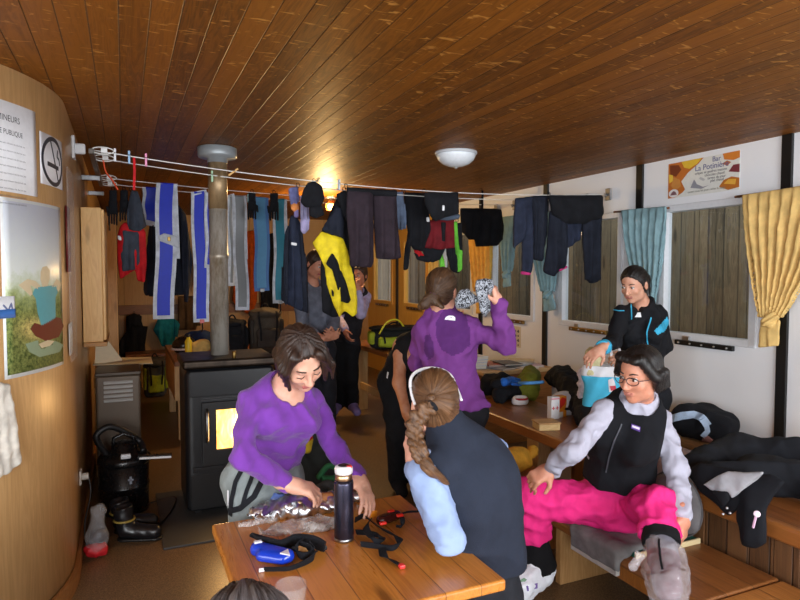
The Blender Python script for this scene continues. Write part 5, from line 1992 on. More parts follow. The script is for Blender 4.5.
M_PFL = fabric((116, 60, 132), .95, .1, fine=500)
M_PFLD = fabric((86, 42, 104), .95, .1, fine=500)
dark_areas = in_pix([[(436, 322), (443, 310), (456, 304), (464, 308), (470, 330), (470, 345), (463, 352), (452, 356), (442, 350), (436, 338)], [(425, 336), (430, 334), (434, 345), (434, 357), (428, 360), (424, 350)]])  # two areas of the back in the darker purple
fl = W.top('fleece_jacket', [M_PFL, M_PFLD], .015, .98, hem=(W.pel + (W.waist - W.pel) * .18, -(W.waist - W.pel)), collar=.055, amp=.01, sc=.085, seed=6, res=.0075, matfn=lambda c: np.minimum(dark_areas(c), 1), taper=.008)
lg = [(444.5, 319.5), (446, 316.8), (449, 315.6), (453, 315.8), (455, 317.6), (455, 320.6)]
patch_on(fl, 'white_emblem', lg, plain((240, 240, 244), .5), fl, .002, .0018)
strip_on(fl, 'emblem_line', [(447.5, 320), (449, 318), (452, 317.4)], .003, M_PFL, fl, .0008, .0042)
W.trousers(fabric((26, 27, 32), .85), .0, .96, .016, top=W.pel + (W.waist - W.pel) * .4)
W.shoes(M_BLACK)
H_DB = hair((36, 24, 17), (96, 68, 46))


def pony(F, W=W):
    F.cap(W.hp(0, -.08, -.01), W.hp(-.01, -.115, -.05), .05, .026)
    F.cap(W.hp(-.01, -.115, -.05), W.hp(-.045, -.13, -.085), .03, .03)
    F.cap(W.hp(-.01, -.12, -.055), W.hp(.05, -.12, -.095), .024, .012)
    F.cap(W.hp(-.03, -.125, -.06), W.hp(-.075, -.12, -.1), .026, .012)


W.cap_hair(H_DB, pony, thick=.008, streak=26, amp=.0018, cutp=(0, .04, .05), axis=(0, -.85, -.4))
B().lathe([(.026, -.008), (.033, 0), (.026, .008)], W.hp(-.008, -.112, -.045), 14, nrm(W.hp(-.01, -.115, -.05) - W.hp(0, -.08, -.01))).obj('hair_tie', M_PFL, W.t)
W.face()
# scarf in her raised hand
m = N('scarf')
v = m.obj((1, 1, 1))
n_ = m.n('TexVoronoi', i={'Vector': v, 'Scale': 55.0}).outputs['Distance']
n2 = m.noise(v, 42, 3, .6, 3.0)
M_SCARF = m.base(m.ramp(n2, (.47, srgb(24, 25, 30)), (.54, srgb(166, 172, 182))), .9)
hy = P(490, 288, 3.17)[1]
t = thing('scarf', 'black and white patterned scarf held up in a raised hand', 'scarf', tuple(on(482, 314, y=hy)))
drape('hanging_end', [(476, 280), (484, 278), (492, 279), (494, 286), (490, 296), (491, 310), (486, 318), (480, 312), (478, 298), (475, 288)], hy, M_SCARF, t, T=.02, fold=.012, nf=4, res=.007)
drape('bunched_end', [(454, 300), (460, 290), (468, 288), (476, 296), (480, 292), (482, 300), (474, 304), (464, 309), (456, 308)], hy + .04, M_SCARF, t, T=.04, fold=.012, nf=4, res=.007)

# ---- the person bending down behind her
W = Person('person in a black vest top bending down, bare arm hanging, behind the purple fleece', tuple(A(1, 1, 0) * P(402, 380, 4.5)),
           pel=P(402, 380, 4.52), waist=P(405, 362, 4.42), chest=P(414, 349, 4.25), neck=P(426, 350, 4.12), head=P(435, 360, 4.03),
           bf=cv(.3, -.8, -.5), hf=cv(.2, -.9, -.4), hu=cv(.6, .1, -.8),
           sR=P(401, 346, 4.2), sL=P(432, 346, 4.2), eR=P(399, 383, 4.12), wR=P(406, 411, 4.04), eL=P(431, 384, 4.1), wL=P(426, 410, 4.05),
           hR=P(393, 384, 4.5), hL=P(411, 384, 4.54), kR=A(1, 1, 0) * P(398, 384, 4.42) + A(0, 0, .43), kL=A(1, 1, 0) * P(414, 384, 4.5) + A(0, 0, .43),
           aR=A(1, 1, 0) * P(398, 384, 4.5) + A(0, 0, .08), aL=A(1, 1, 0) * P(416, 384, 4.56) + A(0, 0, .08), tR=A(1, 1, 0) * P(402, 384, 4.36) + A(0, 0, .04), tL=A(1, 1, 0) * P(420, 384, 4.42) + A(0, 0, .04))
W.body(.008, hands={'R': (cv(.2, -1, -.1), cv(.8, 0, .3), .4), 'L': (cv(-.2, -1, 0), cv(-.8, 0, .3), .4)}, m=skin((196, 138, 104)), under=0.)
W.top('vest_top', fabric((22, 22, 26), .85), .012, None, hem=(W.pel, -(W.waist - W.pel)), neck=.15, seed=4)
W.trousers(fabric((20, 21, 25), .85), .016, .96, .014, top=W.waist + (W.waist - W.pel) * .3)
W.shoes(M_BLACK)
W.cap_hair(H_DK)
tr = [o for o in W.t.children if o.name.startswith('trousers')][0]
strip_on(tr, 'white_mark', [(388.5, 372), (387.5, 378)], .012, M_REFL, tr)  # small white strip on the black trousers

# ---- the man by the rear table
W = Person('person in black trousers and lilac shoes standing at the rear, hand to face', tuple(A(1, 1, 0) * P(343, 340, 6.75)),
           pel=P(343, 346, 6.75), waist=P(347, 327, 6.75), chest=P(352, 306, 6.75), neck=P(357, 290, 6.75), head=P(359, 275, 6.7),
           bf=cv(.25, 0, -.95), hf=cv(-.35, -.15, -.9), hu=cv(.05, 1, 0),
           sR=P(343, 297, 6.7), sL=P(366, 297, 6.8), eR=P(338, 318, 6.6), wR=P(345, 330, 6.45), eL=P(361, 314, 6.5), wL=P(357.5, 292, 6.45), female=False,
           kR=P(338, 378, 6.7), aR=P(337, 404, 6.8), tR=P(334, 412, 6.6), kL=P(350, 378, 6.7), aL=P(352, 404, 6.8), tL=P(357, 412, 6.6))
W.body(.009, hands={'L': (cv(-.1, 1, 0), cv(.2, 0, .9), .4), 'R': (cv(.3, -.8, -.2), cv(.8, 0, .3), .5)}, m=skin((196, 134, 106)))
W.face()
W.top('lilac_shirt', fabric((176, 168, 204), .85), .014, .97, hem=(W.pel + (W.waist - W.pel) * .3, -(W.waist - W.pel)), seed=3, res=.011)
W.top('black_vest', fabric((36, 36, 42), .85), .03, None, hem=(W.pel + (W.waist - W.pel) * .2, -(W.waist - W.pel)), neck=.085, seed=3, res=.011)
W.trousers(fabric((18, 19, 23), .85), .016, .97, .02, top=W.waist, res=.011)
W.shoes(fabric((132, 116, 170), .7))
W.cap_hair(H_DK, thick=.012, res=.008)

# ---- the person in the grey shirt with something small in the hands
W = Person('person in a grey shirt standing behind the drying clothes, looking down at their hands', tuple(A(1, 1, 0) * P(318, 340, 5.75)),
           pel=P(317, 350, 5.75), waist=P(315, 330, 5.75), chest=P(312, 304, 5.75), neck=P(312, 282, 5.75), head=P(316, 264, 5.68),
           bf=cv(.65, 0, -.75), hf=cv(.7, -.45, -.6), hu=cv(.2, .9, -.1),
           sR=P(300, 294, 5.62), sL=P(326, 292, 5.85), eR=P(303, 328, 5.5), wR=P(325, 338, 5.4), eL=P(334, 322, 5.7), wL=P(332, 336, 5.46), female=False,
           kR=P(315, 395, 5.68), aR=P(313, 432, 5.8), tR=P(318, 440, 5.6), kL=P(327, 395, 5.75), aL=P(328, 430, 5.85), tL=P(336, 438, 5.7))
W.body(.008, hands={'R': (cv(.9, .2, 0), cv(0, .4, .9), .55), 'L': (cv(-.1, .2, -1), cv(-.8, .5, 0), .6)}, m=skin((214, 152, 124)))
W.face()
W.top('grey_shirt', fabric((104, 108, 122), .85), .02, .5, hem=(W.pel, -(W.waist - W.pel)), seed=8, res=.01)
W.trousers(fabric((40, 42, 50), .85), .016, .97, .016, top=W.waist, res=.011)
W.shoes(M_BLACK)
W.cap_hair(H_DK, thick=.01, res=.007)

# ---- the woman with the tote bag by the window wall
W = Person('woman in a black sports top with turquoise trim reaching into a tote bag', tuple(A(1, 1, 0) * P(641, 390, 4.2)),
           k=.9, pel=P(641, 396, 4.2), waist=P(641, 366, 4.2), chest=P(641, 333, 4.19), neck=P(643, 306, 4.2), head=P(634, 284, 4.12),
           bf=cv(-.4, 0, -.9), hf=cv(-.68, -.33, -.62), hu=cv(-.18, .93, -.2),
           sR=P(621, 314, 4.08), sL=P(659, 314, 4.26), eR=P(614, 341, 3.98), wR=P(602, 348, 3.8), eL=P(664, 346, 4.18), wL=P(630, 357, 4.02),
           kR=A(3.12, 3.12, .42), aR=A(3.13, 3.16, .08), tR=A(3.09, 3.02, .04), kL=A(3.24, 3.14, .42), aL=A(3.24, 3.18, .08), tL=A(3.22, 3.04, .04))
W.body(.006, hands={'R': (cv(-.75, -.5, -.2), cv(.1, -.7, .5), .5), 'L': (cv(-1, -.15, -.1), cv(0, -.5, .7), .7)}, m=skin((216, 164, 138)))
W.face(lip=(186, 118, 106), brow=(30, 22, 20))
M_TURQ = fabric((64, 176, 216), .7)
elbow_ = in_pix([[(654, 331), (659, 326), (667, 317), (670, 322), (665, 331), (658, 335)]])
tp = W.top('sports_top', [fabric((20, 21, 26), .8), M_TURQ], .015, .8, hem=(W.pel + (W.waist - W.pel) * .3, -(W.waist - W.pel)), collar=.035, amp=.008, sc=.08, seed=7, res=.0075, matfn=elbow_)
for a in 'RL':
    E_, W_ = getattr(W, 'e' + a), getattr(W, 'w' + a)
    F = Fd(.007, 0)
    F.cap(E_ + (W_ - E_) * .76, E_ + (W_ - E_) * .97, .049, .046)
    F.cut(E_ + (W_ - E_) * .99, W_ - E_).cut(E_ + (W_ - E_) * .76, E_ - W_)
    F.obj('turquoise_cuff', M_TURQ, W.t, disp=cloth_disp(.002, .05))
F = Fd(.008, .02)
F.cap(W.pel + (W.waist - W.pel) * .22, W.pel + (W.waist - W.pel) * .42, .17, .165, flat=(W.bf, .76))
F.cut(W.pel + (W.waist - W.pel) * .4, W.waist - W.pel).cut(W.pel + (W.waist - W.pel) * .2, W.pel - W.waist)
F.obj('turquoise_hem', M_TURQ, W.t)
strip_on(tp, 'turquoise_piping', [(651, 318), (647, 332), (648, 348), (650, 356)], .008, M_TURQ, tp)
strip_on(tp, 'turquoise_piping', [(614, 310), (619, 311), (624, 311)], .006, M_TURQ, tp)
strip_on(tp, 'front_zip', [(631, 304), (631, 312), (631, 319)], .008, M_TURQ, tp)
patch_on(tp, 'white_emblem', [(634.5, 317), (637, 312.5), (640, 312.5), (641, 317)], M_REFL, tp)
W.trousers(fabric((24, 25, 30), .85), .012, .95, .012, top=W.waist, res=.011)
W.shoes(M_BLACK)
H_BLK = hair((10, 9, 9), (36, 31, 30))


def pony2(F, W=W):
    F.cap(W.hp(0, -.085, .03), W.hp(0, -.125, .035), .045, .024)
    for p0, p1, ra, rb in (((0, -.125, .035), (.0, -.155, -.02), .024, .034), ((0, -.155, -.02), (.0, -.15, -.1), .034, .028), ((0, -.15, -.1), (.02, -.12, -.16), .028, .012), ((0, -.14, -.06), (-.03, -.12, -.14), .026, .012)):
        F.cap(W.hp(*p0), W.hp(*p1), ra, rb)


W.cap_hair(H_BLK, pony2, thick=.007, streak=26, amp=.0016, axis=(0, -1, .2))
B().lathe([(.02, -.007), (.028, 0), (.02, .007)], W.hp(0, -.122, .036), 14, -W.hf).obj('hair_tie', plain((226, 200, 40), .5), W.t)

# ---- the seated woman in pink trousers
W = Person('woman in bright pink ski trousers and black vest sitting on the low bench', tuple(A(1, 1, 0) * P(617, 508, 2.92)),
           k=.84, pel=P(617, 506, 2.92), waist=P(618, 470, 2.87), chest=P(622, 432, 2.79), neck=P(640, 402, 2.75), head=P(640, 374, 2.66),
           bf=cv(-.42, -.05, -.9), hf=cv(-.8, -.2, -.55), hu=cv(-.1, 1, -.15),
           sR=P(604, 413, 2.72), sL=P(659, 418, 2.85), eR=P(572, 451, 2.6), wR=P(551, 469, 2.72), eL=P(676, 467, 2.72), wL=P(683, 515, 2.56),
           hR=P(602, 505, 2.9), hL=P(632, 505, 2.92), kR=P(528, 497, 2.93), aR=P(537, 566, 3.0), tR=P(519, 586, 2.9), kL=P(656, 506, 2.62), aL=P(664, 562, 2.42), tL=P(668, 588, 2.24))
W.body(.006, hands={'R': (cv(-.8, -.4, -.1), cv(-.1, -.85, .5), .95), 'L': (cv(-.1, -.9, -.2), cv(-.7, .1, .6), .5)}, m=skin((206, 146, 120)))
W.face(lip=(190, 122, 106), brow=(46, 34, 30))
W.top('grey_fleece', fabric((176, 176, 192), .9, .08), .013, .97, hem=(W.pel + (W.waist - W.pel) * .85, -(W.waist - W.pel)), low=False, collar=.05, amp=.01, sc=.07, seed=12, res=.0075)


def vh(F, W=W):
    F.cap(W.pel + (W.waist - W.pel) * .4, W.waist, .17, .155, flat=(W.bf, .8))


vs_ = W.top('black_vest', fabric((18, 19, 24), .95, .2, fine=420), .03, None, hem=(W.pel + (W.waist - W.pel) * .74, -(W.waist - W.pel)), neck=.082, amp=.008, sc=.14, seed=13, extra=vh, res=.0075)
F = Fd(.007, .012)
nd = nrm(W.head - W.neck)
for a, o in (('R', 1), ('L', -1)):
    F.cap(W.neck + W.br * .075 * o - W.bf * .01, W.neck + W.br * .055 * o + W.bf * .085 - nd * .05, .02, .014)
F.cap(W.neck + W.br * .075 - W.bf * .01, W.neck - W.bf * .07, .02)
F.cap(W.neck - W.br * .075 - W.bf * .01, W.neck - W.bf * .07, .02)
F.obj('vest_collar', fabric((18, 19, 24), .95, .2, fine=420), vs_)
lb = [(631.5, 424), (640.5, 427.5), (640, 432.5), (631, 428.5)]
patch_on(vs_, 'brand_patch', lb, plain((96, 70, 150), .5), vs_, .003)
patch_on(vs_, 'brand_patch_text', [(632.5, 425.8), (639.6, 428.6), (639.3, 430.8), (632.3, 427.8)], plain((226, 220, 236), .5), vs_, .0056)
strip_on(vs_, 'front_zip', [(621, 424), (614, 440), (609, 458), (606, 472)], .006, plain((70, 72, 80), .4), vs_)
M_PINK = fabric((232, 44, 128), .7, .12, bump=.35)


def baggy(F, W=W):
    F.cap(W.hR, W.kR, .094, .086)
    F.cap(W.hL, W.kL, .094, .082)
    F.cap(W.kR, W.kR + (W.aR - W.kR) * .6, .086, .084)
    F.cap(W.kL, W.kL + (W.aL - W.kL) * .6, .082, .08)
    F.cutl(W.kR + (W.aR - W.kR) * .58, W.aR - W.kR, .2)
    F.cutl(W.kL + (W.aL - W.kL) * .56, W.aL - W.kL, .2)


pk = W.trousers(M_PINK, .003, .6, .018, top=W.waist, amp=.011, sc=.08, seed=21, extra=baggy, res=.0085)
F = Fd(.008, .01)
F.cap(W.kR + (W.aR - W.kR) * .53, W.aR + (W.aR - W.kR) * .02, .064, .1)
F.cut(W.aR + (W.aR - W.kR) * .0, W.aR - W.kR)
F.obj('black_gaiter', fabric((16, 16, 19), .9), W.t, disp=cloth_disp(.003, .1, 3))
F = Fd(.007, .01)
F.cap(W.kL + (W.aL - W.kL) * .5, W.aL, .062, .055)
F.obj('grey_legging', fabric((108, 106, 116), .7), W.t, disp=cloth_disp(.002, .06, 3))
F = Fd(.007, .01)
F.cap(W.kL + (W.aL - W.kL) * .5, W.kL + (W.aL - W.kL) * .72, .078, .074)
F.cut(W.kL + (W.aL - W.kL) * .7, W.aL - W.kL)
F.obj('black_gaiter', fabric((16, 16, 19), .9), W.t, disp=cloth_disp(.003, .1, 3))
for a, m_, nm in (('R', film(1.3, (236, 240, 248), .3), 'carrier_bag_overshoe'), ('L', film(.26, (226, 220, 224), .1), 'clear_bag_overshoe')):
    An, T_ = getattr(W, 'a' + a), getattr(W, 't' + a)
    sh = Fd(.008, .03)
    sh.cap(An, T_, .058, .05).cap(An + nrm(An - T_) * .03, An + nrm(An - T_) * .03 + (getattr(W, 'k' + a) - An) * .15, .055, .06)
    so = sh.obj('shoe', fabric((120, 112, 124) if a == 'R' else (112, 80, 92), .7), W.t)
    F = Fd(.008, .03)
    F.cap(An - (getattr(W, 'k' + a) - An) * .05, T_, .085, .075).cap(An, An + (getattr(W, 'k' + a) - An) * .2, .075, .07)
    bag = F.obj(nm, m_, W.t, disp=cloth_disp(.01, .08, 4 if a == 'R' else 8))
    if a == 'R':
        patch_on(bag, 'printed_block', [(526, 586), (537, 583), (537, 588), (527, 591)], plain((120, 96, 170), .5), bag, .002)
        patch_on(bag, 'printed_block', [(514, 584), (524, 578), (527, 580), (518, 588)], plain((128, 168, 140), .5), bag, .002)
    else:
        k3 = An + (W.kL - An) * .2 - W.bf * -.07
        F = Fd(.006, .012)
        F.cap(P(642, 556, 2.34), P(633, 566, 2.3), .012, .018).cap(P(642, 556, 2.34), P(636, 553, 2.3), .01, .014)
        F.obj('tied_knot', m_, bag, disp=cloth_disp(.005, .04, 2))
        strip_on(bag, 'black_tape', [(659, 540), (660, 556), (663, 570)], .008, M_BLACK, bag)


def bob(F, W=W):
    F.cap(W.hp(.05, .05, .09), W.hp(.085, .03, .0), .02, .02)
    F.cap(W.hp(-.05, .06, .09), W.hp(-.092, .03, .01), .022, .022)
    for i in range(5):
        F.cap(W.hp(-.084, .02 - .02 * i, .01), W.hp(-.08, .0 - .02 * i, -.06), .014, .01)
        F.cap(W.hp(.08, .0 - .02 * i, .0), W.hp(.07, -.02 - .014 * i, -.07), .013, .01)
    F.cap(W.hp(0, -.07, -.02), W.hp(0, -.07, -.07), .045, .03)
    F.cap(W.hp(-.04, .08, .085), W.hp(.05, .075, .09), .016, .016)


W.cap_hair(H_BLK, bob, thick=.009, streak=24, amp=.0014, cutp=(0, .055, .06))
t = thing('glasses', 'thin-rimmed glasses worn by the woman in pink trousers', 'glasses', W.hp(0, .1, 0))
for q in (-1, 1):
    B().tube([W.hp(.033 * q + .025 * math.cos(a), .106 - .012 * abs(math.cos(a)) * (1 if math.cos(a) * q > 0 else 0), .004 + .017 * math.sin(a)) for a in np.linspace(0, 6.283, 20, endpoint=False)], .0018, 6, True).obj('rim', plain((60, 46, 46), .35), t)
    B().tube([W.hp(.058 * q, .096, .008), W.hp(.08 * q, .06, .008), W.hp(.084 * q, -.01, .004)], .0018, 6).obj('temple', plain((60, 46, 46), .35), t)
B().tube([W.hp(-.009, .107, .008), W.hp(0, .111, .011), W.hp(.009, .107, .008)], .0018, 6).obj('bridge', plain((60, 46, 46), .35), t)

# ---- the grey-haired person at the front
W = Person('grey-haired person sitting at the front of the table, only the crown showing', (.12, .78, 0),
           pel=A(.12, .78, .5), waist=A(.13, .8, .62), chest=A(.15, .87, .76), neck=A(.17, .94, .88), head=P(248, 668, 1.02),
           bf=A(.1, .95, -.3), hf=A(.1, .8, -.5), hu=A(.05, .5, .85), sR=A(.33, .9, .82), sL=A(0, .92, .82), eR=A(.38, 1.0, .6), wR=A(.3, 1.16, .57), eL=A(-.05, 1.02, .6), wL=A(.06, 1.16, .57), female=False,
           kR=A(.27, 1.12, .46), aR=A(.28, 1.16, .08), tR=A(.29, 1.32, .04), kL=A(.02, 1.12, .46), aL=A(.01, 1.16, .08), tL=A(.0, 1.32, .04))
W.body(.007, hands={'R': (A(-.3, 1, -.1), A(0, 0, -1), .5), 'L': (A(.3, 1, -.1), A(0, 0, -1), .5)})
W.top('dark_sweater', fabric((50, 54, 66), .9), .02, .95, hem=(W.pel, -(W.waist - W.pel)), res=.011)
W.trousers(fabric((40, 42, 48), .85), .014, .96, .014, top=W.waist, res=.011)
W.shoes(M_BLACK)
W.cap_hair(hair((26, 22, 22), (118, 114, 116), (50, 50, 30)), thick=.013, streak=24, amp=.004)
# ------------------------------------------------------------------ loose things
def blob(name, m, caps, parent=None, res=.008, k=.03, amp=.006, sc=.1, seed=0, extra=None, matfn=None):
    """soft bag or heaped cloth grown from rounded strokes: (a, b, ra, rb)"""
    F = Fd(res, k)
    for c in caps:
        F.cap(*c)
    if extra:
        extra(F)
    return F.obj(name, m, parent, disp=cloth_disp(amp, sc, seed), matfn=matfn)


def crumple(name, m, c, r, parent, res=.016, amp=.02, seed=0, zmin=None):
    F = Fd(res, .02)
    F.ell(c, r)
    F.ell(c + A(r[0] * .7, -r[1] * .2, -r[2] * .2), A(*r) * .6)
    F.ell(c + A(-r[0] * .75, r[1] * .1, -r[2] * .3), A(*r) * .6)
    v, f = F.nets()
    rs = np.random.RandomState(seed)
    v = v + rs.uniform(-1, 1, v.shape) * amp * A(.6, .6, 1)
    if zmin is not None:
        v[:, 2] = np.maximum(v[:, 2], zmin)
    return mesh_np(name, v, f, m, parent, False)


# ---- on the front table
p = on(344, 540, z=TZ)
t = thing('thermos_flask', 'tall black steel vacuum flask with a white cup lid on the pine table', 'flask', tuple(p))
B().lathe([(.03, 0), (.0335, .003), (.0335, .012), (.032, .013)], p, 28).obj('base_ring', metal((186, 188, 192), .2), t)
B().lathe([(.0325, .012), (.0335, .016), (.0335, .2), (.03, .212)], p, 28).obj('body', plain((62, 60, 76), .25, .8), t)
B().lathe([(.029, .212), (.0295, .214), (.0295, .228), (.026, .232)], p, 28).obj('neck_ring', metal((206, 170, 130), .2), t)
B().lathe([(.027, .232), (.031, .236), (.0315, .25), (.029, .257), (.024, .26), (0, .26)], p, 28).obj('cup_lid', plain((230, 230, 232), .35), t)
B().lathe([(.0, .2615), (.018, .2615), (.02, .26)], p, 20).obj('lid_button', plain((28, 28, 30), .4), t)
B().box(p + A(.004, -.022, .2535), p + A(.024, -.006, .2625), .003).obj('red_tab', plain((206, 40, 36), .4), t)
m = N('foil')
n_ = m.noise(m.obj(), 60, 3)
m.bump(n_, .4, .004)
M_FOIL = m.base(srgb(232, 234, 238), .3, 1.0)
p = on(304, 513, z=TZ)
t = thing('aluminium_foil', 'crumpled sheet of aluminium foil under the bowing woman\'s hands', 'foil', tuple(p))
crumple('sheet', M_FOIL, p + A(.0, .01, .024), (.15, .08, .03), t, .016, .018, 4, TZ + .002)
crumple('folded_edge', M_FOIL, p + A(.09, .03, .03), (.05, .04, .025), t, .015, .012, 9, TZ + .002)
crumple('raised_corner', M_FOIL, p + A(-.16, .03, .022), (.035, .03, .02), t, .014, .01, 12, TZ + .002)
p2 = on(364, 503, z=TZ)
o = crumple('aluminium_foil', M_FOIL, p2 + A(0, .03, .02), (.04, .03, .02), None, .014, .012, 6, TZ + .002)
prop(o, 'small crumpled ball of foil just behind the black flask', 'foil')
p2 = P(318, 492, 2.2)
o = blob('bread_roll', plain((166, 104, 56), .6), [(on(312, 499, z=TZ + .05), on(330, 496, z=TZ + .05), .02, .017)], None, .006, .02, .002)
prop(o, 'brown bread roll lying in the foil under her fingers', 'bread')
p3 = on(294, 533, z=TZ)
t = thing('plastic_bag', 'clear crumpled plastic bag spread on the table under the foil', 'plastic bag', tuple(p3))
M_FILM = film(.3, (240, 236, 232), .1)
crumple('bag_sheet', M_FILM, p3 + A(.02, .02, .006), (.13, .075, .016), t, .024, .018, 22, TZ + .0015)
crumple('bag_sheet', M_FILM, on(322, 529, z=TZ) + A(0, .01, .006), (.07, .055, .014), t, .022, .014, 41, TZ + .0015)
crumple('loose_corner', M_FILM, on(258, 524, z=TZ) + A(0, 0, .006), (.06, .02, .008), t, .013, .008, 25, TZ + .0015)
o = crumple('blue_wrapper', plain((96, 120, 186), .3), on(278, 498, z=TZ + .03), (.03, .022, .022), None, .013, .008, 31, TZ + .002)
prop(o, 'crumpled blue and clear wrapper beside the foil', 'wrapper')


def strap(name, pts, w, m, parent=None, th=.003, up=(0, 0, 1), z=None):
    return B().tube(spline(pts, 8), 1, flat=(w, th, up)).obj(name, m, parent)


def tp(px, py, h=.0):
    return on(px, py, z=TZ + h)


t = thing('beacon_harness', 'blue avalanche beacon with black straps at the front of the table', 'beacon', tuple(tp(275, 553)))
F = Fd(.005, .012)
a_, b_ = tp(258, 549, .02), tp(287, 556, .02)
F.cap(a_, b_, .026, .024).cap(tp(262, 556, .016), tp(282, 559, .016), .02)
F.cut(A(0, 0, TZ + .002), (0, 0, -1)).cut(A(0, 0, TZ + .042), (0, 0, 1))
F.obj('case', plain((26, 62, 190), .15), t)
B().box(a_ + A(-.012, -.006, .016), a_ + A(.014, .012, .026), .004).obj('white_button', plain((232, 234, 240), .3), t)
B().prism([tp(280, 554, .044), tp(288, 550, .044), tp(290, 556, .044)], A(0, 0, .004)).obj('white_button', plain((232, 234, 240), .3), t)
strap('chest_strap', [tp(255, 538, .02), tp(259, 536, .03), tp(267, 542, .03), tp(280, 546, .022), tp(296, 540, .03), tp(312, 541, .03), tp(325, 548, .015)], .05, M_BLACK, t, up=(0, .9, .4), th=.008)
strap('loop_strap', [tp(300, 543, .035), tp(312, 548, .03), tp(314, 556, .02), tp(306, 562, .012), tp(290, 569, .006), tp(276, 570, .005), tp(264, 570, .006)], .024, M_BLACK, t, up=(.1, .9, .35))
strap('loop_strap', [tp(302, 541, .03), tp(294, 548, .03), tp(302, 556, .02), tp(312, 552, .02), tp(308, 544, .035)], .03, M_BLACK, t, up=(.1, .9, .35))
B().box(tp(262, 570, .002) - A(.012, .012, 0), tp(262, 570, .014) + A(.01, .012, 0), .004).obj('white_buckle', plain((226, 228, 230), .35), t)
B().box(tp(325, 548, .004) - A(.012, .012, 0), tp(325, 548, .018) + A(.012, .012, 0), .004).obj('black_buckle', M_VAC, t)
t = thing('beacon_harness', 'red and orange beacon with long black straps near the braided woman\'s elbow', 'beacon', tuple(tp(388, 520)))
F = Fd(.005, .012)
F.cap(tp(382, 520, .018), tp(396, 515, .018), .022, .02)
F.cut(A(0, 0, TZ + .002), (0, 0, -1)).cut(A(0, 0, TZ + .034), (0, 0, 1))
F.obj('case', plain((60, 22, 20), .25), t)
for px, py in ((383, 523), (391, 511), (400, 515)):
    q = tp(px, py, .034)
    B().box(q - A(.013, .008, .006), q + A(.013, .008, .004), .004).obj('red_button', plain((222, 42, 30), .3), t)
q = tp(372, 514, .02)
B().box(q - A(.02, .012, .012), q + A(.02, .012, .012), .006, Matrix.Rotation(.5, 3, 'Z')).obj('orange_clip', plain((226, 136, 30), .4), t)
strap('long_strap', [tp(355, 520, .02), tp(364, 516, .025), tp(372, 522, .02), tp(384, 530, .016), tp(396, 536, .016), tp(400, 543, .014), tp(392, 548, .012), tp(376, 546, .012), tp(361, 544, .014)], .024, M_BLACK, t, up=(.1, .9, .35))
strap('long_strap', [tp(356, 532, .012), tp(368, 533, .015), tp(380, 536, .015), tp(382, 542, .012), tp(374, 540, .03), tp(366, 528, .03), tp(370, 520, .03)], .024, M_BLACK, t, up=(.1, .9, .35))
strap('short_strap', [tp(382, 548, .01), tp(384, 556, .01), tp(392, 560, .01), tp(400, 565, .01)], .026, M_BLACK, t, up=(.1, .7, .6))
strap('short_strap', [tp(396, 512, .02), tp(402, 518, .025), tp(402, 526, .012), tp(396, 526, .012)], .018, M_BLACK, t, up=(.1, .7, .6))
strap('thin_strap', [tp(398, 515, .02), tp(408, 512, .02), tp(420, 511, .02), tp(428, 508, .03)], .012, M_BLACK, t, up=(.1, .7, .6))
q = tp(402, 566, .008)
B().box(q - A(.01, .01, .006), q + A(.008, .01, .006), .003).obj('red_tip', plain((236, 60, 60), .4), t)
B().box(tp(361, 544, .004) - A(.008, .012, 0), tp(361, 544, .02) + A(.008, .012, 0), .004).obj('black_buckle', M_VAC, t)
p = on(291, 586, z=TZ + .085)
p[2] = TZ
t = thing('drinking_glass', 'empty clear drinking glass at the near end of the table', 'glass', tuple(p))
M_TUMB = plain((235, 240, 238), .06, 0., 0, .09, 1.)
B().lathe([(0, .002), (.03, .0), (.034, .004), (.0425, .09), (.0415, .0915), (.04, .09), (.0325, .012), (0, .01)], p, 32).obj('tumbler', M_TUMB, t)

# ---- packs and bags
def rucksack(lab, c, sz, m, accent, fwd=(0, -1, 0), lean=0., name='rucksack', seed=0, lid=True, group=None):
    """c: centre of its base; sz: width, depth, height"""
    c = np.asarray(c, float)
    f = nrm(fwd)
    r = nrm(np.cross(f, UP))
    u = nrm(UP - f * lean)
    w, d, h = sz
    t = thing(name, lab, 'rucksack', tuple(c), group)
    L = lambda x, y, z: c + r * x * w + f * y * d + u * z * h
    fr = np.stack([r, f, u])
    F = Fd(.009, .03)
    F.box(L(0, 0, .45), (w * .46, d * .42, h * .45), fr, min(w, d) * .3)
    F.ell(L(0, .05, .35), (w * .45, d * .5, h * .34), fr)
    F.obj('body', m, t, disp=cloth_disp(.008, .12, seed))
    if lid:
        F = Fd(.009, .02)
        F.ell(L(0, .02, .9), (w * .47, d * .5, h * .13), fr)
        F.obj('lid', m, t, disp=cloth_disp(.006, .1, seed + 1))
    F = Fd(.008, .015)
    F.box(L(0, .48, .36), (w * .32, d * .1, h * .22), fr, d * .09)
    F.obj('front_pocket', accent, t, disp=cloth_disp(.004, .08, seed + 2))
    for q in (-1, 1):
        F = Fd(.008, .01)
        F.box(L(.42 * q, .1, .5), (w * .06, d * .3, h * .28), fr, w * .05)
        F.obj('side_panel', accent, t, disp=cloth_disp(.003, .08, seed + 3))
        B().tube(spline([L(.25 * q, .4, .95), L(.25 * q, .56, .75), L(.22 * q, .62, .5), L(.2 * q, .5, .12)], 6), 1, flat=(.02, .004, f)).obj('strap', M_BLACK, t)
    B().tube(spline([L(-.12, -.1, 1.0), L(-.05, -.1, 1.1), L(.05, -.1, 1.1), L(.12, -.1, 1.0)], 6), .008, 8).obj('grab_loop', M_BLACK, t)
    return t


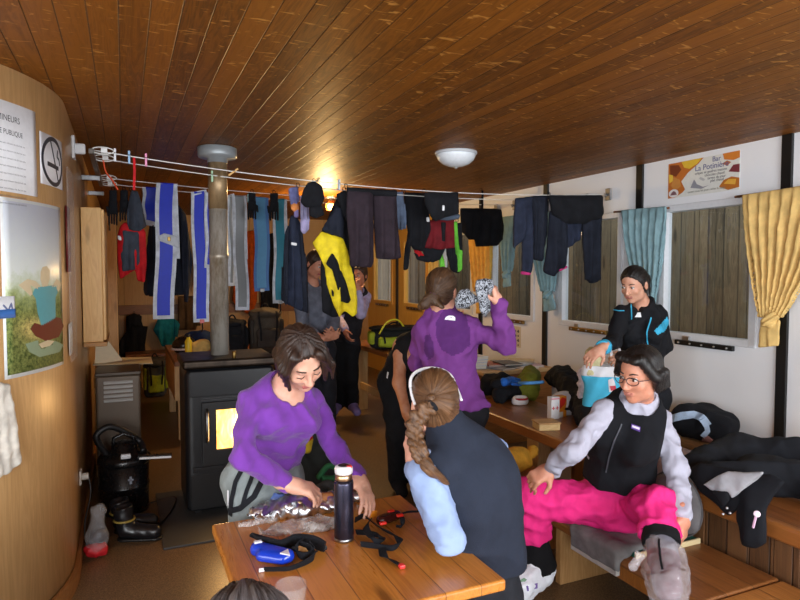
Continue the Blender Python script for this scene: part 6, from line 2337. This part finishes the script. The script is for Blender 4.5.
M_LIME = fabric((150, 164, 40), .75)
M_OLIVE = fabric((112, 116, 36), .8)
M_GRY = fabric((70, 70, 72), .8)
p = on(375, 348, y=6.0)
t = rucksack('black rucksack with lime green panels lying on the rear table', A(2.64, 6.05, .78), (.62, .34, .25), fabric((30, 32, 32), .8), M_LIME, (-.3, -1, 0), 0, seed=3)
B().tube(spline([A(2.4, 5.92, .96), A(2.48, 5.9, 1.08), A(2.6, 5.9, 1.1), A(2.7, 5.92, 1.0)], 6), .009).obj('yellow_loop', plain((206, 196, 40), .5), t)
p = on(155, 396, z=0)
rucksack('grey rucksack with lime flashes on the floor in the far corner', A(p[0], p[1], 0), (.3, .24, .5), M_GRY, M_LIME, (.1, -1, 0), -.1, seed=5)
rucksack('black rucksack on the rear table beside the flue pipe', A(1.0, 6.42, .76), (.3, .26, .36), M_BLACK, M_BLACK, (0, -1, 0), seed=7)
rucksack('brown-grey dome-topped rucksack on the rear table beside the black one', A(1.33, 6.42, .76), (.36, .28, .46), fabric((74, 66, 58), .8), fabric((60, 54, 50), .8), (0, -1, 0), seed=9)
t = thing('bench', 'low bench behind the woman in the purple top, with a bag on it', 'bench', (.82, 2.98, 0))
B().box((.62, 2.84, .4), (1.0, 3.14, .44), .006).obj('seat_board', M_TABLEB, t)
for x in (.65, .93):
    B().box((x, 2.87, 0), (x + .04, 3.11, .4), .004).obj('leg', W_LEG, t)
t = thing('holdall', 'black bag with a green strap on the bench behind the purple top', 'bag', (.82, 2.98, .44))
blob('body', fabric((34, 38, 36), .8), [(A(.72, 2.98, .54), A(.92, 2.98, .54), .11, .1), (A(.76, 3.0, .66), A(.88, 3.0, .66), .09, .08), (A(.8, 2.99, .74), A(.86, 2.99, .76), .06, .05)], t, seed=4, amp=.01)
B().tube(spline([P(318, 478, 2.75), P(328, 466, 2.74), P(338, 470, 2.76), P(335, 478, 2.76), P(322, 478, 2.74)], 6), .013).obj('green_strap', fabric((48, 110, 70), .7), t)
B().tube(spline([P(318, 488, 2.74), P(328, 484, 2.72), P(334, 490, 2.73), P(330, 497, 2.74)], 6), .018).obj('grey_strap', fabric((80, 84, 86), .7), t)
blob('red_flap', M_RED, [(P(305, 431, 2.95), P(308, 438, 2.93), .03, .025)], t, .006, .01, .003)
blob('yellow_flap', fabric((200, 170, 40), .7), [(P(309, 440, 2.93), P(307, 450, 2.92), .022, .02)], t, .006, .01, .003)
# the low yellow bag
p = on(515, 466, z=BZ)
t = thing('stuff_sack', 'mustard yellow stuff sack on the dark low bench', 'bag', (p[0], p[1] + .1, BZ))
c = A(2.12, 3.12, BZ)
blob('sack', fabric((216, 160, 52), .75), [(c + A(-.07, 0, .08), c + A(.09, .03, .085), .085, .08)], t, .008, .03, .006, .1, 2)
blob('drawstring_end', fabric((206, 150, 46), .75), [(c + A(.15, .03, .1), c + A(.19, .03, .12), .03, .04)], t, .007, .02, .005, .05, 3)
# ---- clothes heaped on the long table
def heap(name, lab, cat, m, pix, seed=0, amp=.012, z0=TB, group=None):
    """heaped cloth lying on the table: (px, py, height, radius) strokes in order"""
    pts = [(on(px, py, z=z0 + h), r) for px, py, h, r in pix]
    t = thing(name, lab, cat, tuple(A(1, 1, 0) * pts[0][0] + A(0, 0, z0)), group)
    F = Fd(.009, .03)
    for (a, ra), (b, rb) in zip(pts, pts[1:]):
        F.cap(a, b, ra, rb)
    F.cut(A(0, 0, z0 + .003), (0, 0, -1))
    F.obj('folds', m, t, disp=cloth_disp(amp, .1, seed))
    return t


t = heap('jacket', 'black jacket heaped at the far end of the long table', 'jacket', M_BLACK, [(490, 386, .07, .1), (504, 384, .1, .09), (515, 392, .06, .07), (500, 396, .05, .07)], 2)
g = thing('glove', 'bright blue and black glove lying on the heaped black jacket', 'glove', tuple(on(505, 380, z=TB + .16)))
blob('palm', fabric((36, 100, 190), .6), [(on(504, 382, z=TB + .19), on(512, 380, z=TB + .17), .035, .03)], g, .007, .015, .004)
for i in range(3):
    blob('finger', fabric((36, 100, 190), .6), [(on(512, 378 + i * 3, z=TB + .18), on(521, 380 + i * 2.5, z=TB + .15), .013, .01)], g, .006, .01, .002)
blob('cuff', M_BLACK, [(on(500, 383, z=TB + .18), on(495, 384, z=TB + .17), .035, .035)], g, .007, .01, .003)
t = heap('bag', 'olive green bag slumped in the middle of the long table', 'bag', M_OLIVE, [(530, 372, .16, .06), (528, 382, .13, .085), (528, 392, .06, .085), (534, 376, .14, .06)], 5)
B().tube(spline([on(519, 383, z=TB + .22), on(530, 383, z=TB + .235), on(543, 382, z=TB + .22)], 6), .012).obj('blue_strap', fabric((80, 140, 200), .7), t)
t = heap('jacket', 'bulky black jacket beside the white and red carton', 'jacket', fabric((20, 20, 24), .85), [(556, 378, .14, .09), (562, 376, .18, .09), (574, 390, .15, .1), (588, 404, .1, .1), (592, 420, .06, .09), (572, 392, .12, .08)], 8, .015)
t = thing('ski_helmet', 'white and black helmet half under the bulky black jacket', 'helmet', tuple(on(562, 412, z=TB)))
hc = on(565, 404, z=TB + .07)
F = Fd(.007, .01)
F.ell(hc, (.13, .1, .095))
F.cut(hc - A(0, 0, .07), (0, 0, -1))
F.obj('shell', plain((214, 214, 220), .35), t)
F = Fd(.007, .01)
F.ell(hc - A(0, 0, .012), (.136, .106, .03))
F.obj('black_band', M_VAC, t)
t = thing('red_pouch', 'flat red pouch tucked behind the bulky black jacket', 'pouch', tuple(on(580, 393, z=TB)))
B().box(on(580, 388, z=TB + .1) - A(.06, .03, .1), on(580, 388, z=TB + .1) + A(.08, .03, .12), .02, Matrix.Rotation(.2, 3, 'Z')).obj('pouch_body', fabric((190, 24, 44), .7), t)
t = thing('cap', 'small white cap with a red trim on the long table', 'hat', tuple(on(520, 404, z=TB)))
hc = on(520, 402, z=TB + .02)
F = Fd(.006, .01)
F.ell(hc + A(0, 0, .01), (.07, .055, .05))
F.ell(hc + A(-.02, -.03, .045), (.05, .05, .03), op='c') if False else F._o('c', hc, hc, Person._ball(hc + A(0, -.01, .06), .045), .006)
F.cut(A(0, 0, TB + .002), (0, 0, -1))
F.obj('crown', plain((226, 222, 222), .5), t)
B().tube([hc + A(.052 * math.cos(a), -.01 + .045 * math.sin(a), .03) for a in np.linspace(0, 6.28, 16, endpoint=False)], .008, 6, True).obj('red_trim', plain((176, 30, 40), .5), t)
p = on(540, 420, z=TB)
t = thing('wooden_box', 'flat pale wooden box on the long table beside the white carton', 'box', tuple(p))
RZ = Matrix.Rotation(-.25, 3, 'Z')
c = A(2.52, 3.3, TB)
B().box(c + A(-.07, -.06, 0), c + A(.075, .06, .04), .005, RZ).obj('case', wood((226, 196, 140), (200, 160, 100), 'x', 0, rough=.5, knots=False), t)
B().box(c + A(-.075, -.065, .04), c + A(.08, .065, .052), .004, RZ, c).obj('lid', wood((200, 160, 106), (170, 124, 70), 'x', 0, rough=.5, knots=False), t)
p = on(555, 419, z=TB)
t = thing('carton', 'white carton with red crosses standing on the long table', 'carton', tuple(p))
q = A(p[0], p[1] + .02, TB)
B().box(q + A(-.035, -.025, 0), q + A(.035, .025, .155), .003).obj('box', plain((234, 232, 234), .5), t)
for i, zc in enumerate((.078,)):
    for xo in (-.018, .014):
        B().box(q + A(xo - .012, -.0262, zc - .003), q + A(xo + .012, -.0248, zc + .003), .0).box(q + A(xo - .003, -.0266, zc - .012), q + A(xo + .003, -.0248, zc + .012), 0).obj('red_cross', plain((206, 40, 60), .5), t)
B().box(q + A(-.036, -.0262, .138), q + A(.036, -.0248, .15), 0).obj('red_band', plain((216, 150, 160), .5), t)
q2 = A(p[0] + .085, p[1] + .05, TB)
t = thing('carton', 'orange and red carton standing behind the white one', 'carton', tuple(q2))
B().box(q2 + A(-.032, -.03, 0), q2 + A(.032, .03, .15), .003).obj('box', plain((222, 140, 30), .45), t)
B().prism([q2 + A(-.03, -.031, .06), q2 + A(.01, -.031, .09), q2 + A(.03, -.031, .13), q2 + A(-.01, -.031, .145), q2 + A(-.03, -.031, .12)], A(0, -.0012, 0)).obj('red_print', plain((200, 40, 30), .45), t)
B().box(q2 + A(-.0325, -.0312, .0), q2 + A(.0, -.0295, .04), 0).obj('white_print', plain((226, 220, 210), .45), t)
# tote bag
c = A(2.86, 3.0, TB)
t = thing('tote_bag', 'turquoise tote bag with a white top, held open on the long table', 'bag', tuple(c))
bx = [P(584, 404, 4.05), P(587, 356, 4.02), P(620, 353, 4.0), P(621, 404, 4.05)]
ctr = P(604, 378, 4.08)
fr = frame(cv(-.15, 0, -1), UP)
fr = np.stack(fr)


def bag_shell(z0, z1, w0, w1, d):
    F = Fd(.007, .0)
    n_ = 10
    cc = A(1, 1, 0) * ctr

    def fn(X, Y, Z):
        x = (X - cc[0]) * fr[0][0] + (Y - cc[1]) * fr[0][1]
        y = (X - cc[0]) * fr[1][0] + (Y - cc[1]) * fr[1][1]
        tt = np.clip((Z - TB) / .45, 0, 1)
        w, dd = .115 + .012 * tt, d * (.95 - .35 * tt)
        e = np.sqrt((x / w) ** 2 * 1.0 + (y / dd) ** 2) - 1
        e = e * np.minimum(w, dd) + .004 * np.sin(x * 60 + Z * 30)
        return np.maximum(np.abs(e) - .006, np.maximum(z0 - Z, Z - z1))
    return F.fn(cc + A(-.2, -.2, z0), cc + A(.2, .2, z1), fn)


zt_ = .99
bd = bag_shell(TB + .004, zt_ - .07, 0, 0, .085).obj('body', fabric((74, 182, 216), .7, .08), t)
bag_shell(zt_ - .075, zt_, 0, 0, .085).obj('white_top', fabric((226, 226, 230), .7, .06), t)
for q, pp in ((0, [(611, 356), (612, 347), (617, 346), (621, 354)]), (1, [(592, 358), (596, 346), (601, 345), (605, 356)])):
    B().tube(spline([P(x, y, 3.98 + .05 * q) for x, y in pp], 6), 1, flat=(.02, .004, (0, 1, 0))).obj('handle', fabric((196, 190, 190), .8), t)
patch_on(bd, 'white_print', [(608, 380), (613, 378), (615, 384), (614, 392), (609, 392)], plain((220, 214, 218), .5), bd)
patch_on(bd, 'red_print', [(609.5, 386), (615, 385.5), (615.5, 390), (610.5, 390.5)], plain((190, 40, 60), .5), bd, .006)
o = blob('towel', fabric((216, 206, 160), .9), [(P(590, 352, 4.08), P(590, 372, 4.08), .035, .035), (P(596, 352, 4.08), P(596, 372, 4.08), .035, .035)], None, .007, .03, .006, .07, 3)
prop(o, 'rolled cream towel sticking out of the turquoise tote bag', 'towel')
o = blob('carrier_bag', film(.8, (226, 214, 226), .4), [(P(583, 372, 4.3), P(584, 400, 4.3), .035, .05)], None, .007, .03, .008, .06, 5)
prop(o, 'pale lilac plastic carrier bag standing beside the turquoise tote', 'plastic bag')
# ---- right: rucksack on the wall bench, black jacket over the table
t = thing('rucksack', 'black rucksack with pale blue edging on the wall bench', 'rucksack', (3.5, 2.98, .47))
c = A(3.56, 2.93, .47)
blob('body', M_BLACK, [(c + A(-.06, .1, .12), c + A(-.02, -.14, .11), .115, .1), (c + A(.05, .06, .14), c + A(.05, -.1, .12), .1, .09)], t, .009, .03, .008, .12, 6)
bdy = [x for x in t.children if x.name.startswith('body')][0]
M_PBLUE = fabric((170, 190, 214), .7)
strip_on(bdy, 'pale_blue_edge', [(672, 419), (682, 416), (694, 415), (702, 418), (708, 426)], .05, M_PBLUE, t, .008)
strip_on(bdy, 'pale_blue_edge', [(677, 443), (688, 444), (698, 442)], .04, M_PBLUE, t, .008)
strip_on(bdy, 'pale_blue_edge', [(703, 436), (708, 431), (706, 424)], .03, M_PBLUE, t, .008)
strip_on(bdy, 'rose_flap', [(694, 447), (703, 443), (710, 437)], .05, fabric((150, 106, 100), .8), t, .008)
t = thing('winter_jacket', 'big black jacket with a grey lining thrown over the near end of the long table', 'jacket', (2.7, 1.75, TB))
zz = TB + .05
M_JKT = fabric((22, 24, 30), .85, .2, bump=.35)
caps = []
for a, b, ra, rb in (((700, 462), (740, 452), .07, .09), ((740, 452), (790, 456), .09, .09), ((790, 456), (845, 470), .09, .08), ((720, 478), (770, 476), .07, .08), ((770, 476), (815, 482), .08, .07), ((745, 490), (752, 470), .06, .07), ((690, 464), (712, 472), .05, .06), ((800, 480), (850, 500), .06, .06)):
    caps.append((on(*a, z=zz + .04), on(*b, z=zz + .04), ra, rb))
blob('body', M_JKT, caps, t, .009, .05, .014, .16, 9, extra=lambda F: F.cut(A(0, 0, TB + .002), (0, 0, -1)))
F_ = dict(T=.03, fold=.008, nf=3, plane='x', puff=.05)
drape('hanging_sleeve', [(738, 484), (752, 474), (772, 474), (786, 482), (772, 498), (766, 510), (767, 544), (757, 549), (741, 546), (736, 520)], 2.36, M_JKT, t, **F_)
drape('front_edge', [(684, 472), (700, 462), (742, 470), (744, 500), (736, 512), (727, 517), (718, 506), (702, 492)], 2.365, M_JKT, t, **F_)
drape('grey_lining', [(704, 484), (716, 476), (728, 471), (746, 472), (766, 471), (757, 480), (744, 490), (732, 499), (729, 492), (712, 491)], 2.325, fabric((170, 172, 178), .6), t, T=.016, fold=.006, nf=6, plane='x', res=.007)
drape('inner_pocket', [(711, 490), (729, 491), (730, 500), (724, 507)], 2.318, M_BLACK, t, T=.012, fold=.003, plane='x', res=.007)
B().cyl(on(757, 514, x=2.318), on(757, 514, x=2.308), .013).obj('zip_ring', plain((240, 220, 236), .3), t)
B().bar(on(756, 516, x=2.314), on(753, 528, x=2.314), .01, .006, (1, 0, 0)).obj('zip_pull', plain((236, 196, 226), .3), t)
for px, py in ((727, 508), (723, 514), (730, 513)):
    B().cyl(on(px, py, x=2.335), on(px, py, x=2.325), .006, n=10).obj('snap_button', metal((200, 200, 204), .25), t)
# cushions and mat on the low bench
o = B().box((2.0, 1.99, BZ), (2.385, 2.34, BZ + .02), .004).obj('sit_mat', fabric((38, 88, 76), .8))
t = thing('foam_mat', 'dark green mat with a pale edge on the low bench', 'mat', (2.19, 2.16, BZ))
o.parent = t
o.location = A(*o.location) - A(2.19, 2.16, BZ)
B().box((1.998, 1.982, BZ), (2.387, 1.992, BZ + .024), .002).obj('pale_edge', plain((216, 196, 150), .6), t)
t = thing('cushion', 'round grey cushion leaning beside the pink-trousered woman\'s arm', 'cushion', (2.31, 2.05, BZ + .02))
c = A(2.32, 2.07, BZ + .165)
F = Fd(.008, .02)
F.ell(c, (.06, .15, .145))
F.obj('pad', fabric((104, 102, 104), .9), t, disp=cloth_disp(.004, .12, 3))
B().tube([c + A(.0, .149 * math.cos(a), .144 * math.sin(a)) for a in np.linspace(0, 6.28, 30, endpoint=False)], .005, 6, True).obj('piping', fabric((84, 82, 84), .9), t)
t = thing('seat_pad', 'grey seat pad hanging over the edge of the low bench', 'cushion', (2.03, 2.15, BZ))
blob('pad', fabric((112, 110, 110), .9), [(A(1.97, 2.03, BZ + .022), A(1.97, 2.31, BZ + .022), .024, .024)], t, .008, .03, .003, extra=lambda F: F.box(A(2.06, 2.17, BZ + .022), A(.12, .16, .022), None, .018).box(A(1.935, 2.17, BZ - .015), A(.016, .155, .05), None, .012))
B().bar((1.934, 2.02, BZ - .066), (1.934, 2.32, BZ - .066), .022, .026).obj('pale_hem', fabric((176, 172, 166), .9), t)
# ---- magazines on the bookcase
rs = random.Random(5)
bcol = [(206, 210, 220), (170, 190, 214), (226, 222, 216), (60, 70, 90), (214, 190, 190), (190, 120, 90), (176, 170, 150), (196, 198, 206), (120, 126, 140), (222, 214, 200), (150, 90, 80), (206, 206, 200)]


def book(name, lab, c, w, d, h, ang, colr, group=None):
    t = thing(name, lab, 'book' if h > .015 else 'magazine', tuple(c), group or ('books stacked on the bookcase' if h > .015 else 'magazines on the bookcase'))
    R = Matrix.Rotation(ang, 3, 'Z')
    c = np.asarray(c)
    B().box(c + A(-w / 2, -d / 2, 0), c + A(w / 2, d / 2, .002), .0, R, c).box(c + A(-w / 2, -d / 2, h - .002), c + A(w / 2, d / 2, h), 0, R, c).box(c + A(-w / 2, -d / 2, 0), c + A(-w / 2 + .002, d / 2, h), 0, R, c).obj('cover', plain(colr, .4), t)
    B().box(c + A(-w / 2 + .002, -d / 2 + .003, .002), c + A(w / 2 - .004, d / 2 - .003, h - .002), 0, R, c).obj('pages', plain((226, 222, 212), .7), t)


z = .69
for i, (h, colr, nm) in enumerate(((.03, (160, 184, 210), 'lowest book, pale blue,'), (.028, (226, 228, 232), 'white book second from the bottom'), (.026, (120, 150, 190), 'blue book second from the top'), (.03, (216, 220, 228), 'topmost white book'))):
    book('book', nm + ' of the stack at the near end of the bookcase', A(3.04, 5.1, z), .17, .24, h, .1 * (i - 1.5), colr)
    z += h + .0005
k = 0
names = ['open grey magazine', 'lilac magazine', 'red and tan magazine', 'white leaflet', 'slate magazine', 'cream magazine', 'brick red magazine', 'pale blue brochure', 'dark magazine', 'beige brochure']
spots = [(3.22, 4.94, .3), (3.6, 4.98, -.2), (3.26, 5.24, .5), (3.46, 4.9, .1), (3.44, 5.22, -.4), (3.62, 5.24, .2), (3.27, 5.08, -.3), (3.5, 5.05, .6), (3.36, 5.0, -.1), (3.58, 5.1, .9)]
cl_ = [(150, 152, 160), (206, 184, 210), (196, 120, 80), (232, 232, 232), (110, 120, 140), (222, 212, 190), (160, 70, 56), (190, 204, 222), (60, 62, 70), (206, 190, 160)]
wh = ['in front on the bookcase', 'by the wall strip on the bookcase', 'behind the book stack', 'at the front edge of the bookcase', 'at the back of the bookcase', 'in the rear corner of the bookcase top', 'lying across the heap of magazines', 'on top of the heap of magazines', 'in the middle of the magazine heap', 'topmost by the window wall']
lv = [0, 0, 0, 0, 0, 0, 1, 1, 2, 2]
for i, (x, y, a) in enumerate(spots):
    book('magazine', names[i] + ' ' + wh[i], A(x, y, .6905 + lv[i] * .014), .19, .26, .0135, a, cl_[i])
# ---- floor, left
bp0 = on(128, 531, z=0)


def boot(lab, c, ang, group):
    t = thing('winter_boot', lab, 'boot', tuple(c), group)
    f = A(math.cos(ang), math.sin(ang), 0)
    r = np.cross(f, UP)
    L = lambda x, y, z: c + r * x + f * y + UP * z
    F = Fd(.007, .025)
    F.cap(L(0, -.03, .06), L(0, .13, .045), .05, .042)
    F.cap(L(0, -.04, .07), L(0, -.055, .2), .05, .058)
    F.cut(L(0, 0, .012), (0, 0, -1)).cut(L(0, -.05, .205), UP - f * .15)
    F._o('c', c, c, Person._ball(L(0, -.055, .22), .047), .005)
    F.obj('upper', plain((24, 24, 27), .3), t, disp=cloth_disp(.003, .07, 2))
    F = Fd(.007, .01)
    F.cap(L(0, -.04, .014), L(0, .135, .014), .05, .044)
    F.cut(L(0, 0, .02), UP).cut(A(0, 0, .001), -UP)
    F.obj('sole', M_BLACKM, t)
    B().tube([L(.052 * math.cos(a), -.047 + .052 * math.sin(a), .13) for a in np.linspace(0, 6.28, 18, endpoint=False)], 1, True, flat=(.022, .004, UP)) if False else None
    B().tube([L(.0565 * math.cos(a), -.046 + .0565 * math.sin(a), .125) for a in np.linspace(0, 6.28, 20, endpoint=False)], .007, 6, True).obj('yellow_band', plain((150, 130, 60), .5), t)


boot('black winter boot nearer the viewer of the pair in front of the vacuum', A(.02, 3.98, .0), -.35, 'pair of winter boots')
boot('black winter boot farther from the viewer of the pair in front of the vacuum', A(.0, 4.13, .0), .05, 'pair of winter boots')
p = A(-.165, 3.82, 0)
t = thing('carrier_bag', 'clear plastic bag with something red, on the floor by the rounded wall', 'plastic bag', tuple(p))
blob('bag_film', film(.18, (226, 228, 232), .1), [(p + A(0, 0, .075), p + A(.0, 0, .11), .06, .062), (p + A(0, 0, .18), p + A(.01, 0, .25), .03, .045)], t, .008, .04, .01, .08, 2)
blob('red_contents', plain((196, 30, 40), .5), [(p + A(-.03, -.02, .045), p + A(.02, -.01, .04), .04, .038)], t, .007, .02, .006, .05)
blob('dark_contents', plain((50, 50, 60), .4), [(p + A(.0, .02, .1), p + A(.02, .0, .12), .045, .04)], t, .007, .02, .006, .05, 4)
# towel on the rounded wall
t = thing('towel', 'cream towel hanging on the near side of the rounded wall', 'towel', (-.62, 2.72, 1.0))
c0, z0 = arc_of(2, 380)
c1, z1 = arc_of(6, 456)
F = Fd(.008, .02)
for q in range(5):
    a = c0 - .16 + q * .035
    F.cap(curve_pt(a, z0 + .02 - .012 * q, .045), curve_pt(a + .01 * (q - 2), z1 + .03 * abs(q - 2) - .02 * q, .052), .02, .026)
F.obj('folds', fabric((222, 216, 204), .95), t, disp=cloth_disp(.006, .08, 5))
B().tube([curve_pt(c0 - .1, z0 + .0, .004), curve_pt(c0 - .1, z0 + .03, .05), curve_pt(c0 - .1, z0 + .05, .05)], .006).obj('hook', M_BRASS, t)
# ---- things in the rear
garment('hooded_jacket', 'dark hooded jacket hanging low on the rear wall behind the heater', 'jacket', 9.62, [
    ('body', [(126, 316), (140, 314), (143, 326), (148, 326), (145, 345), (146, 358), (116, 358), (120, 340), (126, 332)], fabric((26, 28, 36), .9), dict(T=.08, fold=.02)),
    ('hood', [(127, 316), (134, 313), (142, 316), (141, 328), (128, 328)], fabric((26, 28, 36), .9), dict(dy=-.06, T=.06))])
garment('jumper', 'teal jumper hanging from the rear rail under the long blue skin', 'jumper', 9.6, [
    ('body', [(158, 318), (172, 317), (179, 322), (177, 333), (173, 346), (162, 347), (158, 338), (153, 330)], fabric((30, 130, 146), .85), dict(T=.07, fold=.02)),
    ('sleeve', [(174, 318), (180, 324), (178, 338), (174, 336)], fabric((30, 120, 136), .85), dict(dy=-.05, T=.04))])
garment('coat', 'burnt orange coat on the rear wall behind the grey climbing skin', 'coat', 9.64, [
    ('body', [(244, 232), (254, 230), (258, 260), (257, 300), (252, 316), (244, 312), (243, 270)], fabric((190, 84, 24), .85), dict(T=.06, fold=.02)),
    ('sleeve', [(234, 282), (242, 276), (244, 300), (238, 310), (232, 300)], fabric((196, 90, 26), .85), dict(T=.05))])
garment('coat', 'dark coat on the rear wall between the grey and pale blue skins', 'coat', 9.64, [
    ('body', [(262, 236), (276, 232), (279, 270), (278, 318), (261, 318), (261, 270)], fabric((30, 30, 36), .85), dict(T=.07, fold=.02)),
    ('sleeve', [(275, 236), (281, 246), (284, 296), (279, 300), (277, 262)], fabric((30, 30, 36), .85), dict(dy=-.05, T=.05))])
o = blob('bundle', fabric((206, 170, 100), .85), [(A(.63, 6.45, .84), A(.72, 6.45, .86), .07, .07)], None, .008, .03, .008)
prop(o, 'sandy rolled bundle on the rear table left of the flue pipe', 'bundle')
t = thing('bottle', 'slim yellow bottle on the rear table beside the sandy bundle', 'bottle', (.56, 6.3, .76))
B().lathe([(.03, 0), (.033, .004), (.033, .17), (.015, .2), (.015, .21)], (.56, 6.3, .76), 18).obj('body', plain((226, 196, 40), .4), t)
B().cyl((.56, 6.3, .97), (.56, 6.3, 1.0), .018).obj('cap', M_BLACKM, t)
t = heap("bag", "black bag with a white stripe on the rear table behind the yellow bottle", "bag", M_BLACK, [(186, 341, .06, .07), (196, 340, .08, .08), (203, 340, .07, .07)], 4, .01, .76)
b_ = [x for x in t.children][0]
strip_on(b_, 'white_stripe', [(185, 341), (189, 337), (194, 340)], .03, plain((230, 230, 234), .5), b_, .004, .004)
o = heap('jumper', 'navy jumper folded on the rear table behind the flue pipe', 'jumper', fabric((30, 48, 86), .85), [(192, 338, .1, .09), (203, 339, .1, .09), (210, 340, .08, .08)], 9, .01, .76)
o = heap('scarf', 'orange scarf on the rear table behind the yellow bottle', 'scarf', fabric((214, 96, 30), .85), [(182, 322, .2, .04), (190, 326, .18, .05)], 11, .008, .76) if False else None
t = thing('crate', 'tall pale wooden crate just behind the brown heater', 'crate', (-.01, 5.5, 0))
B().box((-.22, 5.32, .0), (.07, 5.7, .86), .004).obj('box_body', M_PALE, t)
B().box((-.225, 5.31, .7), (.075, 5.32, .78), .002).obj('slat', M_PINE, t)
t = thing('cardboard', 'cream sheet of card lying on the crate behind the brown heater', 'card', (-.02, 5.5, .87))
B().box((-.23, 5.28, .876), (.2, 5.68, .882), .002, Matrix.Rotation(.03, 3, 'Y')).obj('sheet', plain((222, 206, 170), .6), t)
B().prism([A(-.22, 5.36, .88), A(-.02, 5.36, .9), A(-.12, 5.36, 1.06), A(-.2, 5.36, 1.2)], A(0, .006, 0)).obj('torn_corner', plain((224, 204, 170), .6), t)

garment('coat', 'long grey coat on the rear wall behind the flue pipe', 'coat', 9.62, [
    ('body', [(204, 240), (222, 238), (226, 270), (227, 300), (204, 302), (202, 270)], fabric((74, 74, 82), .85), dict(T=.06, fold=.02)),
    ('sleeve', [(203, 240), (197, 250), (194, 286), (199, 288), (203, 262)], fabric((74, 74, 82), .85), dict(dy=-.05, T=.04))])
garment('coat', 'brown coat on the rear wall between the two blue skins', 'coat', 9.62, [
    ('body', [(178, 296), (196, 296), (198, 320), (196, 330), (178, 330)], fabric((92, 70, 48), .85), dict(T=.06, fold=.02)),
    ('sleeve', [(194, 298), (200, 304), (201, 326), (196, 326)], fabric((92, 70, 48), .85), dict(dy=-.05, T=.04))])
t = thing('helmet', 'black helmet with a white rim on the near end of the rear table', 'helmet', (.56, 6.75, .76))
F = Fd(.008, .01)
F.ell(A(.56, 6.75, .84), (.12, .11, .1))
F.cut(A(0, 0, .765), (0, 0, -1))
F.obj('shell', M_VAC, t)
B().tube([A(.56 + .122 * math.cos(a), 6.75 + .112 * math.sin(a), .81) for a in np.linspace(0, 6.28, 24, endpoint=False)], .012, 6, True).obj('white_rim', plain((224, 224, 228), .4), t)
